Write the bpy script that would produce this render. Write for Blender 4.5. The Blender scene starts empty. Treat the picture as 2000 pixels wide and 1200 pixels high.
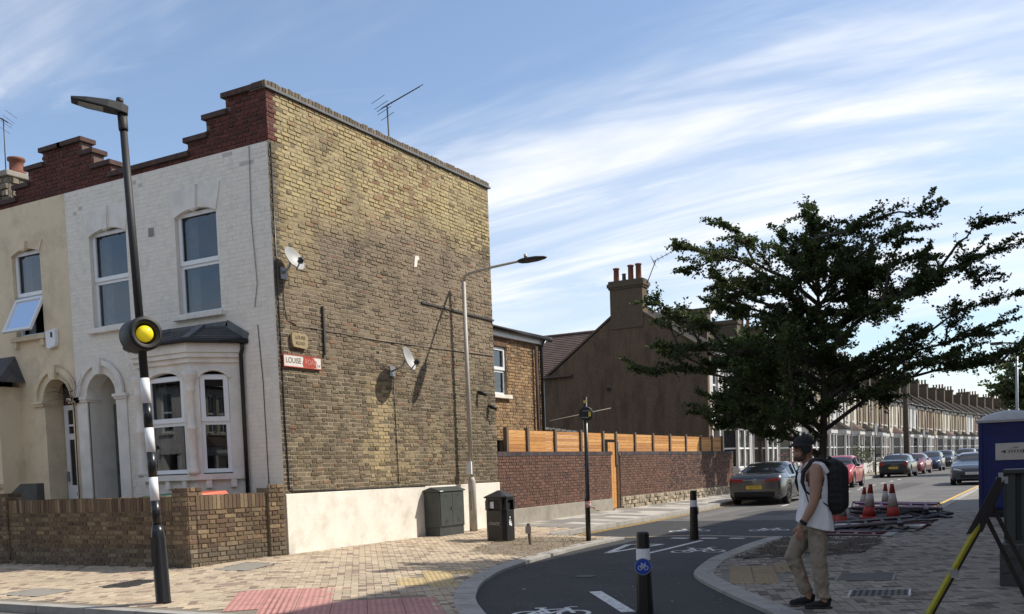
import bpy, bmesh, math, random
from mathutils import Vector, Matrix, noise
random.seed(7)
R = math.radians
SC = bpy.context.scene
COL = SC.collection

# ---------------------------------------------------------------- camera
cd = bpy.data.cameras.new('camera'); cam = bpy.data.objects.new('camera', cd); COL.objects.link(cam)
cd.sensor_width = 36.0; cd.lens = 34.56; cd.shift_y = 0.2165; cd.clip_start = 0.05; cd.clip_end = 4000
def cam_axes(yaw, pitch, roll):
    f = Vector((math.sin(yaw)*math.cos(pitch), math.cos(yaw)*math.cos(pitch), math.sin(pitch)))
    r0 = Vector((math.cos(yaw), -math.sin(yaw), 0)); u0 = r0.cross(f)
    return (r0*math.cos(roll)-u0*math.sin(roll), r0*math.sin(roll)+u0*math.cos(roll), f)
_r, _u, _f = cam_axes(R(-29.42), R(-3.4), R(2.05))
CAM = Vector((0, 0, 1.555))
cam.matrix_world = Matrix(((_r.x, _u.x, -_f.x, CAM.x), (_r.y, _u.y, -_f.y, CAM.y), (_r.z, _u.z, -_f.z, CAM.z), (0, 0, 0, 1)))
SC.camera = cam

# ---------------------------------------------------------------- sky and sun
SUN_TO = Vector((1.0, 0.73, 1.27)).normalized()
wd = bpy.data.worlds.new('World'); SC.world = wd; wd.use_nodes = True
nt = wd.node_tree; nt.nodes.clear()
def N(t, typ, **kw):
    n = t.nodes.new(typ)
    for k, v in kw.items():
        if k.startswith('i_'): n.inputs[k[2:].replace('_', ' ')].default_value = v
        else: setattr(n, k, v)
    return n
sky = N(nt, 'ShaderNodeTexSky', sky_type='NISHITA', sun_disc=False, sun_elevation=math.asin(SUN_TO.z),
        sun_rotation=math.atan2(SUN_TO.x, SUN_TO.y), altitude=30, air_density=1.0, dust_density=0.8, ozone_density=2.2)
bg = N(nt, 'ShaderNodeBackground'); bg.inputs['Strength'].default_value = 0.135
out = N(nt, 'ShaderNodeOutputWorld')
tc = N(nt, 'ShaderNodeTexCoord')
sep = N(nt, 'ShaderNodeSeparateXYZ'); nt.links.new(tc.outputs['Generated'], sep.inputs[0])
def MA(t, op, a, b=None, clamp=False):
    n = t.nodes.new('ShaderNodeMath'); n.operation = op; n.use_clamp = clamp
    for i, x in enumerate((a, b)):
        if x is None: continue
        if isinstance(x, (int, float)): n.inputs[i].default_value = x
        else: t.links.new(x, n.inputs[i])
    return n.outputs[0]
zz = MA(nt, 'ADD', MA(nt, 'MAXIMUM', sep.outputs['Z'], 0.0), 0.16)
cx = MA(nt, 'DIVIDE', sep.outputs['X'], zz); cy = MA(nt, 'DIVIDE', sep.outputs['Y'], zz)
comb = N(nt, 'ShaderNodeCombineXYZ'); nt.links.new(cx, comb.inputs[0]); nt.links.new(cy, comb.inputs[1])
def cloud(scale, rot, sx, sy, det, dist, off, lo, hi):
    mp = N(nt, 'ShaderNodeMapping'); mp.inputs['Rotation'].default_value = (0, 0, rot); mp.inputs['Scale'].default_value = (sx, sy, 1); mp.inputs['Location'].default_value = off
    nt.links.new(comb.outputs[0], mp.inputs[0])
    nz = N(nt, 'ShaderNodeTexNoise'); nz.inputs['Scale'].default_value = scale; nz.inputs['Detail'].default_value = det; nz.inputs['Roughness'].default_value = 0.58; nz.inputs['Distortion'].default_value = dist
    nt.links.new(mp.outputs[0], nz.inputs['Vector'])
    mr = N(nt, 'ShaderNodeMapRange', interpolation_type='SMOOTHSTEP'); mr.inputs['From Min'].default_value = lo; mr.inputs['From Max'].default_value = hi
    nt.links.new(nz.outputs['Fac'], mr.inputs['Value']); return mr.outputs[0]
CL_ROT = R(-22)
c1 = cloud(0.62, CL_ROT, 0.55, 1.5, 6, 0.5, (1.35, 0.55, 0), 0.39, 0.61)
c2 = cloud(2.2, CL_ROT, 0.35, 1.7, 8, 1.0, (4.1, 2.0, 0), 0.34, 0.72)
c3 = cloud(3.4, CL_ROT, 0.6, 1.3, 7, 0.7, (7.3, 3.0, 0), 0.56, 0.80)
cov = MA(nt, 'ADD', MA(nt, 'MULTIPLY', c1, MA(nt, 'ADD', MA(nt, 'MULTIPLY', c2, 0.78), 0.28)), MA(nt, 'MULTIPLY', c3, 0.30), True)
cov = MA(nt, 'ADD', MA(nt, 'MULTIPLY', cov, 0.95), 0.035, True)
mx = N(nt, 'ShaderNodeMix', data_type='RGBA'); nt.links.new(cov, mx.inputs[0]); nt.links.new(sky.outputs[0], mx.inputs[6]); mx.inputs[7].default_value = (6.1, 6.2, 6.45, 1)
nt.links.new(mx.outputs[2], bg.inputs[0]); nt.links.new(bg.outputs[0], out.inputs[0])
sl = bpy.data.lights.new('sun', 'SUN'); sl.energy = 4.2; sl.angle = R(0.53); sl.color = (1.0, 0.93, 0.82)
so = bpy.data.objects.new('sun', sl); COL.objects.link(so); so.location = (20, 15, 40)
so.rotation_euler = (-SUN_TO).to_track_quat('-Z', 'Y').to_euler()
SC.view_settings.view_transform = 'Standard'; SC.view_settings.look = 'None'; SC.view_settings.exposure = 0.38; SC.view_settings.gamma = 1.0
SC.render.engine = 'CYCLES'; SC.cycles.max_bounces = 8; SC.cycles.transparent_max_bounces = 12
SC.cycles.use_denoising = True

# ---------------------------------------------------------------- helpers
I4 = Matrix.Identity(4)
WORLD = {}
def link(o, parent=None):
    COL.objects.link(o)
    if parent is not None:
        o.parent = parent
        o.matrix_parent_inverse = WORLD.get(parent.name, I4).inverted()
    return o
def tag(o, label, cat, group=None):
    o['label'] = label; o['category'] = cat
    if group: o['group'] = group
    return o
def kind(o, k): o['kind'] = k; return o
def thing(name, label, cat, loc=(0, 0, 0), group=None):
    o = bpy.data.objects.new(name, None); o.empty_display_size = 0.2
    link(o); o.location = loc; WORLD[o.name] = Matrix.Translation(loc)
    return tag(o, label, cat, group)
def copy_tree(o, parent=None):
    c = o.copy(); COL.objects.link(c)
    if parent is not None: c.parent = parent
    for ch in list(o.children): copy_tree(ch, c)
    return c
class MB:
    def __init__(s): s.v = []; s.f = []; s.c = None; s.sm = []
    def add(s, vs, fs, smooth=False):
        b = len(s.v); s.v += [tuple(p) for p in vs]
        for f in fs: s.f.append(tuple(i+b for i in f)); s.sm.append(smooth)
        return s
    def box(s, x0, y0, z0, x1, y1, z1):
        x0, x1 = min(x0, x1), max(x0, x1); y0, y1 = min(y0, y1), max(y0, y1); z0, z1 = min(z0, z1), max(z0, z1)
        return s.add([(x0, y0, z0), (x1, y0, z0), (x1, y1, z0), (x0, y1, z0), (x0, y0, z1), (x1, y0, z1), (x1, y1, z1), (x0, y1, z1)],
                     [(0, 3, 2, 1), (4, 5, 6, 7), (0, 1, 5, 4), (1, 2, 6, 5), (2, 3, 7, 6), (3, 0, 4, 7)])
    def obox(s, o, u, v, w, a0, a1, b0, b1, c0, c1):
        o, u, v, w = Vector(o), Vector(u), Vector(v), Vector(w)
        P = lambda a, b, c: o+u*a+v*b+w*c
        fs = [(0, 3, 2, 1), (4, 5, 6, 7), (0, 1, 5, 4), (1, 2, 6, 5), (2, 3, 7, 6), (3, 0, 4, 7)]
        if u.cross(v).dot(w) < 0: fs = [tuple(reversed(f)) for f in fs]
        return s.add([P(a0, b0, c0), P(a1, b0, c0), P(a1, b1, c0), P(a0, b1, c0), P(a0, b0, c1), P(a1, b0, c1), P(a1, b1, c1), P(a0, b1, c1)], fs)
    def beam(s, p, q, w, h=None, up=(0, 0, 1)):
        p, q = Vector(p), Vector(q); h = h or w; d = q-p; L = d.length; d.normalize(); up = Vector(up)
        if abs(d.dot(up)) > .98: up = Vector((1, 0, 0))
        u = d.cross(up).normalized(); v = u.cross(d)
        return s.obox(p, d, u, v, 0, L, -w/2, w/2, -h/2, h/2)
    def tube(s, pts, rad, n=8, cap=True, smooth=True):
        pts = [Vector(p) for p in pts]
        if not isinstance(rad, (list, tuple)): rad = [rad]*len(pts)
        b = len(s.v); prev = None
        for i, p in enumerate(pts):
            d = (pts[min(i+1, len(pts)-1)]-pts[max(i-1, 0)]).normalized()
            if prev is None:
                a = Vector((0, 0, 1)) if abs(d.z) < .9 else Vector((1, 0, 0)); u = d.cross(a).normalized()
            else:
                u = (prev-d*prev.dot(d)); u = u.normalized() if u.length > 1e-6 else d.orthogonal().normalized()
            prev = u; w = d.cross(u)
            for k in range(n):
                t = 2*math.pi*k/n; q = p+(u*math.cos(t)+w*math.sin(t))*rad[i]; s.v.append(tuple(q))
        for i in range(len(pts)-1):
            for k in range(n):
                s.f.append((b+i*n+k, b+i*n+(k+1) % n, b+(i+1)*n+(k+1) % n, b+(i+1)*n+k)); s.sm.append(smooth)
        if cap:
            s.f.append(tuple(b+k for k in reversed(range(n)))); s.f.append(tuple(b+(len(pts)-1)*n+k for k in range(n))); s.sm += [False, False]
        return s
    def cyl(s, p, q, r0, r1=None, n=16): return s.tube([p, q], [r0, r0 if r1 is None else r1], n)
    def lathe(s, c, prof, n=20, smooth=True, axis=(0, 0, 1), flip=False):
        c = Vector(c); a = Vector(axis).normalized(); u = a.orthogonal().normalized(); w = a.cross(u)
        b = len(s.v)
        for r, h in prof:
            for k in range(n):
                t = 2*math.pi*k/n; s.v.append(tuple(c+a*h+(u*math.cos(t)+w*math.sin(t))*r))
        for i in range(len(prof)-1):
            for k in range(n):
                s.f.append((b+i*n+k, b+i*n+(k+1) % n, b+(i+1)*n+(k+1) % n, b+(i+1)*n+k)); s.sm.append(smooth)
        s.f.append(tuple(b+k for k in reversed(range(n)))); s.f.append(tuple(b+(len(prof)-1)*n+k for k in range(n))); s.sm += [False, False]
        return s
    def prism(s, poly, o=(0, 0, 0), u=(1, 0, 0), v=(0, 0, 1), w=(0, 1, 0), d0=0.0, d1=0.1):
        o, u, v, w = Vector(o), Vector(u), Vector(v), Vector(w); n = len(poly)
        area = sum(poly[i][0]*poly[(i+1) % n][1]-poly[(i+1) % n][0]*poly[i][1] for i in range(n))
        pl = list(poly) if area > 0 else list(reversed(poly))
        if u.cross(v).dot(w) > 0: pl = pl
        vs = [o+u*a+v*b+w*d0 for a, b in pl]+[o+u*a+v*b+w*d1 for a, b in pl]
        fs = [tuple(reversed(range(n))), tuple(range(n, 2*n))]+[(i, (i+1) % n, n+(i+1) % n, n+i) for i in range(n)]
        if (u.cross(v).dot(w) > 0) != (d1 > d0): fs = [tuple(reversed(f)) for f in fs]
        return s.add(vs, fs)
    def quad(s, a, b, c, d): return s.add([a, b, c, d], [(0, 1, 2, 3)])
    def sphere(s, c, r, n=16, m=10, sc=(1, 1, 1)):
        c = Vector(c); b = len(s.v)
        for i in range(m+1):
            t = math.pi*i/m
            for k in range(n):
                p = 2*math.pi*k/n; s.v.append((c.x+r*sc[0]*math.sin(t)*math.cos(p), c.y+r*sc[1]*math.sin(t)*math.sin(p), c.z-r*sc[2]*math.cos(t)))
        for i in range(m):
            for k in range(n): s.f.append((b+i*n+k, b+i*n+(k+1) % n, b+(i+1)*n+(k+1) % n, b+(i+1)*n+k)); s.sm.append(True)
        return s
    def mesh(s, name, mat, cols=None, weld=False):
        me = bpy.data.meshes.new(name); me.from_pydata(s.v, [], s.f)
        if any(s.sm): me.polygons.foreach_set('use_smooth', s.sm)
        if weld:
            bm = bmesh.new(); bm.from_mesh(me); bmesh.ops.remove_doubles(bm, verts=bm.verts, dist=1e-4); bm.to_mesh(me); bm.free()
        if cols is not None:
            at = me.color_attributes.new('Col', 'FLOAT_COLOR', 'POINT')
            at.data.foreach_set('color', [x for c in cols for x in (c[0], c[1], c[2], 1.0)])
        if mat is not None: me.materials.append(mat)
        me.update(); return me
    def build(s, name, mat, parent=None, cols=None, weld=False, bevel=0, subsurf=0, knd=None):
        o = bpy.data.objects.new(name, s.mesh(name, mat, cols, weld)); link(o, parent)
        if bevel:
            m = o.modifiers.new('bevel', 'BEVEL'); m.width = bevel; m.segments = 2; m.limit_method = 'ANGLE'; m.angle_limit = R(40); m.harden_normals = False
        if subsurf:
            m = o.modifiers.new('sub', 'SUBSURF'); m.levels = m.render_levels = subsurf
        if knd: o['kind'] = knd
        return o
def box(name, mat, parent, x0, y0, z0, x1, y1, z1, bevel=0): return MB().box(x0, y0, z0, x1, y1, z1).build(name, mat, parent, bevel=bevel)
def clamp(x, a=0.0, b=1.0): return max(a, min(b, x))
def sst(a, b, x): t = clamp((x-a)/(b-a)); return t*t*(3-2*t)
def lin(r, g, b):
    f = lambda c: c/12.92 if c <= .04045 else ((c+.055)/1.055)**2.4
    return (f(r/255), f(g/255), f(b/255))
def mixc(a, b, t): return tuple(a[i]*(1-t)+b[i]*t for i in range(3))
def fbm(x, y, z=0.0, o=4):
    s = 0; a = .5
    for i in range(o): s += a*noise.noise((x, y, z+i*7.3)); x *= 2.03; y *= 2.03; a *= .5
    return s

# ---------------------------------------------------------------- materials
MATS = {}
def mat(name, c, c2=None, sc=6.0, rough=0.8, bump=0.0, bsc=60.0, metal=0.0, spec=0.5, attr=False, lo=.35, hi=.65, coat=0.0, fine=0.12, stretch=(1, 1, 1), emit=None, c3=None, sc3=0.7, amt3=0.5, objspace=False):
    m = bpy.data.materials.new(name); m.use_nodes = True; t = m.node_tree; b = t.nodes['Principled BSDF']
    b.inputs['Roughness'].default_value = rough; b.inputs['Metallic'].default_value = metal
    b.inputs['Specular IOR Level'].default_value = spec
    if coat: b.inputs['Coat Weight'].default_value = coat; b.inputs['Coat Roughness'].default_value = 0.04
    if objspace: pos = N(t, 'ShaderNodeTexCoord').outputs['Object']
    else: pos = N(t, 'ShaderNodeNewGeometry').outputs['Position']
    if stretch != (1, 1, 1):
        mp = N(t, 'ShaderNodeMapping'); mp.inputs['Scale'].default_value = stretch; t.links.new(pos, mp.inputs[0]); pos = mp.outputs[0]
    def nz(scale, det=4, ro=.6):
        n = N(t, 'ShaderNodeTexNoise'); n.inputs['Scale'].default_value = scale; n.inputs['Detail'].default_value = det; n.inputs['Roughness'].default_value = ro
        t.links.new(pos, n.inputs['Vector']); return n.outputs['Fac']
    def rng(v, a, bb, c=0., d=1.):
        n = N(t, 'ShaderNodeMapRange'); n.inputs[1].default_value = a; n.inputs[2].default_value = bb; n.inputs[3].default_value = c; n.inputs[4].default_value = d
        t.links.new(v, n.inputs[0]); return n.outputs[0]
    def mix(f, a, bb, bt='MIX'):
        n = N(t, 'ShaderNodeMix', data_type='RGBA', blend_type=bt)
        for i, x in ((0, f), (6, a), (7, bb)):
            if isinstance(x, (int, float)): n.inputs[i].default_value = x
            elif isinstance(x, tuple): n.inputs[i].default_value = (*x[:3], 1)
            else: t.links.new(x, n.inputs[i])
        return n.outputs[2]
    if attr:
        a = N(t, 'ShaderNodeAttribute', attribute_name='Col'); base = a.outputs['Color']
        if c2 is not None: base = mix(rng(nz(sc), lo, hi, 0, .8), base, c2)
    elif c2 is not None: base = mix(rng(nz(sc), lo, hi), c, c2)
    else: base = None
    if c3 is not None: base = mix(rng(nz(sc3, 5, .65), .48, .66, 0, amt3), base if base is not None else c, c3)
    if fine:
        v = rng(nz(bsc, 3, .7), .25, .75, 1-fine, 1+fine)
        cc = N(t, 'ShaderNodeCombineColor')
        for i in range(3): t.links.new(v, cc.inputs[i])
        base = mix(1.0, base if base is not None else c, cc.outputs[0], 'MULTIPLY')
    if base is None: b.inputs['Base Color'].default_value = (*c, 1)
    else: t.links.new(base, b.inputs['Base Color'])
    if bump:
        bn = N(t, 'ShaderNodeBump'); bn.inputs['Strength'].default_value = bump; bn.inputs['Distance'].default_value = 0.012
        t.links.new(nz(bsc, 5, .65), bn.inputs['Height']); t.links.new(bn.outputs[0], b.inputs['Normal'])
    if emit: b.inputs['Emission Color'].default_value = (*emit[:3], 1); b.inputs['Emission Strength'].default_value = emit[3]
    MATS[name] = m; return m
def glass_mat(name, tint, refl=0.08, rough=.01):
    m = bpy.data.materials.new(name); m.use_nodes = True; t = m.node_tree; t.nodes.clear()
    o = N(t, 'ShaderNodeOutputMaterial'); tr = N(t, 'ShaderNodeBsdfTransparent'); tr.inputs[0].default_value = (*tint, 1)
    gl = N(t, 'ShaderNodeBsdfGlossy'); gl.inputs['Roughness'].default_value = rough; gl.inputs[0].default_value = (.95, .97, 1, 1)
    fr = N(t, 'ShaderNodeFresnel'); fr.inputs[0].default_value = 1.5
    ms = N(t, 'ShaderNodeMixShader'); t.links.new(MA(t, 'ADD', MA(t, 'MULTIPLY', fr.outputs[0], 1.3), refl, True), ms.inputs[0])
    t.links.new(tr.outputs[0], ms.inputs[1]); t.links.new(gl.outputs[0], ms.inputs[2]); t.links.new(ms.outputs[0], o.inputs[0]); return m

m_asphalt = mat('asphalt_new', (.022, .0225, .025), (.037, .0365, .037), sc=14, rough=.82, bump=.45, bsc=150, fine=.35, c3=(.05, .048, .046), sc3=1.3, amt3=.55)
m_asphalt_old = mat('asphalt_old', (.098, .095, .09), (.13, .125, .118), sc=.8, rough=.9, bump=.3, bsc=120, fine=.2, c3=(.085, .083, .082), sc3=.6, amt3=.8)
m_kerb = mat('kerb_concrete', (.30, .285, .26), (.38, .365, .335), sc=5, rough=.9, bump=.25, bsc=140, c3=(.2, .185, .165), sc3=2.2, amt3=.45)
m_paint_w = mat('road_paint_white', (.74, .74, .72), (.62, .62, .6), sc=9, rough=.7, fine=.15, bsc=90, c3=(.16, .16, .16), sc3=20, amt3=.7)
m_paint_y = mat('road_paint_yellow', (.68, .43, .09), (.58, .38, .1), sc=9, rough=.75, fine=.15, bsc=90, c3=(.25, .2, .12), sc3=12, amt3=.45)
m_block = mat('paving_block', None, None, attr=True, rough=.88, bump=.3, bsc=190, fine=.18, c3=(.20, .16, .12), sc3=1.1, amt3=.42)
m_bed = mat('paving_bed', (.17, .145, .11), (.23, .2, .155), sc=30, rough=.95, bump=.3)
m_soil = mat('soil', (.17, .135, .09), (.25, .20, .14), sc=26, rough=1, bump=.9, bsc=70, fine=.35)
m_soil_dark = mat('soil_dark', (.055, .042, .03), (.095, .075, .055), sc=22, rough=1, bump=.9, bsc=70, fine=.35)  # same soil in a darker brown, for the right planting bed
m_brick = mat('stock_brick', None, None, attr=True, rough=.93, bump=.7, bsc=48, fine=.32, c3=(.085, .066, .045), sc3=1.3, amt3=.5)
m_brick_red = mat('red_brick', None, None, attr=True, rough=.9, bump=.4, bsc=60, fine=.18)
m_mortar_dark = mat('mortar_dark', (.085, .068, .045), (.13, .105, .07), sc=9, rough=1, bump=.5)
m_mortar = mat('mortar_light', (.36, .30, .21), (.27, .22, .15), sc=6, rough=1, bump=.5, c3=(.1, .08, .055), sc3=1.1, amt3=.6)
m_mortar_grey = mat('mortar_grey', (.26, .22, .18), (.19, .16, .13), sc=8, rough=1, bump=.4)
m_render_w = mat('white_render', (.80, .76, .68), (.72, .68, .6), sc=2.5, rough=.85, bump=.35, bsc=28, fine=.06, c3=(.46, .41, .33), sc3=2.2, amt3=.5)
m_white = mat('white_paint', (.80, .755, .685), (.73, .685, .615), sc=3, rough=.75, bump=.15, bsc=50, fine=.05, c3=(.48, .45, .40), sc3=3.0, amt3=.25)
m_white_brick = mat('white_painted_brick', None, None, attr=True, rough=.75, bump=.3, bsc=45, fine=.06, c3=(.45, .43, .40), sc3=5, amt3=.3)
m_white_joint = mat('white_painted_joint', (.77, .715, .625), (.71, .655, .565), sc=7, rough=.85, fine=.08)
m_cream = mat('cream_paint', (.75, .62, .43), (.69, .57, .395), sc=2, rough=.8, bump=.15, bsc=40, fine=.05, c3=(.36, .30, .2), sc3=1.8, amt3=.4)
m_upvc = mat('white_upvc', (.78, .79, .80), rough=.35, fine=0)
m_glass = glass_mat('window_glass', (.60, .62, .63), .035)
m_room = mat('dark_room', (.045, .045, .047), (.07, .068, .065), sc=2, rough=.95, fine=0)
m_curtain = mat('curtain_cloth', (.36, .355, .34), (.28, .275, .265), sc=8, rough=.9)
m_slate = mat('slate', (.055, .053, .055), (.085, .08, .078), sc=5, rough=.8, bump=.3, c3=(.13, .115, .095), sc3=2.6, amt3=.5)
m_tile = mat('clay_tile', (.085, .05, .041), (.065, .042, .036), sc=5, rough=.9, bump=.3, c3=(.15, .1, .075), sc3=2, amt3=.4)
m_black = mat('black_paint', (.012, .012, .013), rough=.32, fine=0, spec=.5)
m_blackmatt = mat('black_plastic', (.014, .014, .015), rough=.6, fine=0)
m_pole = mat('pale_grey_paint', (.46, .43, .38), (.40, .375, .33), sc=6, rough=.55, fine=.08, c3=(.26, .22, .18), sc3=5, amt3=.35)
m_steel = mat('galvanised_steel', (.38, .39, .40), (.30, .31, .32), sc=9, rough=.45, metal=.7, fine=.06)
m_wood = mat('cedar_board', (.62, .31, .095), (.47, .215, .06), sc=3, rough=.7, stretch=(6, 1, 14), bump=.15, bsc=20, fine=.1)
m_woods = [m_wood, mat('cedar_board_dark', (.50, .235, .07), (.40, .175, .05), sc=3, rough=.75, stretch=(6, 1, 14), bump=.15, bsc=20, fine=.12, c3=(.2, .085, .03), sc3=5, amt3=.5), mat('cedar_board_pale', (.68, .38, .14), (.55, .28, .09), sc=3, rough=.75, stretch=(6, 1, 14), bump=.15, bsc=20, fine=.12, c3=(.3, .13, .04), sc3=6, amt3=.5)]
m_post = mat('weathered_timber', (.115, .085, .06), (.16, .12, .085), sc=4, rough=.85, stretch=(5, 5, 1))
m_brown = mat('brown_roughcast', (.112, .073, .046), (.138, .093, .060), sc=3.5, rough=1, bump=1.0, bsc=30, fine=.28, c3=(.066, .045, .031), sc3=2.2, amt3=.7, stretch=(1, 1, .28))
m_concrete = mat('concrete', (.27, .245, .205), (.33, .30, .255), sc=4, rough=.95, bump=.3, c3=(.18, .165, .135), sc3=1.7, amt3=.5)
m_stone = mat('rubble_stone', None, None, attr=True, rough=.95, bump=.5, bsc=50, fine=.2)
m_terracotta = mat('terracotta', (.21, .075, .045), (.15, .058, .04), sc=8, rough=.85)
m_green_cab = mat('cabinet_green', (.034, .042, .038), (.045, .053, .047), sc=7, rough=.55, bump=.08, fine=.1, c3=(.08, .08, .072), sc3=3.0, amt3=.3)
m_iron = mat('cast_iron', (.05, .046, .042), (.075, .07, .062), sc=14, rough=.6, metal=.3, bump=.3)
m_lead = mat('lead_flashing', (.10, .105, .11), (.15, .155, .16), sc=6, rough=.6)
m_tyre = mat('tyre_rubber', (.012, .012, .012), rough=.8, fine=0)
m_rim = mat('alloy_rim', (.42, .43, .45), rough=.3, metal=.8, fine=0)
m_rim_dark = mat('dark_alloy_rim', (.05, .05, .055), rough=.35, metal=.6, fine=0)
m_carglass = mat('car_glass', (.012, .014, .016), rough=.03, fine=0, spec=.8)
m_redlamp = mat('tail_lamp', (.26, .012, .012), rough=.15, fine=0)
m_headlamp = mat('head_lamp', (.55, .57, .6), rough=.08, metal=.4, fine=0)
m_plate_y = mat('plate_yellow', (.62, .42, .03), rough=.5, fine=0)
m_plate_w = mat('plate_white', (.62, .62, .6), rough=.5, fine=0)
m_bark = mat('bark', (.052, .043, .034), (.085, .072, .058), sc=14, rough=1, bump=.7, bsc=40, stretch=(1, 1, .25))
def leaf_mat(name, a, b):
    m = bpy.data.materials.new(name); m.use_nodes = True; t = m.node_tree; t.nodes.clear()
    o = N(t, 'ShaderNodeOutputMaterial'); at = N(t, 'ShaderNodeAttribute', attribute_name='Col')
    d = N(t, 'ShaderNodeBsdfPrincipled'); d.inputs['Roughness'].default_value = .55; d.inputs['Specular IOR Level'].default_value = .35
    tl = N(t, 'ShaderNodeBsdfTranslucent'); ms = N(t, 'ShaderNodeMixShader'); ms.inputs[0].default_value = .38
    t.links.new(at.outputs['Color'], d.inputs['Base Color']); t.links.new(at.outputs['Color'], tl.inputs[0])
    t.links.new(d.outputs[0], ms.inputs[1]); t.links.new(tl.outputs[0], ms.inputs[2]); t.links.new(ms.outputs[0], o.inputs[0]); return m
m_leaf = leaf_mat('leaf', None, None)

# ---------------------------------------------------------------- ground heights
def zr(y): return .062+.02*sst(12, 22, y)+.005*max(0, y-22)-.0025*max(0, y-100)
def zl(x, y): return .10+.15*min(clamp((y-7.7)/4.5), clamp((-x-7.3)/4.2))+.005*max(0, y-22)-.0025*max(0, y-100)
def zp(y): return .10+.07*sst(14, 24, y)+.005*max(0, y-22)-.0025*max(0, y-100)
def inpoly(x, y, poly):
    c = False; n = len(poly); j = n-1
    for i in range(n):
        xi, yi = poly[i]; xj, yj = poly[j]
        if (yi > y) != (yj > y) and x < (xj-xi)*(y-yi)/(yj-yi)+xi: c = not c
        j = i
    return c
def pdist(x, y, pl, closed=False):
    best = 1e9; n = len(pl)
    for i in range(n if closed else n-1):
        ax, ay = pl[i]; bx, by = pl[(i+1) % n]; dx, dy = bx-ax, by-ay
        t = clamp(((x-ax)*dx+(y-ay)*dy)/(dx*dx+dy*dy+1e-9)); best = min(best, math.hypot(x-ax-dx*t, y-ay-dy*t))
    return best
def smooth_line(pts, sub=4):
    out_ = []
    for i in range(len(pts)-1):
        p0 = pts[max(i-1, 0)]; p1 = pts[i]; p2 = pts[i+1]; p3 = pts[min(i+2, len(pts)-1)]
        for k in range(sub):
            t = k/sub; t2 = t*t; t3 = t2*t
            out_.append(tuple(.5*(2*p1[j]+(-p0[j]+p2[j])*t+(2*p0[j]-5*p1[j]+4*p2[j]-p3[j])*t2+(-p0[j]+3*p1[j]-3*p2[j]+p3[j])*t3) for j in (0, 1)))
    out_.append(pts[-1]); return out_
def fill_poly(poly, zf, sub=0.0, off=0.0):
    bm = bmesh.new(); vs = [bm.verts.new((x, y, 0)) for x, y in poly]; f = bm.faces.new(vs)
    bmesh.ops.triangulate(bm, faces=[f])
    if sub:
        for it in range(7):
            es = [e for e in bm.edges if e.calc_length() > sub]
            if not es: break
            bmesh.ops.subdivide_edges(bm, edges=es, cuts=1); bmesh.ops.triangulate(bm, faces=bm.faces[:])
    for v in bm.verts: v.co.z = zf(v.co.x, v.co.y)+off
    bmesh.ops.recalc_face_normals(bm, faces=bm.faces[:])
    if sum(f.normal.z*f.calc_area() for f in bm.faces) < 0: bmesh.ops.reverse_faces(bm, faces=bm.faces[:])
    m = MB(); m.v = [tuple(v.co) for v in bm.verts]; bm.verts.index_update(); m.f = [tuple(v.index for v in f.verts) for f in bm.faces]; m.sm = [False]*len(m.f); bm.free(); return m
def ribbon(pts, w0, w1, zf, off=0.0, th=None):
    """strip along pts between lateral offsets w0..w1 (left of travel positive)"""
    m = MB(); n = len(pts); L = []; Rr = []
    for i in range(n):
        a = pts[max(i-1, 0)]; b = pts[min(i+1, n-1)]; dx, dy = b[0]-a[0], b[1]-a[1]; l = math.hypot(dx, dy); nx, ny = -dy/l, dx/l
        x, y = pts[i]; L.append((x+nx*w1, y+ny*w1)); Rr.append((x+nx*w0, y+ny*w0))
    for i in range(n-1):
        q = [Rr[i], Rr[i+1], L[i+1], L[i]]; top = [(x, y, zf(x, y)+off) for x, y in q]
        if th is None: m.add(top, [(0, 1, 2, 3)])
        else:
            bot = [(x, y, z-th) for x, y, z in top]; m.add(top+bot, [(0, 1, 2, 3), (4, 5, 1, 0), (5, 6, 2, 1), (6, 7, 3, 2), (7, 4, 0, 3)])
    return m
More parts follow.
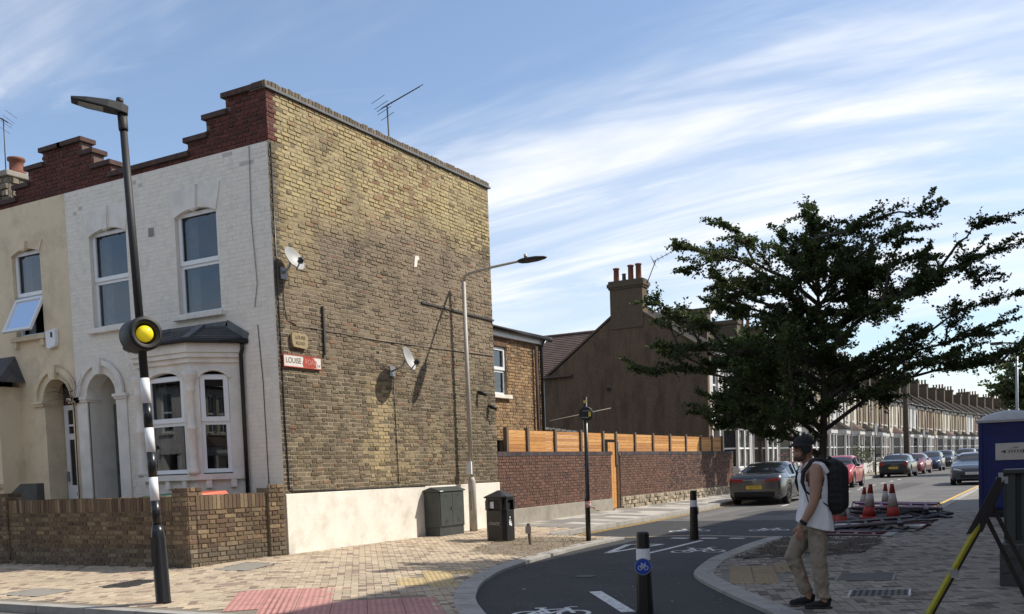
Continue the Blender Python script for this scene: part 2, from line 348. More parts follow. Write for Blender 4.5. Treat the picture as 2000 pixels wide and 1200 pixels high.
# ---------------------------------------------------------------- bricks
def brick_rows(W, H, course, bond, rnd, stretch=.225, head=.1125):
    rows = int(round(H/course)); res = []
    for r in range(rows):
        z0 = r*course; z1 = z0+course
        if bond == 'stretcher': seq = [stretch]; st = -(r % 2)*stretch/2
        elif bond == 'header': seq = [head]; st = -(r % 2)*head/2
        elif bond == 'english': seq = [stretch] if r % 2 else [head]; st = 0 if r % 2 else -head/2
        else: seq = [stretch, head]; st = 0 if r % 2 == 0 else -(stretch+head)/2
        u = st; k = 0
        while u < W-1e-4:
            l = seq[k % len(seq)]*rnd.uniform(.97, 1.03); k += 1; a, b = max(u, 0), min(u+l, W); u += l
            if b-a > .03: res.append((a, b, z0, z1))
    return res
def lay_bricks(parent, mt, o, u, n, W, H, colf, course=.075, bond='flemish', holes=(), joint=.011, proud=.012, seed=1, keep=None, top_n=300, name='brick', jit=.0025, vz=(0, 0, 1), rows=None, cham=.003, stretch=.225, head=.1125):
    rnd = random.Random(seed); o, u, n, vz = Vector(o), Vector(u).normalized(), Vector(n).normalized(), Vector(vz)
    items = []
    for a, b, z0, z1 in (rows or brick_rows(W, H, course, bond, rnd, stretch, head)):
        segs = [(a, b)]; zc = (z0+z1)/2
        for h in holes:
            if h[1] < zc < h[3]:
                ns = []
                for p, q in segs:
                    if q <= h[0] or p >= h[2]: ns.append((p, q)); continue
                    if p < h[0]: ns.append((p, h[0]))
                    if q > h[2]: ns.append((h[2], q))
                segs = ns
        for p, q in segs:
            if q-p < .03: continue
            uc = (p+q)/2
            if keep and not keep(uc, zc): continue
            c = colf(uc, zc, rnd)
            if c is None: continue
            j = joint/2; pr = proud+rnd.uniform(-jit, jit)*1.4
            vs = []
            for (uu, zz_) in ((p+j, z0+j), (q-j, z0+j), (q-j, z1-j), (p+j, z1-j)): vs.append(o+u*uu+vz*zz_-n*.012)
            for sx, sz, uu, zz_ in ((1, 1, p+j, z0+j), (-1, 1, q-j, z0+j), (-1, -1, q-j, z1-j), (1, -1, p+j, z1-j)):
                vs.append(o+u*(uu+sx*(cham+rnd.random()*jit))+vz*(zz_+sz*(cham+rnd.random()*jit))+n*(pr+rnd.uniform(-jit, jit)*.5))
            items.append((vs, c))
    fl = u.cross(vz).dot(n) > 0
    F = [(4, 5, 6, 7), (0, 1, 5, 4), (1, 2, 6, 5), (2, 3, 7, 6), (3, 0, 4, 7)]
    if not fl: F = [tuple(reversed(f)) for f in F]
    items.sort(key=lambda it: (it[0][4]-CAM).length)
    for vs, c in items[:top_n]:
        MB().add(vs, F).build(name, mt, parent, cols=[c]*8)
    rest = items[top_n:]
    if rest:
        m = MB(); cols = []
        for vs, c in rest: m.add(vs, F); cols += [c]*8
        m.build(name+'work', mt, parent, cols=cols, knd='stuff')
def wall_cells(m, o, u, n, W, H, holes, th=.3):
    """solid wall of thickness th behind the plane, with rectangular openings and reveals"""
    o, u, n = Vector(o), Vector(u).normalized(), Vector(n).normalized(); z = Vector((0, 0, 1))
    us = sorted({0, W, *[h[0] for h in holes], *[h[2] for h in holes]}); vs = sorted({0, H, *[h[1] for h in holes], *[h[3] for h in holes]})
    us = [x for x in us if 0 <= x <= W]; vs = [x for x in vs if 0 <= x <= H]
    for i in range(len(us)-1):
        run = None
        for j in range(len(vs)-1):
            uc, vc = (us[i]+us[i+1])/2, (vs[j]+vs[j+1])/2
            solid = not any(h[0] < uc < h[2] and h[1] < vc < h[3] for h in holes)
            if solid:
                if run is None: run = [vs[j], vs[j+1]]
                else: run[1] = vs[j+1]
            if (not solid or j == len(vs)-2) and run is not None:
                m.obox(o, u, z, n, us[i], us[i+1], run[0], run[1], -th, 0); run = None
    return m
def arc_pts(x0, x1, z0, rise, n=10):
    w = (x1-x0)/2; r = (w*w+rise*rise)/(2*rise); cz = z0+rise-r; cxx = (x0+x1)/2; a = math.asin(min(1, w/r)) if rise <= w else math.pi-math.asin(w/r)
    return [(cxx+r*math.sin(-a+2*a*i/n), cz+r*math.cos(-a+2*a*i/n)) for i in range(n+1)]
# ================================================================ THE SETTING
m_ground = mat('far_ground', (.14, .13, .115), (.17, .16, .14), sc=.2, rough=1)
g = MB(); g.quad((-1500, -1500, -.35), (1500, -1500, -.35), (1500, 2500, -.35), (-1500, 2500, -.35)); kind(g.build('ground', m_ground), 'structure')
LANE_L = smooth_line([(-4.2, 7.5), (-4.85, 8.15), (-5.38, 8.8), (-5.94, 9.58), (-6.54, 10.65), (-6.88, 11.42), (-7.25, 12.51), (-7.46, 13.59), (-7.6, 14.6), (-7.74, 15.91), (-7.8, 17.0), (-7.82, 18.47)])
LANE_R = smooth_line([(-4.8, 18.6), (-4.86, 17.34), (-4.8, 15.84), (-4.73, 14.63), (-4.52, 13.45), (-4.36, 12.76), (-4.2, 12.3), (-3.85, 11.65), (-3.38, 10.87), (-2.96, 10.2), (-2.5, 9.5), (-2.0, 8.6), (-1.2, 7.5)])
KERB_L = [(-7.82, 18.47), (-9.55, 18.6), (-9.6, 24), (-9.72, 29), (-9.95, 34), (-10.2, 60), (-10.2, 230)]
KERB_R = [(-2.78, 230), (-2.78, 60), (-2.75, 18.75), (-4.8, 18.7)]
ZR = lambda x, y: zr(y)
ZP = lambda x, y: zp(y)
m = MB(); m.quad((-60, -40, .0), (60, -40, .0), (60, 7.62, .0), (-60, 7.62, .0)); kind(m.build('main_road', m_asphalt_old), 'structure')
lane = LANE_L+[(-9.55, 18.6), (-9.6, 24.2), (-2.75, 24.4), (-2.75, 18.75)]+LANE_R
kind(fill_poly(lane, ZR, .8, 0).build('cycle_lane', m_asphalt), 'structure')
ys = [24.2, 26, 28, 30, 33, 36, 40, 46, 54, 60, 80, 100, 140, 230]
m = MB()
def kx(y):
    for (a, b) in zip(KERB_L[1:], KERB_L[2:]):
        if a[1] <= y <= b[1]: return a[0]+(b[0]-a[0])*(y-a[1])/(b[1]-a[1])
for a, b in zip(ys, ys[1:]): m.quad((kx(a)-.05, a, zr(a)-.003), (-2.73, a, zr(a)-.003), (-2.73, b, zr(b)-.003), (kx(b)-.05, b, zr(b)-.003))
kind(m.build('side_road', m_asphalt_old), 'structure')
# footways (bed below the blocks)
FL = [(-40, 7.75), (-4.4, 7.75)]+[(x-.02, y) for x, y in LANE_L[1:]]+KERB_L[1:]+[(-14.2, 230), (-14.2, 39.0), (-11.55, 39.0), (-11.55, 12.8), (-11.95, 10.95), (-17.2, 10.95), (-17.2, 11.6), (-40, 11.6)]
pave_l = kind(fill_poly(FL, zl, 1.0, -.008).build('pavement', m_bed), 'structure')
FR = [(-1.0, 7.75)]+list(reversed([(x+.02, y) for x, y in LANE_R[:-2]]))+[(-2.77, 18.75), (-2.77, 60), (-2.77, 230), (2.6, 230), (2.6, 7.75)]
m_bed_r = mat('footway_grey', (.17, .16, .145), (.22, .205, .185), sc=12, rough=.95, bump=.3, c3=(.12, .11, .10), sc3=1.2, amt3=.6)
pave_r = kind(fill_poly(FR, ZP, 1.2, -.008).build('pavement', m_bed_r), 'structure')
far = MB(); far.quad((-60, 39, .24), (-13.0, 39, .24), (-13.0, 230, .6), (-60, 230, .6)); far.quad((-60, 11.0, .18), (-11.7, 11.0, .18), (-11.7, 39, .24), (-60, 39, .24))
kind(far.build('garden_ground', m_soil), 'structure')
far = MB(); far.quad((2.4, 7.7, .09), (60, 7.7, .09), (60, 230, .4), (2.4, 230, .4)); kind(far.build('yard_ground', m_concrete), 'structure')

SOIL_L = smooth_line([(-9.25, 14.95), (-9.55, 15.9), (-9.62, 17.2), (-9.2, 17.85), (-7.95, 17.9), (-7.92, 17.0), (-7.86, 15.9), (-7.74, 14.75), (-7.8, 14.3), (-8.4, 14.35), (-9.0, 14.6), (-9.25, 14.95)], 3)[:-1]
SOIL_R = [(-4.42, 14.5), (-4.56, 18.35), (-2.9, 18.4), (-2.68, 17.6), (-2.71, 15.63), (-3.1, 15.08)]
RED = [(-8.11, 7.86), (-9.13, 9.04), (-8.31, 9.76), (-7.62, 8.93), (-6.71, 9.71), (-5.72, 8.42), (-6.2, 7.86)]
TACT_L = [(-7.75, 10.3), (-8.1, 11.9), (-7.55, 12.15), (-7.25, 11.3), (-6.95, 10.5)]
TACT_R = [(-4.0, 12.72), (-4.2, 13.5), (-3.39, 13.89), (-2.89, 11.68), (-3.62, 11.4)]
MH = {'a': [(-12.66, 8.15), (-12.66, 8.72), (-11.8, 8.72), (-11.8, 8.15)], 'b': [(-11.7, 9.0), (-11.75, 9.7), (-11.25, 9.7), (-11.2, 9.0)], 'c': [(-11.3, 10.75), (-11.5, 11.65), (-10.8, 11.6), (-10.6, 10.75)],
      'd': [(-2.5, 12.87), (-1.85, 13.1), (-1.76, 12.25), (-2.4, 12.02)], 'e': [(-2.07, 11.22), (-1.47, 11.45), (-1.4, 10.88), (-2.0, 10.63)]}
def blocks(parent, poly, excl, ang, bounds, zf, seed, tones, top_n=300, size=.1):
    rnd = random.Random(seed); ca, sa = math.cos(R(ang)), math.sin(R(ang)); items = []
    x0, y0, x1, y1 = bounds; cs = [(ca*x+sa*y, -sa*x+ca*y) for x in (x0, x1) for y in (y0, y1)]
    i0, i1 = int(min(c[0] for c in cs)/size)-2, int(max(c[0] for c in cs)/size)+2; j0, j1 = int(min(c[1] for c in cs)/size)-2, int(max(c[1] for c in cs)/size)+2
    for i in range(i0, i1):
        for j in range(j0, j1):
            d = (i-j) % 4
            if d == 0: w, h = 2, 1
            elif d == 3: w, h = 1, 2
            else: continue
            uc, vc = (i+w/2)*size, (j+h/2)*size; x, y = ca*uc-sa*vc, sa*uc+ca*vc
            if not (x0 < x < x1 and y0 < y < y1) or not inpoly(x, y, poly): continue
            if any(inpoly(x, y, e) for e in excl): continue
            a = w*size/2-.0035; b = h*size/2-.0035; z = zf(x, y)+rnd.uniform(-.002, .002)-(.005 if rnd.random() < .02 else 0); t = rnd.random(); tu, tv = rnd.uniform(-.014, .014), rnd.uniform(-.014, .014)
            vs = []
            for dz, ins in ((-.02, 0), (-.002, 0), (0, .003)):
                for su, sv in ((-1, -1), (1, -1), (1, 1), (-1, 1)):
                    uu, vv = uc+su*(a-ins), vc+sv*(b-ins); vs.append((ca*uu-sa*vv, sa*uu+ca*vv, z+dz+tu*(uu-uc)+tv*(vv-vc)+(zf(ca*uu-sa*vv, sa*uu+ca*vv)-zf(x, y))))
            c = tones[-1][1]
            for p, cc in tones:
                if t < p: c = cc; break
                t -= p
            k = rnd.uniform(.9, 1.1)
            items.append((vs, tuple(v*k for v in c), math.hypot(x, y)))
    items.sort(key=lambda q: q[2])
    F = [(8, 9, 10, 11)]+[(a+o, (a+1) % 4+o, (a+1) % 4+4+o, a+4+o) for o in (0, 4) for a in range(4)]
    for vs, c, _ in items[:top_n]: MB().add(vs, F).build('paving_block', m_block, parent, cols=[c]*12)
    mm = MB(); cols = []
    for vs, c, _ in items[top_n:]: mm.add(vs, F); cols += [c]*12
    if mm.v: mm.build('block_paving', m_block, parent, cols=cols, knd='stuff')
BUFF = (.455, .37, .265)
TONES = [(.55, BUFF), (.19, (.50, .405, .28)), (.14, (.39, .30, .21)), (.08, (.29, .205, .155)), (.04, (.23, .165, .13))]
TONES_R = [(.50, (.29, .255, .21)), (.22, (.33, .295, .245)), (.16, (.20, .17, .14)), (.12, (.12, .10, .085))]
KOUT = [(x-.26, y) for x, y in LANE_L]
left_in = [(-40, 7.92), (-4.9, 7.92)]+[(x-.24, y-.05) for x, y in LANE_L[3:]]+[(-9.4, 18.3), (-9.75, 18.9), (-9.75, 20.2), (-11.62, 20.2), (-11.62, 12.8), (-11.95, 10.9), (-17.2, 10.9), (-17.2, 11.5), (-40, 11.5)]
blocks(pave_l, left_in, [SOIL_L, RED, TACT_L]+[MH[k] for k in 'abc'], 38, (-19.5, 7.8, -5, 20.2), zl, 3, TONES)
blocks(pave_r, [(-1.0, 8)]+list(reversed([(x+.24, y) for x, y in LANE_R[:-3]]))+[(-2.6, 18.6), (-2.6, 32), (2.4, 32), (2.4, 8)], [SOIL_R, TACT_R]+[MH[k] for k in 'de'], 20, (-4.7, 8.6, .9, 26), ZP, 4, TONES_R)
# side-street footway: concrete flags in mixed greys
rnd = random.Random(11); y = 20.25; row = 0
FLAG = [(.20, .19, .175), (.43, .40, .355), (.22, .21, .19), (.25, .235, .21), (.45, .42, .37)]
slabs = []
while y < 39:
    ln = .6; n = 3; xs = [kx(y)-.14, 0, 0, -11.62]; xs[1] = xs[0]+(xs[3]-xs[0])*(.36 if row % 2 else .5); xs[2] = xs[0]+(xs[3]-xs[0])*(.7 if row % 2 else .82)
    for a, b in zip(xs, xs[1:]):
        x0, x1 = b+.004, a-.004; q = [(x0, y+.004), (x1, y+.004), (x1, y+ln-.004), (x0, y+ln-.004)]; dz = rnd.uniform(-.002, .002)
        vs = [(p, r, zl(p, r)-.02) for p, r in q]+[(p, r, zl(p, r)+dz) for p, r in q]
        c = FLAG[int(rnd.random()*5)]; MB().add(vs, [(4, 5, 6, 7), (0, 1, 5, 4), (1, 2, 6, 5), (2, 3, 7, 6), (3, 0, 4, 7)]).build('paving_slab', m_block, pave_l, cols=[c]*8)
    y += ln; row += 1
# kerbs, stone by stone
def kerb_run(name, pts, w0, w1, zf, off, length, mt=m_kerb, th=.2, gap=.008, far_limit=1e9):
    root = None; seg = []; acc = 0.0; pts = list(pts); dense = [pts[0]]
    for a, b in zip(pts, pts[1:]):
        l = math.hypot(b[0]-a[0], b[1]-a[1]); k = max(1, int(l/.15)) if a[1] < 60 else 4
        for i in range(1, k+1): dense.append((a[0]+(b[0]-a[0])*i/k, a[1]+(b[1]-a[1])*i/k))
    chunks = [[dense[0]]]; acc = 0
    for a, b in zip(dense, dense[1:]):
        acc += math.hypot(b[0]-a[0], b[1]-a[1]); chunks[-1].append(b)
        if acc >= length and b[1] < 45: chunks.append([b]); acc = 0
    for c in chunks:
        if len(c) < 2: continue
        cc = [c[0]]+[p for i, p in enumerate(c[1:-1]) if i % 2]+[c[-1]]
        dx, dy = cc[-1][0]-cc[-2][0], cc[-1][1]-cc[-2][1]; l = math.hypot(dx, dy)
        cc[-1] = (cc[-1][0]-dx/l*gap, cc[-1][1]-dy/l*gap)
        mm = ribbon(cc, w0, w1, zf, off, th)
        n = len(cc)-1
        mm.f += [(4, 0, 3, 7), (8*(n-1)+5, 8*(n-1)+6, 8*(n-1)+2, 8*(n-1)+1)]; mm.sm += [False, False]
        if root is None: root = kind(mm.build(name, mt), 'structure')
        else: mm.build('kerb_stone', mt, root)
    return root
kerb_run('kerb', [(-30, 7.68), (-8.2, 7.68), (-5.6, 7.72), (-4.45, 7.72)], -.08, .1, lambda x, y: .10, .0, .9)
kerb_run('kerb', LANE_L[3:], -.02, .24, zl, .002, .45)
kerb_run('kerb', KERB_L[1:], -.02, .15, zl, .004, .9)
kerb_run('kerb', KERB_R[:-1], -.16, .02, ZP, .004, .9)
kerb_run('kerb', LANE_R[:-4], -.02, .24, ZP, .002, .45)
m = ribbon([(-9.5, 18.45), (-8.6, 18.62), (-7.8, 18.75), (-7.1, 19.2), (-6.15, 19.28), (-4.85, 18.92)], -.05, .05, ZR, .012, .04); kind(m.build('flush_edging', m_kerb), 'structure')
# soil beds
def soil_bed(poly, mt, zf, nm, seed):
    mm = fill_poly(poly, zf, .14, -.002)
    mm.v = [(x, y, z+.04*fbm(x*3, y*3, seed)+.02*fbm(x*14, y*14, seed)) for x, y, z in mm.v]
    o = mm.build(nm, mt); rr = random.Random(seed); st = MB()
    for i in range(900):
        xs = [p[0] for p in poly]; ysy = [p[1] for p in poly]; x, y = rr.uniform(min(xs), max(xs)), rr.uniform(min(ysy), max(ysy))
        if not inpoly(x, y, poly): continue
        s = rr.uniform(.004, .013); st.sphere((x, y, zf(x, y)+.025+s*.2), s, 5, 3, (1, rr.uniform(.6, 1), .6))
    st.build('soil_clods', mt, o, knd='stuff'); kind(o, 'structure')
soil_bed(SOIL_L, m_soil, zl, 'planting_bed', 2); soil_bed(SOIL_R, m_soil_dark, ZP, 'planting_bed', 5)
# tactile paving
m_tact = mat('tactile_buff', (.52, .40, .20), (.45, .345, .18), sc=12, rough=.85, bump=.2, bsc=120, c3=(.3, .24, .15), sc3=3, amt3=.3)
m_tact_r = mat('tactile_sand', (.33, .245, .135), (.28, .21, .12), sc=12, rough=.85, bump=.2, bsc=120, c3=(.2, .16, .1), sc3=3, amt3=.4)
m_red = mat('tactile_red', (.53, .27, .24), (.47, .24, .21), sc=10, rough=.85, bump=.2, bsc=120, c3=(.3, .17, .15), sc3=2.5, amt3=.35)
def tactile(nm, poly, ang, size, mt, zf, mode):
    root = None; ca, sa = math.cos(R(ang)), math.sin(R(ang)); W = lambda u, v: (ca*u-sa*v, sa*u+ca*v)
    us = [ca*x+sa*y for x, y in poly]; vs = [-sa*x+ca*y for x, y in poly]
    i = int(min(us)/size)-1
    while i*size < max(us):
        j = int(min(vs)/size)-1
        while j*size < max(vs):
            x, y = W((i+.5)*size, (j+.5)*size)
            if inpoly(x, y, poly):
                mm = MB(); g2 = .006
                def bx(u0, u1, v0, v1, z0, z1):
                    q = [W(u0, v0), W(u1, v0), W(u1, v1), W(u0, v1)]; zc = [zf(*p) for p in q]
                    mm.add([(p[0], p[1], zc[k]+z0) for k, p in enumerate(q)]+[(p[0], p[1], zc[k]+z1) for k, p in enumerate(q)], [(4, 5, 6, 7), (0, 1, 5, 4), (1, 2, 6, 5), (2, 3, 7, 6), (3, 0, 4, 7)])
                bx(i*size+g2, (i+1)*size-g2, j*size+g2, (j+1)*size-g2, -.02, 0)
                if mode == 'rib':
                    n = 4
                    for k in range(n): c = (i+(k+.5)/n)*size; bx(c-.016, c+.016, j*size+.012, (j+1)*size-.012, 0, .006)
                else:
                    n = 6
                    for k in range(n):
                        for l in range(n):
                            cu, cv = (i+(k+.5)/n)*size, (j+(l+.5)/n)*size; bx(cu-.013, cu+.013, cv-.013, cv+.013, 0, .0032)
                if root is None: root = kind(mm.build(nm, mt), 'structure')
                else: mm.build('tactile_slab', mt, root)
            j += 1
        i += 1
tactile('tactile_paving', RED, 38, .4, m_red, zl, 'blister'); tactile('tactile_paving', TACT_L, 38, .4, m_tact, zl, 'blister'); tactile('tactile_paving', TACT_R, 17, .3, m_tact_r, ZP, 'rib')
# access covers
def cover(poly, zf, mt, label, dense):
    o = thing('access_cover', label, 'access cover', (sum(p[0] for p in poly)/4, sum(p[1] for p in poly)/4, 0))
    z = max(zf(*p) for p in poly)
    P = [Vector((x, y, zf(x, y)+.001)) for x, y in poly]; c = sum(P, Vector())/4
    fr = MB(); I = [p+(c-p)*.08 for p in P]; up = Vector((0, 0, .004))
    for k in range(4):
        a, b = P[k], P[(k+1) % 4]; d, e = I[(k+1) % 4], I[k]; fr.add([a+up, b+up, d+up, e+up], [(0, 1, 2, 3)])
    fr.build('frame', m_steel if dense else m_concrete, o)
    pl = MB(); pl.quad(*[p for p in I])
    n = 9 if dense else 0
    for i in range(n):
        for j in range(n):
            u, v = (i+.5)/n, (j+.5)/n; q = (I[0]*(1-u)+I[1]*u)*(1-v)+(I[3]*(1-u)+I[2]*u)*v
            w = .018; hx, hy = (w, w*.45) if (i+j) % 2 else (w*.45, w); pl.box(q.x-hx, q.y-hy, q.z, q.x+hx, q.y+hy, q.z+.005)
    pl.build('plate', mt, o)
    return o
m_cov = mat('cover_infill', (.23, .215, .185), (.27, .25, .215), sc=8, rough=.9, bump=.3)
m_cov_d = mat('cover_dark', (.09, .087, .08), (.12, .115, .105), sc=8, rough=.85, bump=.3)
cover(MH['a'], zl, m_cov, 'concrete filled access cover near the kerb left of the striped pole', False)
cover(MH['b'], zl, m_iron, 'chequered iron access cover beside the striped pole', True)
cover(MH['c'], zl, m_cov, 'diamond shaped pale access cover beside the low garden wall', False)
cover(MH['d'], ZP, m_cov_d, 'plain grey access cover behind the walking man', False)
cover(MH['e'], ZP, m_iron, 'dark chequered access cover nearest the walking man\'s feet', True)
# road markings
def mark(nm, pts, w, zf=ZR, off=.004, mt=m_paint_w): return kind(ribbon(pts, -w/2, w/2, zf, off).build(nm, mt), 'structure')
def offset_line(pts, d):
    r = []
    for i, p in enumerate(pts):
        a = pts[max(i-1, 0)]; b = pts[min(i+1, len(pts)-1)]; l = math.hypot(b[0]-a[0], b[1]-a[1]); r.append((p[0]-(b[1]-a[1])/l*d, p[1]+(b[0]-a[0])/l*d))
    return r
dl = smooth_line([(-9.3, 18.95), (-9.42, 20.5), (-9.46, 24), (-9.58, 29), (-9.82, 34), (-9.9, 36)], 5)
mark('yellow_line', dl, .06, mt=m_paint_y); mark('yellow_line', offset_line(dl[:14], -.14), .05, mt=m_paint_y)
for d in (.16, .40): mark('yellow_line', [(-2.78-d, yy) for yy in (24.5, 27, 30, 33, 36, 40, 46)], .11, mt=m_paint_y)
mark('edge_line', [(-9.3, 18.72), (-8.4, 18.85), (-7.6, 19.1), (-7.0, 19.4), (-6.2, 19.42), (-4.9, 19.1)], .05, mt=m_paint_y)
mark('lane_line', [(-6.16, 15.5), (-6.12, 16.5), (-6.09, 18.2)], .1)
mark('lane_line', [(-4.93, 10.72), (-4.4, 9.98), (-3.9, 9.28)], .15)
for a, b in ((-6.9, -6.55), (-6.3, -5.95), (-5.7, -5.4)): mark('give_way_dash', [(a, 18.75), (b, 18.72)], .2)
T = [(-6.88, 15.5), (-7.2, 17.25), (-6.55, 17.3)]
for a, b in ((0, 1), (1, 2), (2, 0)): mark('give_way_triangle', [T[a], T[b]], .12, off=.004+.002*a)
for i in range(6): mark('parking_dash', [(-7.75, 31+i*2.6), (-7.78, 32+i*2.6)], .1)
for i in range(5): mark('parking_dash', [(-8.0-.02*i, 46+i*3), (-8.0-.02*i, 47.2+i*3)], .12)
def bike(c, up, w, h, nm='cycle_symbol'):
    up = Vector((*up, 0)).normalized(); rt = Vector((up.y, -up.x, 0)); c = Vector((*c, 0)); mm = MB(); lay = [0]
    def L(pts, t=.055):
        pp = [(c+rt*(p[0]*w)+up*(p[1]*h)) for p in pts]; lay[0] += 1
        r = ribbon([(p.x, p.y) for p in pp], -t/2, t/2, ZR, .004+.0006*lay[0]); mm.add(r.v, r.f)
    def ring(x, y, r):
        L([(x+r*math.cos(k*math.pi/12), y+r*math.sin(k*math.pi/12)*w/h*1.25) for k in range(25)], .05)
    ring(-.3, 0, .2); ring(.3, 0, .2)
    L([(-.3, 0), (-.12, .38), (.2, .42)]); L([(-.3, 0), (-.02, .02), (.22, .40)]); L([(-.02, .02), (-.16, .52)]); L([(.3, 0), (.19, .55), (.27, .6), (.34, .58)]); L([(-.24, .53), (-.08, .53)], .06)
    kind(mm.build(nm, m_paint_w), 'structure')
bike((-4.62, 8.95), (-.42, .9), .78, .75); bike((-5.42, 16.0), (-.3, .95), .88, 1.2); bike((-7.2, 20.7), (-.3, .95), .85, 1.1); bike((-5.5, 20.9), (-.25, .95), .8, 1.1); bike((-4.2, 31), (-.2, 1), .8, 1.4)
o = MB().lathe((-5.75, 12.2, zr(12.2)+.002), [(.16, 0), (.16, .004), (.12, .005)], 20); 
o = tag(o.build('access_cover', m_iron), 'small round iron cover set in the dark cycle lane', 'access cover')

# worn patches and reinstated trenches in the old road surface
m_patch = mat('asphalt_patch', (.06, .059, .058), (.075, .073, .07), sc=2, rough=.9, bump=.4, bsc=140, fine=.3); m_patch_l = mat('asphalt_worn', (.15, .145, .135), (.12, .117, .11), sc=2, rough=.9, bump=.4, bsc=140, fine=.3)
for i, (pl, mt) in enumerate((([(-7.9, 26.5), (-6.6, 26.4), (-6.4, 29.6), (-7.8, 29.8)], m_patch), ([(-5.6, 33), (-4.3, 33.2), (-4.4, 38.5), (-5.5, 38.3)], m_patch_l), ([(-9.0, 24.9), (-8.4, 24.9), (-8.5, 30.5), (-9.0, 30.4)], m_patch_l), ([(-6.9, 40), (-5.9, 40), (-5.9, 52), (-6.9, 52)], m_patch), ([(-4.9, 25.2), (-3.6, 25.3), (-3.7, 26.6), (-4.9, 26.5)], m_patch))):
    kind(fill_poly(pl, ZR, 1.5, .0012+.0003*i).build('road_patch', mt), 'structure')
rr = random.Random(23); gm = MB()
for i in range(420):
    x, y = rr.uniform(-7.4, -1.2), rr.uniform(9, 19)
    if inpoly(x, y, lane): s_ = rr.uniform(.003, .011); gm.sphere((x, y, zr(y)+s_*.3), s_, 5, 3, (1, .8, .5))
for i in range(500): y = rr.uniform(19, 36); x = kx(y)+.03+abs(rr.gauss(0, .12)); s_ = rr.uniform(.004, .014); gm.sphere((x, y, zr(y)+s_*.3), s_, 5, 3, (1, .8, .5))
o = gm.build('loose_grit', m_kerb); o['kind'] = 'stuff'; tag(o, 'loose grit and stone chips lying on the cycle lane and along the gutter', 'grit')
lf = MB(); lcol = []
for i in range(90):
    x, y = rr.uniform(-9, -1.5), rr.uniform(9.5, 22)
    z = (zr(y) if inpoly(x, y, lane) else (zp(y) if x > -4.7 else zl(x, y)))+.012; a = rr.uniform(0, 6.28); s_ = rr.uniform(.02, .05); dx, dy = math.cos(a)*s_, math.sin(a)*s_
    lf.add([(x-dx, y-dy, z), (x+dy*.45, y-dx*.45, z+.01), (x+dx, y+dy, z+.004), (x-dy*.45, y+dx*.45, z+.008)], [(0, 1, 2, 3)]); lcol += [(.18, .12, .05) if i % 3 else (.45, .43, .4)]*4
o = lf.build('fallen_leaves', m_leaf, cols=lcol); o['kind'] = 'stuff'; tag(o, 'scattered dry leaves and paper scraps on the ground', 'leaf litter')
# ================================================================ HOUSES
XG, YF, XP = -11.65, 12.78, -16.91
Z3 = Vector((0, 0, 1))
def window(parent, o, u, n, u0, u1, z0, z1, mid=None, setb=.1, fw=.065, room=.5, curtain=True, cside=0, frame_mat=None, name='window', sash=True, lower=True, room_part=True):
    o, u, n = Vector(o), Vector(u).normalized(), Vector(n).normalized(); fmx = frame_mat or m_upvc
    P = lambda a, z, d: o+u*a+Z3*z+n*d
    fr = MB(); bx = lambda a, b, c, d, e, f: fr.obox(o, u, Z3, n, a, b, c, d, e, f)
    s0, s1 = -setb-.05, -setb
    bx(u0, u0+fw, z0, z1, s0, s1); bx(u1-fw, u1, z0, z1, s0, s1); bx(u0+fw, u1-fw, z0, z0+fw, s0, s1); bx(u0+fw, u1-fw, z1-fw, z1, s0, s1)
    if mid:
        bx(u0+fw, u1-fw, mid-fw*.55, mid+fw*.55, s0, s1)
        if sash: # projecting top-light frame
            for (a, b, c, d) in ((u0+.01, u0+fw+.02, mid+.02, z1-.02), (u1-fw-.02, u1-.01, mid+.02, z1-.02), (u0+fw+.02, u1-fw-.02, mid+.02, mid+fw+.03), (u0+fw+.02, u1-fw-.02, z1-fw-.02, z1-.02)): bx(a, b, c, d, s1+.001, s1+.03)
    w = fr.build(name, fmx, parent)
    pans = [(z0+fw, (mid-fw*.55) if mid else z1-fw)]+([(mid+fw*.55, z1-fw)] if mid else [])
    if not lower: pans = pans[1:]
    for a, b in pans:
        MB().quad(P(u0+fw, a, s0+.03), P(u1-fw, a, s0+.03), P(u1-fw, b, s0+.03), P(u0+fw, b, s0+.03)).build('pane', m_glass, w)
    if room_part:
        rm = MB(); d = -setb-.06-room
        q = [P(u0, z0, s0), P(u1, z0, s0), P(u1, z1, s0), P(u0, z1, s0), P(u0, z0, d), P(u1, z0, d), P(u1, z1, d), P(u0, z1, d)]
        rm.add(q, [(4, 7, 6, 5), (0, 4, 5, 1), (1, 5, 6, 2), (2, 6, 7, 3), (3, 7, 4, 0)]); rm.build('interior', m_room, w)
    if curtain:
        cm = MB(); wd_ = (u1-u0)*.26; st = 14
        rngs = [(u0+fw*.6, u0+fw*.6+wd_)] if cside == 0 else ([(u1-fw*.6-wd_, u1-fw*.6)] if cside == 1 else [(u0+.03, u0+wd_*1.3), (u1-wd_*1.3, u1-.03)])
        if cside == 3: rngs = [(u0+.03, u1-.03)]
        for a, b in rngs:
            pts = [(a+(b-a)*i/st, -setb-.16+.018*math.sin(i*2.3)) for i in range(st+1)]
            for i in range(st): cm.quad(P(pts[i][0], z0+.05, pts[i][1]), P(pts[i+1][0], z0+.05, pts[i+1][1]), P(pts[i+1][0], z1-.05, pts[i+1][1]), P(pts[i][0], z1-.05, pts[i][1]))
        cm.build('curtain', m_curtain, w)
    return w
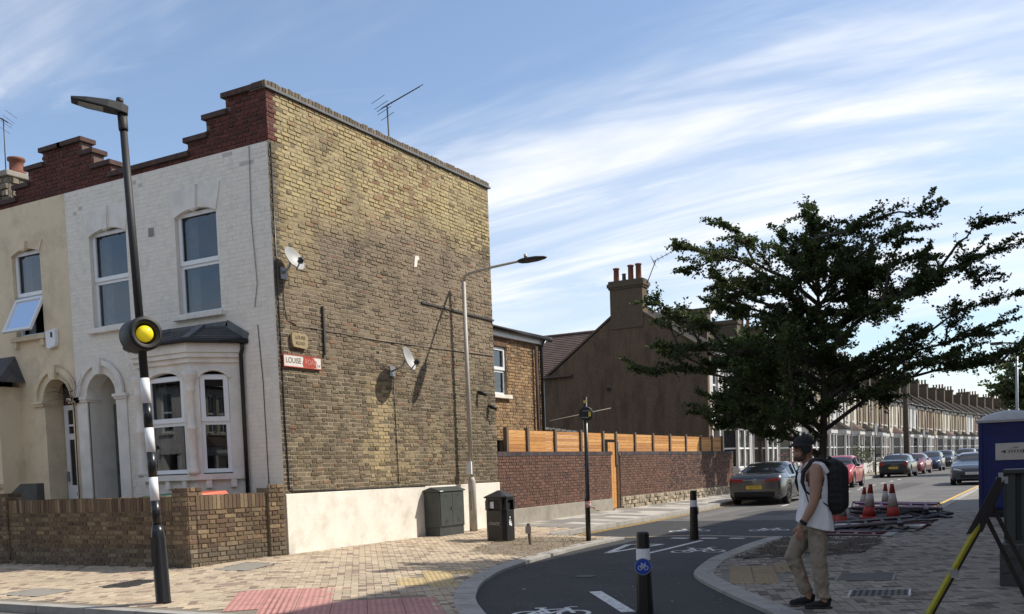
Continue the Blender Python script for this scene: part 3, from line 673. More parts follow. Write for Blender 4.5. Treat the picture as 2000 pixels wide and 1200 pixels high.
def lintel(parent, mt, o, u, n, u0, u1, spring, crown, top, flare=.12, proud=.02, key=True):
    o, u, n = Vector(o), Vector(u), Vector(n); ar = arc_pts(u0, u1, spring, crown-spring, 12)
    po = ar+[(u1+flare, top), (u0-flare, top)]
    l = MB().prism(po, o, u, Z3, n, -.10, proud).build('lintel', mt, parent)
    if key:
        c = (u0+u1)/2; k = MB().prism([(c-.07, crown-.03), (c+.07, crown-.03), (c+.10, top+.03), (c-.10, top+.03)], o, u, Z3, n, -.02, proud+.05)
        k.sphere(o+u*c+Z3*(crown-.02)+n*(proud+.02), .055, 10, 6); k.build('keystone', mt, l)
def sill(parent, mt, o, u, n, u0, u1, z, th=.09, out_=.1, brackets=True):
    s = MB().obox(o, u, Z3, n, u0-.09, u1+.09, z-th, z, -.08, out_).build('sill', mt, parent, bevel=.008)
    if brackets:
        for c in (u0+.02, u1-.02): MB().obox(o, u, Z3, n, c-.05, c+.05, z-th-.13, z-th, -.02, out_*.7).build('bracket', mt, s)
    return s

# ---- corner house
H = thing('corner_house', 'two storey corner house with white painted front and tall yellow brick gable end', 'house', (XG, YF, .2))
FO = (XP, YF, .15); FU = (1, 0, 0); FN = (0, -1, 0)
wl = (.64, 4.39, 1.68, 6.27); wr = (2.97, 4.39, 4.01, 6.27); dr = (.34, .35, 1.17, 3.54); by = (2.2, .0, 4.28, 3.62)
fw_ = wall_cells(MB(), FO, FU, FN, 5.255, 7.07, [wl, wr, dr, by], .28).build('front_wall', m_white_joint, H)
def white_col(uu, vv, r):
    t = .78*r.uniform(.985, 1.015); q = r.random()
    if vv > 6.5 and q < .04: return (.52, .48, .43)
    return (t*1.03, t*.955, t*.84)
LH = [(wl[0]-.14, 6.1, wl[2]+.14, 6.62), (wr[0]-.14, 6.1, wr[2]+.14, 6.62), (.05, .0, 1.46, 3.9), (2.0, 0, 4.5, 4.25)]
lay_bricks(fw_, m_white_brick, FO, FU, FN, 5.255, 7.07, white_col, holes=[wl, wr, dr, by]+LH, proud=.0035, joint=.007, seed=21, bond='flemish', name='painted_brick', jit=.0018)
MB().prism([(.05, .0), (.34, .0), (.34, 3.1), (.05, 3.1)], FO, FU, Z3, FN, -.02, .03).prism([(1.17, 0), (1.46, 0), (1.46, 3.1), (1.17, 3.1)], FO, FU, Z3, FN, -.02, .03).build('pilaster', m_white, H)
# arch round the door
def door_arch(parent, mt, o, x0, x1, spring, r_out, depth=.6):
    o = Vector(o); u = Vector(FU); n = Vector(FN); r = (x1-x0)/2; c = (x0+x1)/2; k = 18
    ring = [(c-r*math.cos(math.pi*i/k), spring+r*math.sin(math.pi*i/k)) for i in range(k+1)]; outr = [(c-r_out*math.cos(math.pi*i/k), spring+r_out*math.sin(math.pi*i/k)) for i in range(k+1)]
    a = MB()
    for i in range(k): a.prism([ring[i], ring[i+1], outr[i+1], outr[i]], o, u, Z3, n, -.30, .03)
    ar = a.build('door_arch', mt, parent)
    h = MB(); out2 = [(c-(r_out+.05)*math.cos(math.pi*i/k), spring+(r_out+.05)*math.sin(math.pi*i/k)) for i in range(k+1)]; out1 = [(c-(r_out-.05)*math.cos(math.pi*i/k), spring+(r_out-.05)*math.sin(math.pi*i/k)) for i in range(k+1)]
    for i in range(k): h.prism([out1[i], out1[i+1], out2[i+1], out2[i]], o, u, Z3, n, .025, .085)
    h.build('hood_mould', mt, ar)
    MB().prism([(c-.08, spring+r-.02), (c+.08, spring+r-.02), (c+.12, spring+r_out+.08), (c-.12, spring+r_out+.08)], o, u, Z3, n, -.05, .12).build('keystone', mt, ar)
    for a0, a1 in ((x0-.31, x0+.02), (x1-.02, x1+.31)): MB().obox(o, u, Z3, n, a0, a1, spring-.1, spring-.055, -.3, .06).obox(o, u, Z3, n, a0-.02, a1+.02, spring-.055, spring, -.3, .085).build('impost', mt, ar)
    # porch recess
    p = MB(); P = lambda a, z, d: o+u*a+Z3*z+n*d; zt = spring+r+.05; e = .003
    p.add([P(x0-e, .2, -.28), P(x1+e, .2, -.28), P(x1+e, zt, -.28), P(x0-e, zt, -.28), P(x0-e, .2, -depth), P(x1+e, .2, -depth), P(x1+e, zt, -depth), P(x0-e, zt, -depth)], [(0, 4, 7, 3), (1, 2, 6, 5), (3, 7, 6, 2), (4, 5, 6, 7), (0, 1, 5, 4)])
    p.build('porch', mt, parent); return ar
door_arch(H, m_white, FO, .34, 1.17, 3.125, .62, .62)
m_door_g = mat('grey_door', (.11, .108, .105), rough=.45, fine=.03)
dd = MB().obox(FO, FU, Z3, FN, .36, 1.15, .36, 3.0, -.6, -.56).build('door', m_door_g, H); MB().obox(FO, FU, Z3, FN, .44, .5, 1.6, 1.85, -.555, -.53).build('handle', m_black, dd)
MB().obox(FO, FU, Z3, FN, .2, 1.3, 0, .34, -.3, .5).build('step', m_concrete, H)
for q in (wl, wr):
    c = 0 if q is wl else 0
    window(H, FO, FU, FN, q[0], q[2], q[1], 6.22, mid=5.27, cside=0)
    lintel(H, m_white, FO, FU, FN, q[0], q[2], 6.13, 6.24, 6.60); sill(H, m_white, FO, FU, FN, q[0], q[2], 4.39, brackets=False)
v = MB().obox(FO, FU, Z3, FN, 2.29, 2.43, 5.9, 6.06, -.01, .012)
for i in range(6): v.obox(FO, FU, Z3, FN, 2.3, 2.42, 5.915+i*.024, 5.925+i*.024, .012, .02)
v.build('air_vent', m_kerb, H)
# other walls and roof
gw = MB().box(XG-.28, YF+.003, .15, XG, YF+7.3, 7.215).box(XG-.28, YF+.262, 7.215, XG, YF+7.3, 8.08).build('gable_wall', m_mortar, H)
MB().box(XG-.275, YF-.02+.28, 7.2, XG-.02, YF+7.2, 8.07)
MB().box(XP, YF+7.0, .15, XG-.28, YF+7.3, 7.0).build('rear_wall', m_mortar, H)
MB().box(XP-.0, YF+.28, .15, XP+.25, YF+7.0, 7.0).build('party_wall', m_mortar, H)
MB().box(XP+.25, YF+.28, 6.85, XG-.28, YF+7.0, 6.95).build('roof', m_slate, H)
pw = MB().box(XP+.5, YF+.25, 6.95, XP+.78, YF+7.0, 7.80).build('party_parapet', m_mortar, H)
SY = (.43, .345, .175); SM = (.27, .21, .135); SMV = (.25, .195, .14); SD = (.12, .095, .058); SDD = (.045, .038, .028); RB = (.15, .045, .032)
GPATCH = [(2.55, 3.0, 3.35, 3.75), (2.4, 2.8, 2.55, 3.0)]
def gable_col(uu, vv, r):
    z = vv+1.28; q = r.random(); k = r.uniform(.87, 1.11)
    if uu < .24 and z > 7.22: return tuple(c*r.uniform(.85, 1.15) for c in (.14, .043, .031))
    edge = sst(.34, .14, uu+.12*fbm(1, z*2)) if z < 7.25 else 0
    band = 6.55-.55*sst(1.4, .2, uu)*1.2-.25*sst(3.6, 7, uu)*0+.5*sst(3.0, 3.8, uu)*sst(5.2, 4.0, uu)*.4+.35*fbm(uu*.7, z*.6, 3)
    if 1.2 < uu < 2.6: band -= .35
    y = sst(band-.45, band+.35, z)
    y = max(y, .75*sst(.9, .5, abs(uu-.45))*sst(4.6, 5.6, z))
    c = mixc(SM, SMV, clamp(.5+1.2*fbm(uu*.8, z*.8, 9)))
    c = mixc(c, SY, y)
    low = sst(4.6, 3.2, z+.5*fbm(uu*.6, z*.6, 5)); c = mixc(c, (.21, .17, .11), low*.85)
    patch = sst(.55, .25, abs(uu-2.75+.12*math.sin(z*4)))*sst(1.35, 1.6, z)*sst(3.7, 3.3, z)+.6*sst(.6, .2, abs(uu-3.6))*sst(1.3, 1.7, z)*sst(2.9, 2.4, z)+.5*sst(.5, .2, abs(uu-4.6))*sst(1.4, 1.8, z)*sst(3.0, 2.6, z)
    c = mixc(c, (.40, .31, .165), clamp(patch)*.95)
    soot = clamp(.62*low*(1-.7*clamp(patch))+.5*sst(2.3, 1.3, z)*(.5+.9*fbm(uu*.5, z*1.5, 2))+.7*sst(5.6, 6.9, uu)*sst(.45, .1, abs(z-6.55+.3*(7-uu)*.4))+.35*sst(6.6, 7.2, uu)*sst(7, 6, z))
    if q < soot*.72: c = mixc(c, SD, .8)
    elif q < soot*.72+.05: c = mixc(c, (.27, .11, .06), .45)
    elif q > .965: c = mixc(c, SDD, .6)
    if uu > 2.9 and uu < 5 and z > 6.7 and q > .8: c = mixc(c, (.24, .10, .055), .6)
    st_ = 1-.30*clamp(.5+1.6*fbm(uu*.35+3, z*.28, 31))*sst(6.6, 5.6, z)-.16*sst(.35, .1, abs(uu-3.25))*sst(3.7, 3.2, z); c = tuple(x*st_ for x in c)
    c = mixc(c, (.06, .052, .042), edge*.75)
    if 1.9 < uu < 3.3 and 3.3 < z < 4.4 and r.random() < .035: c = (.02, .018, .016)
    return tuple(x*k for x in c)
lay_bricks(gw, m_brick, (XG, YF, 1.28), (0, 1, 0), (1, 0, 0), 7.3, 6.80, gable_col, course=.0747, joint=.011, proud=.008, seed=5, jit=.0045, bond='flemish', cham=.004)
MB().box(XG-.02, YF+.004, .12, XG+.032, YF+7.32, 1.285).build('rendered_plinth', m_render_w, H, bevel=.01)
# brick-on-edge coping along the gable
cp = MB().box(XG-.32, YF-.03, 8.085, XG+.05, YF+7.36, 8.125).build('coping', m_lead, H); rr = random.Random(8); y = YF-.02
while y < YF+7.32:
    w = .072*rr.uniform(.9, 1.15); t = rr.uniform(.4, 1.0); h = rr.uniform(.085, .115); mm = MB().box(XG-.29, y, 8.127, XG+.025, y+w, 8.127+h); mm.build('coping_brick', m_brick, cp, cols=[(.19*t+.04, .15*t+.035, .10*t+.03)]*8, bevel=.008); y += w+.012
# stepped red parapets
def red_col(uu, vv, r): k = r.uniform(.55, 1.1); return (.118*k, .031*k, .023*k)
m_rmortar = mat('red_mortar', (.17, .12, .1), (.13, .09, .075), sc=10, rough=1)
def parapet(parent, steps, seed, top_n, name='parapet'):
    m = MB(); c = MB()
    for x0, x1, t in steps: m.box(x0, YF+.02, 7.22, x1, YF+.25, t); c.box(x0-.05, YF-.05, t+.002, x1+.05 if x1 < XG-.1 else x1+.002, YF+.30, t+.085)
    p = m.build(name, m_rmortar, parent); c.build('coping', m_slate_r, p)
    a, b = min(s[0] for s in steps), max(s[1] for s in steps)
    def keep(uu, vv): return any(s[0] <= a+uu < s[1] and 7.22+vv+.03 < s[2] for s in steps)
    lay_bricks(p, m_brick_red, (a, YF+.018, 7.22), (1, 0, 0), (0, -1, 0), b-a, .88, red_col, holes=[], keep=keep, course=.0735, seed=seed, proud=.012, joint=.012, top_n=top_n)
m_slate_r = mat('parapet_coping', (.062, .032, .027), (.09, .055, .045), sc=9, rough=.9, bump=.3)
parapet(H, [(-12.57, XG-.001, 8.1), (-13.05, -12.57, 7.83), (-13.53, -13.05, 7.53), (-15.55, -13.53, 7.30), (-16.02, -15.55, 7.53), (-16.33, -16.02, 7.83), (-16.93, -16.33, 8.1)], 31, 300)
# canted bay
YB = YF-.62; B = thing  # bay polygon in plan
bay_pts = [(-14.92, YF), (-14.36, YB), (-13.08, YB), (-12.53, YF)]
by_ = MB()
def bay_loop(off, z0, z1, m):
    pts = []
    for i, (x, y) in enumerate(bay_pts):
        c = Vector((-13.72, YF+.3)); 
        if i in (0, 3): pts.append((x+(-off if i == 0 else off)*1.05, y))
        else: pts.append((x+(-off if i == 1 else off)*.45, y-off))
    n = len(pts); vs = [(x, y, z0) for x, y in pts]+[(x, y, z1) for x, y in pts]
    m.add(vs, [(i, i+1, n+i+1, n+i) for i in range(n-1)]+[tuple(reversed(range(n))), tuple(range(n, 2*n))])
bay_loop(0, .15, 1.58, by_); bay = by_.build('bay_window', m_white, H)
m = MB(); bay_loop(.09, 1.58, 1.68, m); m.build('sill', m_white, bay)
for i, c in enumerate((-14.1, -13.72, -13.3)): MB().box(c-.05, YB-.07, 1.44, c+.05, YB+.01, 1.578).build('bracket', m_white, bay)
Vb = Vector((.55, .62, 0)).normalized()
for t in (.25, .75):
    p = Vector((-13.08, YB, 0)).lerp(Vector((-12.53, YF, 0)), t); nn = Vector((Vb.y, -Vb.x, 0)); MB().obox(p, Vb, Z3, nn, -.05, .05, 1.44, 1.578, -.01, .07).build('bracket', m_white, bay)
def bay_panel(a, b, u0, u1, seed, cside=0, win=True):
    a = Vector((*a, 0)); b = Vector((*b, 0)); L = (b-a).length; u = (b-a).normalized(); n = Vector((u.y, -u.x, 0))
    hole = [(u0, .0, u1, 1.79)]; m = MB(); wall_cells(m, a+Z3*1.68, u, n, L, 2.1, hole, .12); wall = m.build('bay_wall', m_white, bay)
    ar = arc_pts(u0, u1, 1.66, .12, 10); MB().prism(ar+[(u1, 1.80), (u0, 1.80)], a+Z3*1.68, u, Z3, n, -.119, -.001).build('arch_head', m_white, wall)
    h = MB(); o2 = arc_pts(u0-.05, u1+.05, 1.66, .17, 10); i2 = arc_pts(u0-.005, u1+.005, 1.66, .125, 10)
    for i in range(10): h.prism([i2[i], i2[i+1], o2[i+1], o2[i]], a+Z3*1.68, u, Z3, n, .0, .03)
    h.build('hood_mould', m_white, wall)
    window(bay, a, u, n, u0, u1, 1.70, 3.40, mid=2.57, setb=.05, fw=.07, curtain=cside is not None, cside=cside or 0, room=.45)
bay_panel((-14.36, YB), (-13.08, YB), .17, 1.08, 1, 0)
bay_panel((-13.08, YB), (-12.53, YF), .13, .62, 2, None)
bay_panel((-14.92, YF), (-14.36, YB), .2, .7, 3, None)
for (x, y) in ((-13.08, YB), (-14.36, YB)): # colonnettes
    MB().lathe((x, y-.03, 1.68), [(.10, 0), (.10, .06), (.07, .1), (.066, .75), (.085, .77), (.085, .82), (.066, .85), (.062, 1.4), (.08, 1.42), (.08, 1.47), (.07, 1.5), (.10, 1.62), (.125, 1.7), (.125, 1.76)], 16).build('column', m_white, bay)
m = MB(); bay_loop(.05, 3.6, 3.68, m); bay_loop(.10, 3.683, 3.76, m); bay_loop(.13, 3.763, 3.93, m); m.build('cornice', m_white, bay)
# hipped slate roof of the bay
rf = MB(); e = [(-15.1, YF+.02), (-14.46, YB-.17), (-12.98, YB-.17), (-12.32, YF+.02)]; t = [(-14.55, YF+.02), (-14.1, YF-.1), (-13.3, YF-.1), (-12.8, YF+.02)]
E_ = [Vector((x, y, 3.96)) for x, y in e]; T_ = [Vector((x, y, 4.27)) for x, y in t]
for i in range(3):
    for k in range(5):
        a0, a1 = k/5, (k+1)/5; lift = Vector((0, 0, .018))
        p = [E_[i].lerp(T_[i], a0), E_[i+1].lerp(T_[i+1], a0), E_[i+1].lerp(T_[i+1], a1), E_[i].lerp(T_[i], a1)]
        rf.add([p[0]+lift, p[1]+lift, p[2], p[3], p[0], p[1]], [(0, 1, 2, 3), (4, 5, 1, 0)])
rf.add(T_+E_, [(0, 1, 2, 3), (7, 6, 5, 4)]); rfo = rf.build('bay_roof', m_slate, bay)
h = MB()
for i in (1, 2): h.beam(E_[i]+Vector((0, 0, .02)), T_[i]+Vector((0, 0, .03)), .12, .05)
h.build('hip_tile', m_lead, rfo)
MB().box(-14.6, YF-.03, 4.25, -12.75, YF-.001, 4.34).beam((-12.78, YF-.02, 4.30), (-12.3, YF-.02, 4.03), .02, .12).build('flashing', m_lead, rfo)
gt = MB().tube([(p.x, p.y-.02, 3.95) for p in E_], .045, 8); gt.build('gutter', m_black, bay)
MB().tube([(-12.4, YF-.06, 3.93), (-12.4, YF-.06, 3.82), (-12.44, YF-.06, 3.72), (-12.44, YF-.06, .25)], .036, 10).build('downpipe', m_black, H)
MB().tube([(-12.05, YF-.02, 7.2), (-12.08, YF-.02, 6.0), (-12.02, YF-.02, 4.9), (-12.1, YF-.02, 4.5)], .008, 5).build('cable', m_kerb, H)
MB().tube([(-12.06, YF-.015, 4.2), (-12.0, YF-.015, 3.2), (-11.98, YF-.015, .5)], .007, 5).build('cable', m_iron, H)
MB().obox(FO, FU, Z3, FN, 1.78, 1.92, 2.98, 3.13, .0, .02).build('name_plate', m_iron, H)
# things fixed to the gable
def pipe(nm, pts, r, mt, parent): return MB().tube(pts, r, 6).build(nm, mt, parent)
GX = XG+.02
pipe('cable', [(GX, 12.98, 5.0), (GX, 12.99, 4.45), (GX, 13.05, 4.28), (GX, 13.3, 4.2), (GX, 13.9, 4.2), (GX, 15.6, 4.17), (GX, 17.5, 4.2), (GX, 20.0, 4.24)], .009, m_mortar_grey, H)
pipe('cable', [(GX, 12.83, 7.2), (GX, 12.84, 4.0), (GX, 12.85, 2.5), (GX, 12.88, 1.4), (GX, 12.98, 1.33), (GX, 14.5, 1.30), (GX+.02, 17, 1.30)], .012, m_black, H)
pipe('cable', [(GX, 16.05, 3.6), (GX, 16.06, 2.4), (GX, 16.08, 1.35)], .008, m_black, H)
box('conduit', m_iron, H, GX-.005, 13.955, 3.74, GX+.03, 13.995, 4.62)
MB().beam((GX, 17.15, 5.10), (GX, 20.1, 5.06), .03, .04).build('lead_ledge', m_iron, H)
m = MB(); rr = random.Random(3)
m.prism([(0, .0), (.10, .03), (.13, .16), (.2, .2), (.17, .26), (.05, .24), (.02, .12)], (GX-.01, 16.93, 5.78), (0, 1, 0), (0, 0, 1), (1, 0, 0), 0, .012); m.build('plaster_patch', m_render_w, H)
def dish(label, c, r, face, armv):
    o = thing('satellite_dish', label, 'satellite dish', (XG, c[1], c[2])); c = Vector(c); f = Vector(face).normalized()
    d = MB().lathe(c, [(.01, .0)]+[(r*i/8, .30*r*(i/8)**2) for i in range(1, 9)]+[(r*1.02, .31*r), (r*.99, .285*r)]+[(r*i/8, .30*r*(i/8)**2-.012) for i in range(7, 0, -1)], 28, axis=f); d.build('reflector', m_dish, o)
    l = c+f*(r*.95)+Vector((0, 0, -r*.55)); MB().tube([c-Vector((0, 0, r*.95))+f*.1, l], .012, 6).build('arm', m_dark_dish, o); MB().cyl(l+f*.06, l-f*.05, .035).box(l.x-.03, l.y-.03, l.z-.05, l.x+.03, l.y+.03, l.z+.05).build('receiver', m_blackmatt, o)
    MB().tube([c-f*.01, c-f*.12+Vector((0, 0, -.1)), (XG+.01, c.y-.02, c.z-.2)], .02, 8).box(XG+.012, c.y-.1, c.z-.3, XG+.03, c.y+.06, c.z-.1).build('wall_bracket', m_steel, o)
m_dish = mat('dish_grey', (.34, .34, .335), rough=.5, fine=.04); m_dark_dish = mat('dish_arm', (.14, .14, .14), rough=.5, fine=0)
dish('pale satellite dish high beside the white corner of the gable', (XG+.2, 13.02, 5.25), .22, (.82, .05, .42), None)
dish('grey satellite dish on the middle of the brick gable above its round shadow', (XG+.36, 16.03, 3.80), .24, (.92, .22, .32), None)
# signs
def text(s, size, loc, rot, mt, parent, name='lettering', ext=.002, font_x=1.0, align='CENTER'):
    c = bpy.data.curves.new(name, 'FONT'); c.body = s; c.size = size; c.extrude = ext; c.align_x = align; c.align_y = 'CENTER'
    tmp = bpy.data.objects.new('tmp', c); COL.objects.link(tmp); dg = bpy.context.evaluated_depsgraph_get(); me = bpy.data.meshes.new_from_object(tmp.evaluated_get(dg)); COL.objects.unlink(tmp); bpy.data.objects.remove(tmp)
    M = Matrix.Translation(loc) @ rot.to_4x4() @ Matrix.Diagonal((font_x, 1, 1, 1)); me.transform(M); me.materials.clear(); me.materials.append(mt)
    o = bpy.data.objects.new(name, me); link(o, parent); return o
RG = Matrix(((0, 0, 1), (1, 0, 0), (0, 1, 0)))      # text facing +X, reading along +Y
m_sign_w = mat('sign_enamel', (.70, .67, .62), (.62, .59, .54), sc=9, rough=.5, fine=.08, bsc=30); m_sign_r = mat('sign_red', (.42, .06, .035), (.34, .05, .03), sc=10, rough=.6, fine=.15); m_letter = mat('sign_letter', (.10, .075, .065), rough=.7, fine=0); m_letter_r = mat('letter_red', (.60, .26, .22), rough=.7, fine=0)
S = thing('street_sign', 'white enamel street sign reading LOUISE ROAD with a red smear over it', 'street sign', (XG+.02, 13.35, 3.58))
sx = XG+.026
MB().box(sx, 12.87, 3.475, sx+.02, 13.84, 3.675).build('sign_plate', m_sign_w, S)
fr = MB(); 
for a in ((12.86, 3.465, 13.85, 3.48), (12.86, 3.67, 13.85, 3.685), (12.86, 3.48, 12.875, 3.67), (13.835, 3.48, 13.85, 3.67)): fr.box(sx, a[0], a[1], sx+.026, a[2], a[3])
fr.build('border', m_sign_r, S)
text('LOUISE', .135, (sx+.021, 13.115, 3.578), RG, m_letter, S, font_x=.9); text('ROAD', .125, (sx+.0235, 13.56, 3.575), RG, m_letter_r, S, font_x=.9); text('E.6', .06, (sx+.021, 13.77, 3.53), RG, m_letter, S)
MB().prism([(13.36, 3.485), (13.34, 3.55), (13.37, 3.62), (13.36, 3.66), (13.5, 3.669), (13.6, 3.668), (13.66, 3.64), (13.69, 3.58), (13.71, 3.49), (13.6, 3.482), (13.45, 3.484)], (sx+.0205, 0, 0), (0, 1, 0), (0, 0, 1), (1, 0, 0), 0, .0012).build('red_smear', m_sign_r, S)
S = thing('stone_name_plaque', 'small carved stone plaque reading LOUISE ROAD above the enamel sign', 'plaque', (XG+.02, 13.28, 3.94))
m_plq = mat('plaque_stone', (.37, .29, .165), (.30, .24, .14), sc=14, rough=.9, bump=.3); m_plq_l = mat('plaque_letter', (.13, .095, .06), rough=.9, fine=0)
MB().prism([(13.09, 3.88), (13.13, 3.82), (13.44, 3.80), (13.49, 3.85), (13.49, 4.01), (13.45, 4.055), (13.11, 4.065), (13.08, 4.02)], (sx-.004, 0, 0), (0, 1, 0), (0, 0, 1), (1, 0, 0), 0, .045).build('plaque_stone', m_plq, S)
text('LOUISE', .085, (sx+.043, 13.29, 3.985), RG, m_plq_l, S); text('ROAD', .08, (sx+.043, 13.29, 3.885), RG, m_plq_l, S)
for i, (y, z) in enumerate(((19.3, 3.36), (19.74, 3.06))):
    o = thing('security_camera', ('upper' if i == 0 else 'lower')+' of two small black security cameras at the far end of the gable', 'camera', (XG+.02, y, z)); MB().cyl((XG+.016, y, z), (XG+.06, y, z), .035).build('mount', m_black, o); MB().cyl((XG+.05, y, z-.02), (XG+.2, y+.06, z-.07), .042, .045).build('camera_body', m_blackmatt, o)
def yagi(nm, label, base, top, d, L, n, el=.35, r=.012, s0=.45, s1=.18):
    o = thing(nm, label, 'aerial', base); base, top = Vector(base), Vector(top); d = Vector(d).normalized()
    MB().tube([base, top], r, 6).build('mast', m_iron, o); bm = MB().tube([top-d*L*.15, top+d*L], r*.8, 6).build('boom', m_iron, o)
    side = d.cross(Z3).normalized(); 
    for i in range(n): t = i/(n-1); p = top-d*L*.12+d*L*1.1*t; w = s0+(s1-s0)*t; MB().tube([p-side*w/2, p+side*w/2], r*.55, 4).build('element', m_iron, o)
    rf = MB(); up = side.cross(d)
    for k in (-.18, -.06, .06, .18): p = top-d*L*.13+up*k; rf.tube([p-side*s0*.55, p+side*s0*.55], r*.4, 4)
    rf.build('reflector', m_iron, o); return o
yagi('tv_aerial', 'dark many rodded aerial on the roof of the corner house', (-11.95, 16.72, 6.9), (-11.95, 16.67, 9.02), (.35, .75, .55), .95, 12, r=.016, s0=.5, s1=.3)
# ---- rear extension
EX = -11.98
X = thing('rear_extension', 'yellow brick rear extension with one white window and slate roof', 'house extension', (EX, 21.5, .2))
ew = (.30, 3.25, 1.16, 4.48); eg = (.05, .0, .75, 2.45)
wall_cells(MB(), (EX, YF+7.32, .15), (0, 1, 0), (1, 0, 0), 3.05, 4.75, [(.30, 3.25, 1.16, 4.42), (.1, 1.0, .8, 2.15)], .28).build('wall', m_mortar, X)
def ext_col(uu, vv, r): k = r.uniform(.75, 1.2); q = r.random(); c = (.34, .215, .105); c = mixc(c, (.25, .13, .07), .6) if q < .2 else c; c = mixc(c, (.09, .075, .055), .6) if q > .95 or (vv > 4.1 and q > .6) else c; return tuple(x*k for x in c)
lay_bricks(X, m_brick, (EX, YF+7.32, .15), (0, 1, 0), (1, 0, 0), 3.05, 4.75, ext_col, holes=[(.30, 3.25, 1.16, 4.55), (.1, 1.0, .8, 2.2)], seed=12, jit=.004, joint=.012)
EO = (EX, YF+7.32, .15)
window(X, EO, (0, 1, 0), (1, 0, 0), .30, 1.16, 3.25, 4.42, mid=3.84, setb=.07, cside=3)
window(X, EO, (0, 1, 0), (1, 0, 0), .1, .8, 1.0, 2.15, setb=.07, cside=3, frame_mat=m_iron)
sill(X, m_render_w, EO, (0, 1, 0), (1, 0, 0), .30, 1.16, 3.25, brackets=False)
rr = random.Random(4)
for i in range(9): MB().obox(EO, (0, 1, 0), Z3, (1, 0, 0), .25+i*.107, .25+i*.107+.095, 4.43, 4.65, -.01, .016+rr.random()*.004).build('arch_brick', m_brick_red, X, cols=[tuple(c*rr.uniform(.7, 1.2) for c in (.16, .085, .05))]*8)
wb = MB(); wall_cells(wb, (EX, YF+10.37, .15), (-1, 0, 0), (0, 1, 0), 3.6, 4.75, [], .28); wb.build('end_wall', m_mortar, X)
rf = MB(); 
for k in range(14):
    x0, x1 = EX+.22-k*.26, EX+.22-(k+1)*.26-.03; z0, z1 = 4.98+k*.075, 4.98+(k+1)*.075
    rf.add([(x0, YF+7.3, z0+.02), (x0, YF+10.6, z0+.02), (x1, YF+10.6, z1), (x1, YF+7.3, z1), (x0, YF+7.3, z0), (x0, YF+10.6, z0)], [(0, 1, 2, 3), (4, 5, 1, 0)])
rf.build('roof', m_slate, X)
MB().box(EX+.02, YF+7.33, 4.80, EX+.1, YF+10.45, 4.95).build('fascia', m_upvc, X); MB().tube([(EX+.17, YF+7.33, 4.97), (EX+.17, YF+10.62, 4.94)], .055, 8).build('gutter', m_black, X)
MB().tube([(EX+.17, YF+10.3, 4.9), (EX+.08, YF+10.2, 4.7), (EX+.08, YF+10.2, .3)], .045, 8).build('downpipe', m_black, X); MB().tube([(EX+.09, YF+9.9, 4.72), (EX+.09, YF+9.9, .3)], .045, 8).build('downpipe', m_tile, X)
lt = MB()
for k in range(8): lt.box(-13.2, 23.6+k*.34, 2.62-k*.012, -12.2, 23.6+k*.34+.3, 2.68-k*.012)
lt.build('lean_to_roof', m_lead, X); MB().box(-13.2, 23.6, .2, -13.1, 26.2, 2.6).box(-12.3, 23.6, .2, -12.25, 26.2, 2.55).build('lean_to_wall', m_upvc, X)

# ---- cream neighbour
Y_ = thing('cream_house', 'cream painted terraced house left of the white corner house', 'house', (-20, YF, .2))
NO = (-22.2, YF, .15); W2 = 5.29
nw = (3.55, 4.45, 4.44, 6.2); nd = (4.3, .35, 5.15, 3.54); nb = (.9, 0, 3.3, 3.62)
wall_cells(MB(), NO, FU, FN, W2-.003, 7.07, [nw, nd, nb], .28).build('front_wall', m_cream, Y_)
door_arch(Y_, m_cream, NO, 4.3, 5.13, 3.125, .6, .5)
parapet(Y_, [(-17.5, -16.94, 8.1), (-17.98, -17.5, 7.83), (-18.4, -17.98, 7.53), (-22.2, -18.4, 7.30)], 32, 150)
lintel(Y_, m_cream, NO, FU, FN, nw[0], nw[2], 6.08, 6.19, 6.3, key=True); sill(Y_, m_cream, NO, FU, FN, nw[0], nw[2], 4.45)
w = window(Y_, NO, FU, FN, nw[0], nw[2], nw[1], 6.17, mid=5.25, cside=0, sash=True, lower=False)
# tilted-out lower light
hg = Vector(NO)+Vector(FU)*nw[0]+Z3*5.22+Vector(FN)*(-.05); dn = (Vector(FN)*.45-Z3*.89).normalized(); nn = dn.cross(Vector(FU)).normalized(); ww = nw[2]-nw[0]
sf = MB(); 
for a, b, c, d in ((0, .06, 0, .78), (ww-.06, ww, 0, .78), (.06, ww-.06, 0, .06), (.06, ww-.06, .72, .78)): sf.obox(hg, FU, dn, nn, a, b, c, d, -.025, .025)
sf.build('open_light', m_upvc, w); MB().quad(*[hg+Vector(FU)*a+dn*b for a, b in ((.06, .06), (ww-.06, .06), (ww-.06, .72), (.06, .72))]).build('pane', m_glass, w)
MB().box(XP-.98-.0, YF-.02, 6.3, XP-.75, YF+.01, 6.32)
# its door
dd = MB().obox(NO, FU, Z3, FN, 4.32, 5.11, .9, 3.0, -.46, -.42); dd = MB()
for a, b, c, d in ((4.32, 4.44, 1.0, 3.05), (4.99, 5.11, 1.0, 3.05), (4.44, 4.99, 1.0, 1.42), (4.44, 4.99, 2.35, 2.47), (4.44, 4.99, 2.95, 3.05), (4.44, 4.99, 2.62, 2.66)): dd.obox(NO, FU, Z3, FN, a, b, c, d, -.46, -.41)
dd = dd.build('door', m_upvc, Y_); g2 = MB(); g2.quad(*[Vector(NO)+Vector(FU)*a+Z3*b+Vector(FN)*-.43 for a, b in ((4.44, 1.42), (4.99, 1.42), (4.99, 2.95), (4.44, 2.95))]); g2.build('pane', m_carglass, dd); MB().obox(NO, FU, Z3, FN, 4.6, 4.85, 1.2, 1.27, -.409, -.39).build('letter_flap', m_steel, dd); MB().obox(NO, FU, Z3, FN, 4.36, 4.4, 1.5, 1.7, -.409, -.37).build('handle', m_steel, dd)
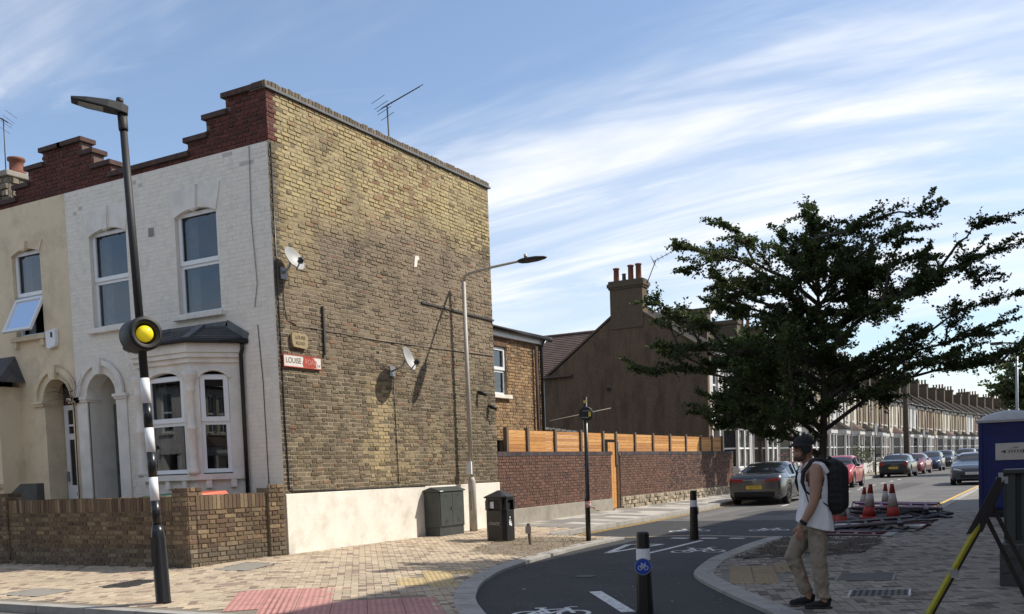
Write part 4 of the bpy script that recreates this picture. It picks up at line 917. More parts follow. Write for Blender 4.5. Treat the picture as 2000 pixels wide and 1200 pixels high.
MB().obox(NO, FU, Z3, FN, 4.32, 5.11, 3.05, 3.5, -.45, -.42).build('fanlight', m_tile, Y_)
MB().obox(NO, FU, Z3, FN, 4.1, 5.2, 0, .85, -.3, .35).build('step', m_concrete, Y_)
# bay of the cream house (square)
bb = MB(); wall_cells(bb, (-21.6, YF-.5, .15), FU, FN, 2.95, 3.45, [(.9, 1.55, 2.75, 3.15)], .15); bb.box(-18.8, YF-.35, .15, -18.65, YF, 3.6); bb = bb.build('bay_window', m_cream, Y_)
window(bb, (-21.6, YF-.5, .15), FU, FN, .9, 2.75, 1.55, 3.15, mid=2.35, setb=.04, cside=3)
sill(bb, m_cream, (-21.6, YF-.5, .15), FU, FN, 1.0, 2.85, 1.5, brackets=False)
rf = MB(); rf.add([(-21.8, YF-.62, 3.68), (-18.45, YF-.62, 3.68), (-18.75, YF, 4.25), (-21.8, YF, 4.25), (-18.45, YF, 3.68)], [(0, 1, 2, 3), (1, 4, 2)]); rf.build('bay_roof', m_slate, bb); MB().tube([(-21.8, YF-.64, 3.62), (-18.42, YF-.64, 3.62)], .045, 8).build('gutter', m_black, bb)
MB().box(-22.2, YF+.28, .15, -21.95, YF+7, 7).box(-22.2, YF+6.8, .15, -16.95, YF+7, 7).box(-22.2, YF+.3, 6.85, -16.95, YF+7, 6.95).build('roof', m_slate, Y_)
cs = MB(); rr = random.Random(2); cols = []
ch = MB().box(-20.35, YF+.4, 6.9, -19.18, YF+1.2, 8.05).build('chimney', m_mortar_grey, Y_)
def rub(uu, vv, r): k = r.uniform(.5, 1.3); return (.20*k, .17*k, .12*k)
lay_bricks(ch, m_stone, (-20.35, YF+.4, 7.0), FU, FN, 1.17, 1.05, rub, course=.13, seed=9, proud=.03, jit=.02, top_n=60, stretch=.3, head=.17, name='stone')
lay_bricks(ch, m_stone, (-19.18, YF+.4, 7.0), (0, 1, 0), (1, 0, 0), .8, 1.05, rub, course=.13, seed=10, proud=.03, jit=.02, top_n=60, stretch=.3, head=.17, name='stone')
MB().box(-20.42, YF+.33, 8.05, -19.12, YF+1.27, 8.17).build('chimney_cap', m_concrete, ch, bevel=.02)
MB().lathe((-19.45, YF+.8, 8.17), [(.19, 0), (.19, .1), (.15, .12), (.14, .3), (.18, .33), (.18, .38), (.13, .38)], 18).build('chimney_pot', m_terracotta, ch)
yagi('tv_aerial', 'thin aerial on the chimney at the left edge above the cream house', (-19.75, YF+.75, 8.17), (-19.72, YF+.75, 9.4), (-.7, -.4, .45), .75, 9)
A = thing('alarm_box', 'white alarm box with louvres on the cream house wall', 'alarm box', (-17.47, YF-.01, 4.45)); MB().prism([(-17.62, 4.33), (-17.55, 4.28), (-17.36, 4.32), (-17.33, 4.40), (-17.33, 4.66), (-17.62, 4.64)], (0, YF-.002, 0), (1, 0, 0), (0, 0, 1), (0, -1, 0), 0, .09).build('casing', m_upvc, A, bevel=.01); MB().box(-17.46, YF-.098, 4.5, -17.4, YF-.0925, 4.6).build('louvre', m_iron, A)
gt = MB().prism([(-18.2, .2), (-16.95, .2), (-16.95, 1.63), (-17.42, 1.63), (-18.2, 1.2)], (0, YF-.8, 0), (1, 0, 0), (0, 0, 1), (0, -1, 0), 0, .16); S = tag(gt.build('step_wall', mat('dark_render', (.085, .082, .072), (.11, .105, .09), sc=6, rough=.95, bump=.4)), 'dark grey rendered wall with sloping top beside the cream house steps', 'wall')
S = None
# ---- front garden wall of the corner house
m_gmortar = mat('garden_mortar', (.24, .185, .12), (.17, .13, .09), sc=8, rough=1, bump=.4)
GW = thing('garden_wall', 'low brown brick garden wall with piers in front of the corner house', 'garden wall', (-14, 10.9, .2))
def gcol(uu, vv, r):
    k = r.uniform(.6, 1.25); q = r.random(); c = (.18, .125, .075); c = mixc(c, (.25, .185, .11), .7) if q < .3 else (mixc(c, (.115, .07, .048), .7) if q > .72 else c)
    if vv < .42: c = mixc(c, (.15, .13, .10), .75*sst(.5, .3, vv))
    return tuple(x*k for x in c)
GA = Vector((-16.75, 10.92, .12)); GB = Vector((-11.98, 10.92, .12)); GC = Vector((-11.62, 12.62, .12))
def gwall(a, b, piers, seed, th=.215, topn=150):
    L = (b-a).length; u = (b-a).normalized(); n = Vector((u.y, -u.x, 0)); h = 1.19
    core = MB().obox(a, u, Z3, n, 0, L, 0, h, -th, -.002).build('wall_core', m_gmortar, GW)
    lay_bricks(GW, m_brick, a, u, n, L, .975, gcol, course=.075, seed=seed, jit=.004, joint=.012, top_n=topn, bond='flemish', holes=[(p-.165, -.1, p+.165, 2) for p in piers])
    rr = random.Random(seed); x = 0.0
    while x < L-.03:
        w = .074; c = gcol(x, .9, rr)
        if not any(abs(x+w/2-p) < .19 for p in piers): MB().obox(a, u, Z3, n, x+.005, min(x+w-.005, L), .985, 1.21+rr.uniform(-.006, .006), -th, .012+rr.uniform(-.003, .003)).build('coping_brick', m_brick, GW, cols=[c]*8)
        x += w
    for i, p in enumerate(piers):
        pr = MB().obox(a, u, Z3, n, p-.16, p+.16, 0, 1.29, -th-.06, .045).build('pier', m_gmortar, GW)
        for (o_, uu, nn_, ln) in ((a+u*(p-.165)+n*.047, u, n, .33), (a+u*(p+.162)+n*.05, -n, u, .32)):
            lay_bricks(pr, m_brick, o_, uu, nn_, ln, 1.35, gcol, course=.075, seed=seed+i*3+5, jit=.004, joint=.012, proud=.012, top_n=60)
gwall(GA, GB, (.1, 4.66), 41); gwall(GB+Vector((.06, .12, 0)), GC, (1.5,), 47)
# wheelie bin lids behind the wall
m_bin_g = mat('bin_green', (.03, .075, .04), rough=.5, fine=.03); m_bin_o = mat('bin_orange', (.52, .10, .045), rough=.5, fine=.03)
def wheelie(loc, lid, label, rz=0, body=m_bin_g, h=1.05):
    o = thing('wheelie_bin', label, 'wheelie bin', loc, 'wheelie bins'); x, y, z = loc; o.rotation_euler.z = rz
    def T(m): m.v = [(a+x, b+y, c+z) for a, b, c in m.v]; return m
    vs = [(-.2, -.24, .08), (.2, -.24, .08), (.2, .24, .08), (-.2, .24, .08), (-.29, -.33, h-.07), (.29, -.33, h-.07), (.29, .33, h-.07), (-.29, .33, h-.07)]
    b = T(MB().add(vs, [(0, 3, 2, 1), (4, 5, 6, 7), (0, 1, 5, 4), (1, 2, 6, 5), (2, 3, 7, 6), (3, 0, 4, 7)])).build('bin_body', body, o, bevel=.02); T(MB().box(-.31, -.35, h-.07, .31, .36, h-.03)).build('rim', body, o, bevel=.01)
    T(MB().add([(-.31, -.38, h-.03), (.31, -.38, h-.03), (.31, .34, h-.03), (-.31, .34, h-.03), (-.28, -.33, h+.02), (.28, -.33, h+.02), (.28, .3, h+.05), (-.28, .3, h+.05)], [(0, 3, 2, 1), (4, 5, 6, 7), (0, 1, 5, 4), (1, 2, 6, 5), (2, 3, 7, 6), (3, 0, 4, 7)])).build('lid', lid, o, bevel=.012)
    for sx in (-.27, .27): T(MB().cyl((sx-.03, .3, .1), (sx+.03, .3, .1), .1)).build('wheel', m_tyre, o)
    T(MB().tube([(-.25, .38, h-.05), (.25, .38, h-.05)], .015, 6)).build('handle', body, o); return o
wheelie((-12.55, 11.75, .2), m_bin_o, 'green wheelie bin with orange lid behind the low garden wall, right one', 0, h=1.14)
wheelie((-13.25, 11.7, .2), m_bin_g, 'green wheelie bin with green lid peeping over the garden wall beside the corner pier', 0, h=1.12)
# iron gate at left
G = thing('iron_gate', 'black scrolled iron gate at the left end of the garden wall', 'gate', (-17.2, 10.9, .2))
g1 = MB()
for z in (.28, 1.1): g1.tube([(-17.75, 10.9, z), (-16.95, 10.9, z)], .014, 6)
g1.tube([(-17.75, 10.9, .22), (-17.75, 10.9, 1.12)], .016, 6).tube([(-16.95, 10.9, .22), (-16.95, 10.9, 1.12)], .016, 6); g1.build('gate_frame', m_black, G)
for i in range(7): x = -17.66+i*.11; MB().tube([(x, 10.9, .28), (x, 10.9, 1.1)], .008, 5).build('bar', m_black, G)
def scroll(c, r, s): return [(c[0]+s*r*(1-k/30)*math.cos(k*.42), 10.9, c[1]+r*(1-k/30)*math.sin(k*.42)) for k in range(26)]
for i in range(6):
    x = -17.6+i*.11
    for z in (.45, .7, .93): MB().tube(scroll((x, z), .055, 1 if i % 2 else -1), .006, 4).build('scroll', m_black, G)
MB().tube([(-17.75, 10.9, 1.12), (-17.4, 10.9, 1.22), (-17.15, 10.9, 1.33), (-16.97, 10.9, 1.34)], .01, 5).build('top_rail', m_black, G); MB().tube(scroll((-17.2, 1.22), .07, 1), .007, 4).build('scroll', m_black, G); MB().tube(scroll((-17.05, 1.22), .07, -1), .007, 4).build('scroll', m_black, G)
S = tag(MB().box(-17.8, 10.85, .1, -16.95, 12.3, .21).build('path_step', m_concrete), 'worn concrete step under the iron gate', 'step')

# ---- street wall with fence and gate
SW = thing('street_wall', 'long dark red brick wall along the side street', 'wall', (XG, 30, .2))
def scol(uu, vv, r):
    k = r.uniform(.7, 1.25); q = r.random(); c = (.135, .068, .047)
    if q > .85: c = (.095, .055, .043)
    if uu > 11.55 and r.random() < .35: c = (.06, .035, .03)
    if vv > 1.25: c = mixc(c, (.085, .06, .055), .5)
    return tuple(x*k for x in c)
m_swm = mat('street_wall_mortar', (.19, .13, .10), (.15, .10, .08), sc=6, rough=1, bump=.4)
Y0 = YF+7.32
core = MB().box(XG-.22, Y0, .2, XG-.012, 26.78, 1.985).box(XG-.22, 27.42, .25, XG-.012, 39, 1.985).build('wall_core', m_swm, SW)
lay_bricks(SW, m_brick_red, (XG-.01, Y0, .62), (0, 1, 0), (1, 0, 0), 39-Y0, 1.275, scol, course=.075, holes=[(26.75-Y0, -1, 27.42-Y0, 3)], seed=14, joint=.012, proud=.010, bond='flemish')
rr = random.Random(6); y = Y0
cpb = MB(); 
while y < 39:
    if not (26.7 < y < 27.42): k = rr.uniform(.6, 1.2); MB().box(XG-.23, y+.004, 1.897, XG+.006, y+.22, 2.005).build('coping_brick', m_brick_red, SW, cols=[(.06*k, .045*k, .05*k)]*8)
    y += .225
MB().box(XG-.02, Y0+.01, .1, XG+.05, 26.7, .62).build('concrete_plinth', m_concrete, SW, bevel=.01)
def stcol(uu, vv, r): k = r.uniform(.6, 1.25); return (.34*k, .285*k, .2*k)
lay_bricks(SW, m_stone, (XG, 27.45, .14), (0, 1, 0), (1, 0, 0), 11.5, .5, stcol, course=.125, seed=15, joint=.02, proud=.03, jit=.016, stretch=.28, head=.16, name='rubble_stone', top_n=300)
MB().box(XG-.03, 27.43, .1, XG+.005, 39, .64).build('plinth', m_concrete, SW)
F_ = thing('timber_fence', 'orange timber fence panels topping the street wall', 'fence', (XG-.1, 30, 2.0))
posts = [20.72, 21.78, 23.31, 24.9, 26.41, 27.35, 28.86, 30.41, 32.0, 33.63, 35.22, 36.6, 37.86]
rr = random.Random(16); fx = XG-.13
for p in posts: MB().box(fx-.03, p-.05, 1.6, fx+.07, p+.05, 2.60).build('post', m_post, F_)
wcols = [m_wood]
for a, b in zip(posts, posts[1:]):
    for k in range(6):
        if (a, b) == (26.41, 27.35) and k < 4: continue
        z = 2.008+k*.089; MB().box(fx-.006+rr.uniform(-.004, .004), a+.055, z, fx+.02+rr.uniform(-.004, .004), b-.055, z+.083).build('board', m_woods[int(rr.random()*3)], F_)
GT = thing('timber_gate', 'narrow orange timber gate in the street wall', 'gate', (XG-.1, 27.1, .3))
for k in range(5): MB().box(fx-.01, 26.80+k*.118, .32, fx+.02+.004*(k % 2), 26.80+k*.118+.112, 2.28).build('board', m_wood, GT)
MB().box(fx-.05, 26.62, .3, fx-.015, 27.5, .4).box(fx-.05, 26.62, 1.9, fx-.015, 27.5, 2.0).build('ledge', m_post, GT); MB().box(fx-.03, 27.385, .25, fx+.09, 27.44, 2.3).build('gate_post', m_steel, GT)
MB().box(XG-.3, 26.65, .14, XG+.12, 27.6, .30).build('gate_step', m_concrete, SW)
m_rust = mat('rusty_bar', (.2, .16, .13), rough=.8)
o = thing('metal_rail', 'thin metal bar slanting up behind the black signal post', 'rail', (-12.9, 25, .2)); MB().tube([(-12.9, 25.3, 2.93), (-12.9, 29.7, 3.46)], .014, 6).build('bar', m_rust, o); MB().tube([(-12.9, 27.62, .2), (-12.9, 27.62, 3.2)], .02, 6).build('leg', m_steel, o)
# dry climber stems on the wall between the doors
CLM = thing('dry_climber', 'wispy dry climber stems on the wall between the two arched doors', 'climber', (-16.95, YF-.04, .4)); rr = random.Random(19)
MB().tube([(-16.95, YF-.03, .3), (-16.96, YF-.035, 1.6), (-16.94, YF-.04, 3.0), (-16.96, YF-.05, 3.42)], .012, 5).build('stem', m_bark, CLM)
for i in range(22):
    a = rr.uniform(.1, 2.9); l = rr.uniform(.25, .85); p = Vector((-16.96, YF-.06, 3.42+rr.uniform(-.3, .05))); pts = [p+Vector((math.cos(a+.15*k)*l*k/4, -.03-.01*k, math.sin(a+.15*k)*l*k/4*.6)) for k in range(5)]; MB().tube(pts, [.005, .004, .003, .003, .002], 4).build('twig', m_bark, CLM)
# ================================================================ TERRACE ALONG THE SIDE STREET
m_tw = [mat('terrace_white', (.56, .545, .52), (.46, .445, .42), sc=1.5, rough=.85), mat('terrace_stock', (.30, .245, .17), (.235, .19, .13), sc=14, rough=.95, bump=.3), mat('terrace_cream', (.54, .49, .39), (.47, .42, .33), sc=2, rough=.9), mat('terrace_brown', (.22, .165, .12), (.17, .125, .09), sc=14, rough=.95, bump=.3)]
m_dglass = mat('far_glass', (.03, .034, .04), rough=.05, fine=0, spec=.8)
m_chim = mat('chimney_brick', (.085, .065, .045), (.12, .09, .06), sc=16, rough=1, bump=.5)
m_slate_t = mat('terrace_slate', (.024, .022, .021), (.036, .032, .03), sc=4, rough=.9, spec=.1, bump=.3, c3=(.055, .048, .04), sc3=2, amt3=.5)
m_ch_ren = mat('chimney_render', (.098, .07, .043), (.12, .088, .056), sc=5, rough=1, bump=.3)
def terr(variant, label, group):
    wm = m_tw[variant]; tm = m_tw[0]
    o = thing('terraced_house', label, 'house', (0, 0, 0), group)
    O = (0, 0, 0); u = (0, 1, 0); n = (1, 0, 0)
    holes = [(.7, 3.75, 1.45, 5.6), (2.35, 3.75, 2.95, 5.6), (3.15, 3.75, 3.75, 5.6), (.45, .3, 1.35, 2.75), (1.9, .1, 4.4, 2.9)]
    wall_cells(MB(), O, u, n, 5.0, 6.05, holes, .25).build('front_wall', wm, o)
    MB().box(-8, 0, 0, -7.75, 5, 5.6).build('rear_wall', wm, o)
    rf = MB().add([(.25, 0, 5.98), (.25, 5, 5.98), (-3.6, 5, 8.55), (-3.6, 0, 8.55), (-8.2, 0, 5.4), (-8.2, 5, 5.4)], [(0, 1, 2, 3), (3, 2, 5, 4)])
    rf.add([(.25, 0, 5.9), (.25, 5, 5.9), (-8.2, 5, 5.32), (-8.2, 0, 5.32)], [(3, 2, 1, 0)])
    r = rf.build('roof', m_slate_t, o); MB().tube([(.28, 0, 5.93), (.28, 5, 5.93)], .06, 6).build('gutter', m_black, o)
    MB().box(-3.9, 4.86, 6.2, .3, 5.06, 6.7); pr = MB().prism([(.3, 5.95), (.3, 6.12), (-3.6, 8.72), (-8.2, 5.6), (-8.2, 5.3), (-3.6, 8.5)], (0, 4.9, 0), (1, 0, 0), (0, 0, 1), (0, 1, 0), 0, .2); pr.build('party_parapet', m_chim, r)
    ct = (0, .35, .2, .5)[variant]; ch = MB().box(-3.0, 4.7, 6.3, -1.5, 5.3, 8.45+ct).box(-3.07, 4.62, 8.45+ct, -1.43, 5.38, 8.66+ct).build('chimney', m_chim, o)
    for k in range((0, 4, 2, 3)[variant]): MB().lathe((-2.75+k*.34, 5.0, 8.66+ct), [(.11, 0), (.10, .1), (.09, .42), (.115, .44), (.115, .48)], 10).build('chimney_pot', m_terracotta, ch)
    for h in holes[:3]:
        w = window(o, O, u, n, h[0], h[2], h[1], h[3], mid=(h[1]+h[3])/2, setb=.1, fw=.07, curtain=False, room_part=False, sash=False, frame_mat=m_upvc)
        MB().quad(*[Vector((-.3, h[a], h[b])) for a, b in ((0, 1), (2, 1), (2, 3), (0, 3))]).build('interior', m_room, w)
        MB().obox(O, u, Z3, n, h[0]-.1, h[2]+.1, h[3], h[3]+.24, -.05, .03).build('lintel', tm, w); MB().obox(O, u, Z3, n, h[0]-.08, h[2]+.08, h[1]-.1, h[1], -.05, .1).build('sill', tm, w)
    d = MB().obox(O, u, Z3, n, .5, 1.3, .3, 2.3, -.6, -.55).obox(O, u, Z3, n, .45, 1.35, 2.3, 2.75, -.6, -.57).build('door', MATS.get('terr_door%d' % variant) or mat('terr_door%d' % variant, [(.05, .06, .1), (.2, .03, .03), (.1, .1, .1), (.04, .09, .06)][variant], rough=.5, fine=0), o)
    MB().obox(O, u, Z3, n, .28, .45, .2, 2.75, 0, .06).obox(O, u, Z3, n, 1.35, 1.52, .2, 2.75, 0, .06).obox(O, u, Z3, n, .25, 1.55, 2.75, 3.05, 0, .12).build('door_surround', tm, o)
    kx_ = .16 if variant == 3 else .65; bp = [(0, 1.75), (kx_, 2.2), (kx_, 4.1), (0, 4.55)]
    b = MB(); bs = bp; k = len(bs)
    for z0, z1, of in ((0, .85, 0), (.85, .95, .06), (2.75, 3.05, .06)):
        pts = [(x+(of if x > 0 else 0), y+(-of if y < 3 else of)) for x, y in bs]; b.add([(x, y, z0) for x, y in pts]+[(x, y, z1) for x, y in pts], [(i, i+1, k+i+1, k+i) for i in range(k-1)]+[tuple(range(k, 2*k)), tuple(reversed(range(k)))])
    for x, y in ((kx_-.05, 2.23), (kx_-.05, 4.07), (.03, 1.8), (.03, 4.5), (kx_-.03, 3.15)): b.box(x-.07, y-.08, .95, x+.05, y+.08, 2.75)
    bay_ = b.build('bay_window', tm, o); 
    MB().add([(x*.9, 3.15+(y-3.15)*.94, z) for z in (.95, 2.75) for x, y in bs], [(i, i+1, k+i+1, k+i) for i in range(k-1)]).build('pane', m_dglass, bay_)
    fr = MB()
    for z in (1.0, 1.85, 2.7):
        for (a, c) in zip(bs, bs[1:]): fr.beam((a[0]*.93, 3.15+(a[1]-3.15)*.955, z), (c[0]*.93, 3.15+(c[1]-3.15)*.955, z), .05, .07)
    fr.build('frame', m_upvc, bay_)
    MB().add([(0, 1.6, 3.07), (kx_+.15, 2.1, 3.07), (kx_+.15, 4.2, 3.07), (0, 4.7, 3.07), (0, 2.3, 3.6), (0, 4.0, 3.6)], [(0, 1, 4), (1, 2, 5, 4), (2, 3, 5)]).build('bay_roof', m_slate_t if variant != 2 else m_tile, bay_)
    MB().box(1.55, 0.0, -.1, 1.72, 1.0, .75).box(1.55, 2.0, -.1, 1.72, 5.0, .75).build('front_boundary', m_chim if variant % 2 else tm, o)
    MB().tube([(.05, 4.85, 5.9), (.05, 4.85, .0)], .05, 6).build('downpipe', m_black, o)
    return o
vn = ['white painted', 'yellow stock brick', 'cream painted', 'brown brick']
protos = []
seq = [0, 0, 2, 0, 1, 0, 2, 1, 1, 3, 2, 1, 0, 1, 3, 1, 2, 1, 1, 0, 3, 1, 2, 1, 1, 3]
first = {}
ordw = ['first', 'second', 'third', 'fourth', 'fifth', 'sixth', 'seventh', 'eighth', 'ninth', 'tenth', 'eleventh', 'twelfth', 'thirteenth', 'fourteenth', 'fifteenth', 'sixteenth', 'seventeenth', 'eighteenth', 'nineteenth', 'twentieth', 'twenty-first', 'twenty-second', 'twenty-third', 'twenty-fourth', 'twenty-fifth', 'twenty-sixth']
yy = 41.5; xx = -13.44; hd = 0.0
for i, vv_ in enumerate(seq):
    lab = 'brown end of terrace house with roughcast gable and tall chimney' if i == 0 else '%s terraced house, %s along the side street from the brown gable' % (vn[vv_], ordw[i])
    if vv_ not in first: o = terr(vv_, lab, 'terraced houses along the side street'); first[vv_] = o; 
    else: o = copy_tree(first[vv_]); o['label'] = lab
    if i == 0: brown = o
    o.location = (xx, yy, zl(-11, yy)); o.rotation_euler.z = -hd
    if i >= 9: hd = min(hd+R(.55), R(9))
    xx += 5.0*math.sin(hd); yy += 5.0*math.cos(hd)
for i in range(13):
    o = copy_tree(first[(1, 0, 3, 2)[i % 4]]); o['label'] = 'terraced house across the main road behind the camera, %s from the left end' % ordw[i]; o['group'] = 'houses across the main road'
    o.location = (-40+i*5.0, -7.5, .1); o.rotation_euler.z = math.pi/2
# brown gable end (belongs to the first house; its local origin is the front corner)
brown.name = 'end_terrace_house'; zb = zl(-11, 41.5)
def loc(m): return m
WORLD[brown.name] = I4
gp = [(0.0, -.2), (0.0, 6.62), (-2.85, 8.05), (-2.85, 8.9), (-4.4, 8.9), (-4.4, 7.95), (-7.65, 5.5), (-7.95, 5.3), (-7.95, -.2)]
ge = MB().prism([(0.02, -.2), (0.02, 6.02), (-3.6, 8.46), (-7.9, 5.35), (-7.9, -.2)], (0, 0, 0), (1, 0, 0), (0, 0, 1), (0, -1, 0), -.2, .06); ge = ge.build('gable_end', m_brown, brown)
MB().box(-4.42, -.10, 7.4, -2.86, .55, 9.15).build('chimney_breast', m_ch_ren, ge)
def chc(uu, vv, r): k = r.uniform(.6, 1.2); return (.105*k, .05*k, .038*k)
cc = MB().box(-4.47, -.15, 9.15, -2.81, .6, 9.24).box(-4.52, -.2, 9.24, -2.76, .65, 9.40).box(-4.47, -.15, 9.40, -2.81, .6, 9.52).build('chimney_cap', m_chim, ge)
for x, h, mt in ((-4.2, .62, m_terracotta), (-3.5, .68, m_terracotta), (-3.13, .70, m_terracotta)): MB().lathe((x, .2, 9.52), [(.135, 0), (.13, .04), (.12, h-.08), (.15, h-.06), (.15, h), (.11, h)], 14).build('chimney_pot', mt, cc)
MB().lathe((-3.83, .2, 9.52), [(.09, 0), (.085, .3), (.1, .31), (.1, .34)], 12).build('chimney_pot', m_lead, cc)
MB().prism([(.32, 5.86), (.32, 5.96), (-2.85, 8.06), (-2.85, 7.96)], (0, -.1, 0), (1, 0, 0), (0, 0, 1), (0, 1, 0), 0, .18).prism([(-4.4, 7.93), (-4.4, 8.03), (-8.2, 5.32), (-8.2, 5.22)], (0, -.1, 0), (1, 0, 0), (0, 0, 1), (0, 1, 0), 0, .18).build('verge', m_chim, ge)
MB().cyl((-4.6, -.06, 4.75), (-4.6, -.2, 4.72), .07).build('wall_lamp', m_blackmatt, ge)
rw = MB().box(-14, .05, -.2, -7.95, .3, 5.4).build('rear_wing', m_brown, ge); rr = MB()
for k in range(22):
    t0, t1 = k/22, (k+1)/22; rr.add([(-14.5, -.25+4.2*t0, 5.45+2.5*t0+.03), (-6.4, -.25+4.2*t0, 5.45+2.5*t0+.03), (-6.4, -.25+4.2*t1, 5.45+2.5*t1), (-14.5, -.25+4.2*t1, 5.45+2.5*t1), (-14.5, -.25+4.2*t0, 5.45+2.5*t0), (-6.4, -.25+4.2*t0, 5.45+2.5*t0)], [(0, 1, 2, 3), (4, 5, 1, 0)])
rr.build('wing_roof', m_tile, ge)
MB().tube([(-14.5, 3.98, 7.98), (-6.4, 3.98, 7.98)], .1, 8).build('ridge_tile', m_tile, ge)
yb = 41.5
o = yagi('tv_aerial', 'thin slanting aerial on the brown house chimney', (-16.3, 41.75, zb+9.1), (-15.75, 41.75, 10.6), (.8, .2, .35), .95, 6, r=.02, s0=.9, s1=.5)
for i, y in enumerate((57, 67, 72, 88, 97)):
    MBo = yagi('tv_aerial', ['thin aerial over the treetop beside the second chimney', 'thin aerial behind the crown of the street tree', 'thin aerial among chimney pots above the street tree', 'tall aerial on a far terrace chimney', 'short aerial on the farthest terrace roof'][i], (-16.9, y, 8.6), (-16.9, y, 10.9+.3*(i % 2)), (.8, -.5, .1), .8, 6, r=.02, s0=.6, s1=.4)
# ---- corner shop on the right, beside the camera, whose shade covers the junction
m_shop = mat('shop_brick', (.28, .17, .10), (.22, .13, .08), sc=14, rough=.95, bump=.3)
SB = thing('corner_shop', 'tall brick corner shop on the right whose shade covers the junction', 'shop building', (6, 20, 0))
hs = [(1.2+i*2.8, 4.2+f*3.4, 2.4+i*2.8, 6.2+f*3.4) for i in range(10) for f in range(2)]
wall_cells(MB(), (2.6, 7.0, .05), (0, 1, 0), (-1, 0, 0), 28.6, 12.5, hs, .4).build('street_wall', m_shop, SB)
MB().box(2.6, 7.0, 0, 12, 7.4, 12.55).box(11.6, 7.4, 0, 12, 35.2, 12.55).box(2.6, 35.2, 0, 12, 35.6, 12.55).box(3.0, 7.4, 11.2, 11.6, 35.2, 11.4).build('side_wall', m_shop, SB)
for h in hs: window(SB, (2.6, 7.0, .05), (0, 1, 0), (-1, 0, 0), h[0], h[2], h[1], h[3], mid=(h[1]+h[3])/2, curtain=False, sash=False)
MB().box(2.5, 6.9, 12.55, 12.1, 35.7, 12.68).build('coping', m_concrete, SB)

# ================================================================ STREET FURNITURE
# belisha beacon pole with street lantern
zb_ = zl(-9.45, 8.17); BP = thing('beacon_pole', 'black and white striped crossing pole with yellow beacon and street lantern', 'beacon pole', (-9.45, 8.17, zb_))
lean = Vector((-.040, 0, 1))
pt = lambda z: Vector((-9.45, 8.17, zb_))+lean*z
MB().tube([pt(0), pt(.02), pt(.78), pt(.86), pt(.94)], [.095, .088, .086, .075, .055], 20).build('base', m_black, BP)
MB().obox(pt(.62), (1, 0, 0), (0, 0, 1), (0, -1, 0), -.035, .035, -.17, .17, .05, .092).build('access_door', m_black, BP)
zs = [.94, 1.23, 1.51, 1.81, 2.10, 2.39, 2.69]
for i in range(6): MB().tube([pt(zs[i]), pt(zs[i+1])], .052, 18).build('white_band' if i % 2 else 'black_band', m_upvc if i % 2 else m_black, BP)
MB().tube([pt(2.69), pt(4.4), pt(5.6)], [.05, .047, .042], 16).tube([pt(5.6), pt(5.62), pt(5.82)], [.052, .055, .055], 16).build('upper_pole', m_blackmatt, BP)
ax = Vector((.93, -.36, 0)).normalized(); hc = pt(3.2)+ax*.02
sh = MB().lathe(hc-ax*.22, [(.185, 0), (.2, .02), (.2, .36), (.192, .385), (.135, .385), (.125, .37), (.12, .15)], 32, axis=ax).build('beacon_hood', m_blackmatt, BP)
sd = ax.cross(Z3)
led = MB().tube([hc+ax*.168+(sd*math.cos(k*math.pi/14)+Z3*math.sin(k*math.pi/14))*.164 for k in range(29)], .006, 5, cap=False)
led.build('lamp_ring', m_iron, sh)
MB().sphere(hc+ax*.11, .098, 22, 14).build('yellow_globe', mat('beacon_yellow', (.78, .60, .02), rough=.25, fine=0, emit=(.8, .6, .02, .25)), BP)
ld = Vector((-.62, -.78, .12)).normalized(); ls = ld.cross(Z3).normalized(); lu = ls.cross(ld); lp = pt(5.84)
ln = MB(); sec = [(-.07, .06, -.05, .05), (0, .085, -.045, .07), (.15, .12, -.035, .065), (.38, .13, -.025, .04), (.55, .10, -.012, .018)]
vs = []
for a, w, b, t in sec: vs += [lp+ld*a+ls*(-w)+lu*b, lp+ld*a+ls*w+lu*b, lp+ld*a+ls*w*.8+lu*t, lp+ld*a-ls*w*.8+lu*t]
fs = [(0, 1, 2, 3)[::-1], tuple(16+i for i in range(4))]+[(4*i+j, 4*i+(j+1) % 4, 4*i+4+(j+1) % 4, 4*i+4+j) for i in range(4) for j in range(4)]
lo_ = ln.add(vs, fs).build('lantern', m_blackmatt, BP, bevel=.01); MB().add([lp+ld*a+ls*w+lu*z for a, w, z in ((.2, -.09, -.038), (.2, .09, -.038), (.47, .08, -.026), (.47, -.08, -.026))], [(0, 1, 2, 3)]).build('lens', m_steel, lo_); MB().cyl(lp+ld*.03+lu*.07, lp+ld*.03+lu*.13, .045, .04).build('photocell', m_blackmatt, lo_)
# tall lamp post by the gable
zq = .245; LP = thing('lamp_post', 'pale street lamp post with angled arm in front of the brick gable', 'lamp post', (-11.4, 18.49, zq))
MB().tube([(-11.4, 18.49, zq), (-11.4, 18.49, 1.28), (-11.4, 18.49, 1.36), (-11.4, 18.48, 1.44)], [.088, .085, .075, .052], 18).build('base', m_pole, LP); MB().tube([(-11.4, 18.48, 1.44), (-11.4, 18.46, 5.72)], [.05, .043], 16).build('pole', m_pole, LP)
MB().tube([(-11.4, 18.46, 5.66), (-11.37, 18.46, 5.80), (-11.25, 18.45, 5.84), (-10.75, 18.43, 5.89), (-9.95, 18.4, 5.93)], [.04, .038, .034, .028, .026], 10).build('arm', m_pole, LP)
lh = MB().lathe((-9.98, 18.4, 5.92), [(.05, 0), (.075, .06), (.09, .18), (.085, .42), (.05, .6), (.01, .66)], 14, axis=(1, 0, -.02)); lh.v = [(x, 18.4+(y-18.4)*1.5, 5.92+(z-5.92)*.62+.02*(x+9.98)) for x, y, z in lh.v]; lh.build('lantern', m_blackmatt, LP); MB().cyl((-9.82, 18.4, 5.97), (-9.82, 18.4, 6.05), .035).build('photocell', m_steel, LP)
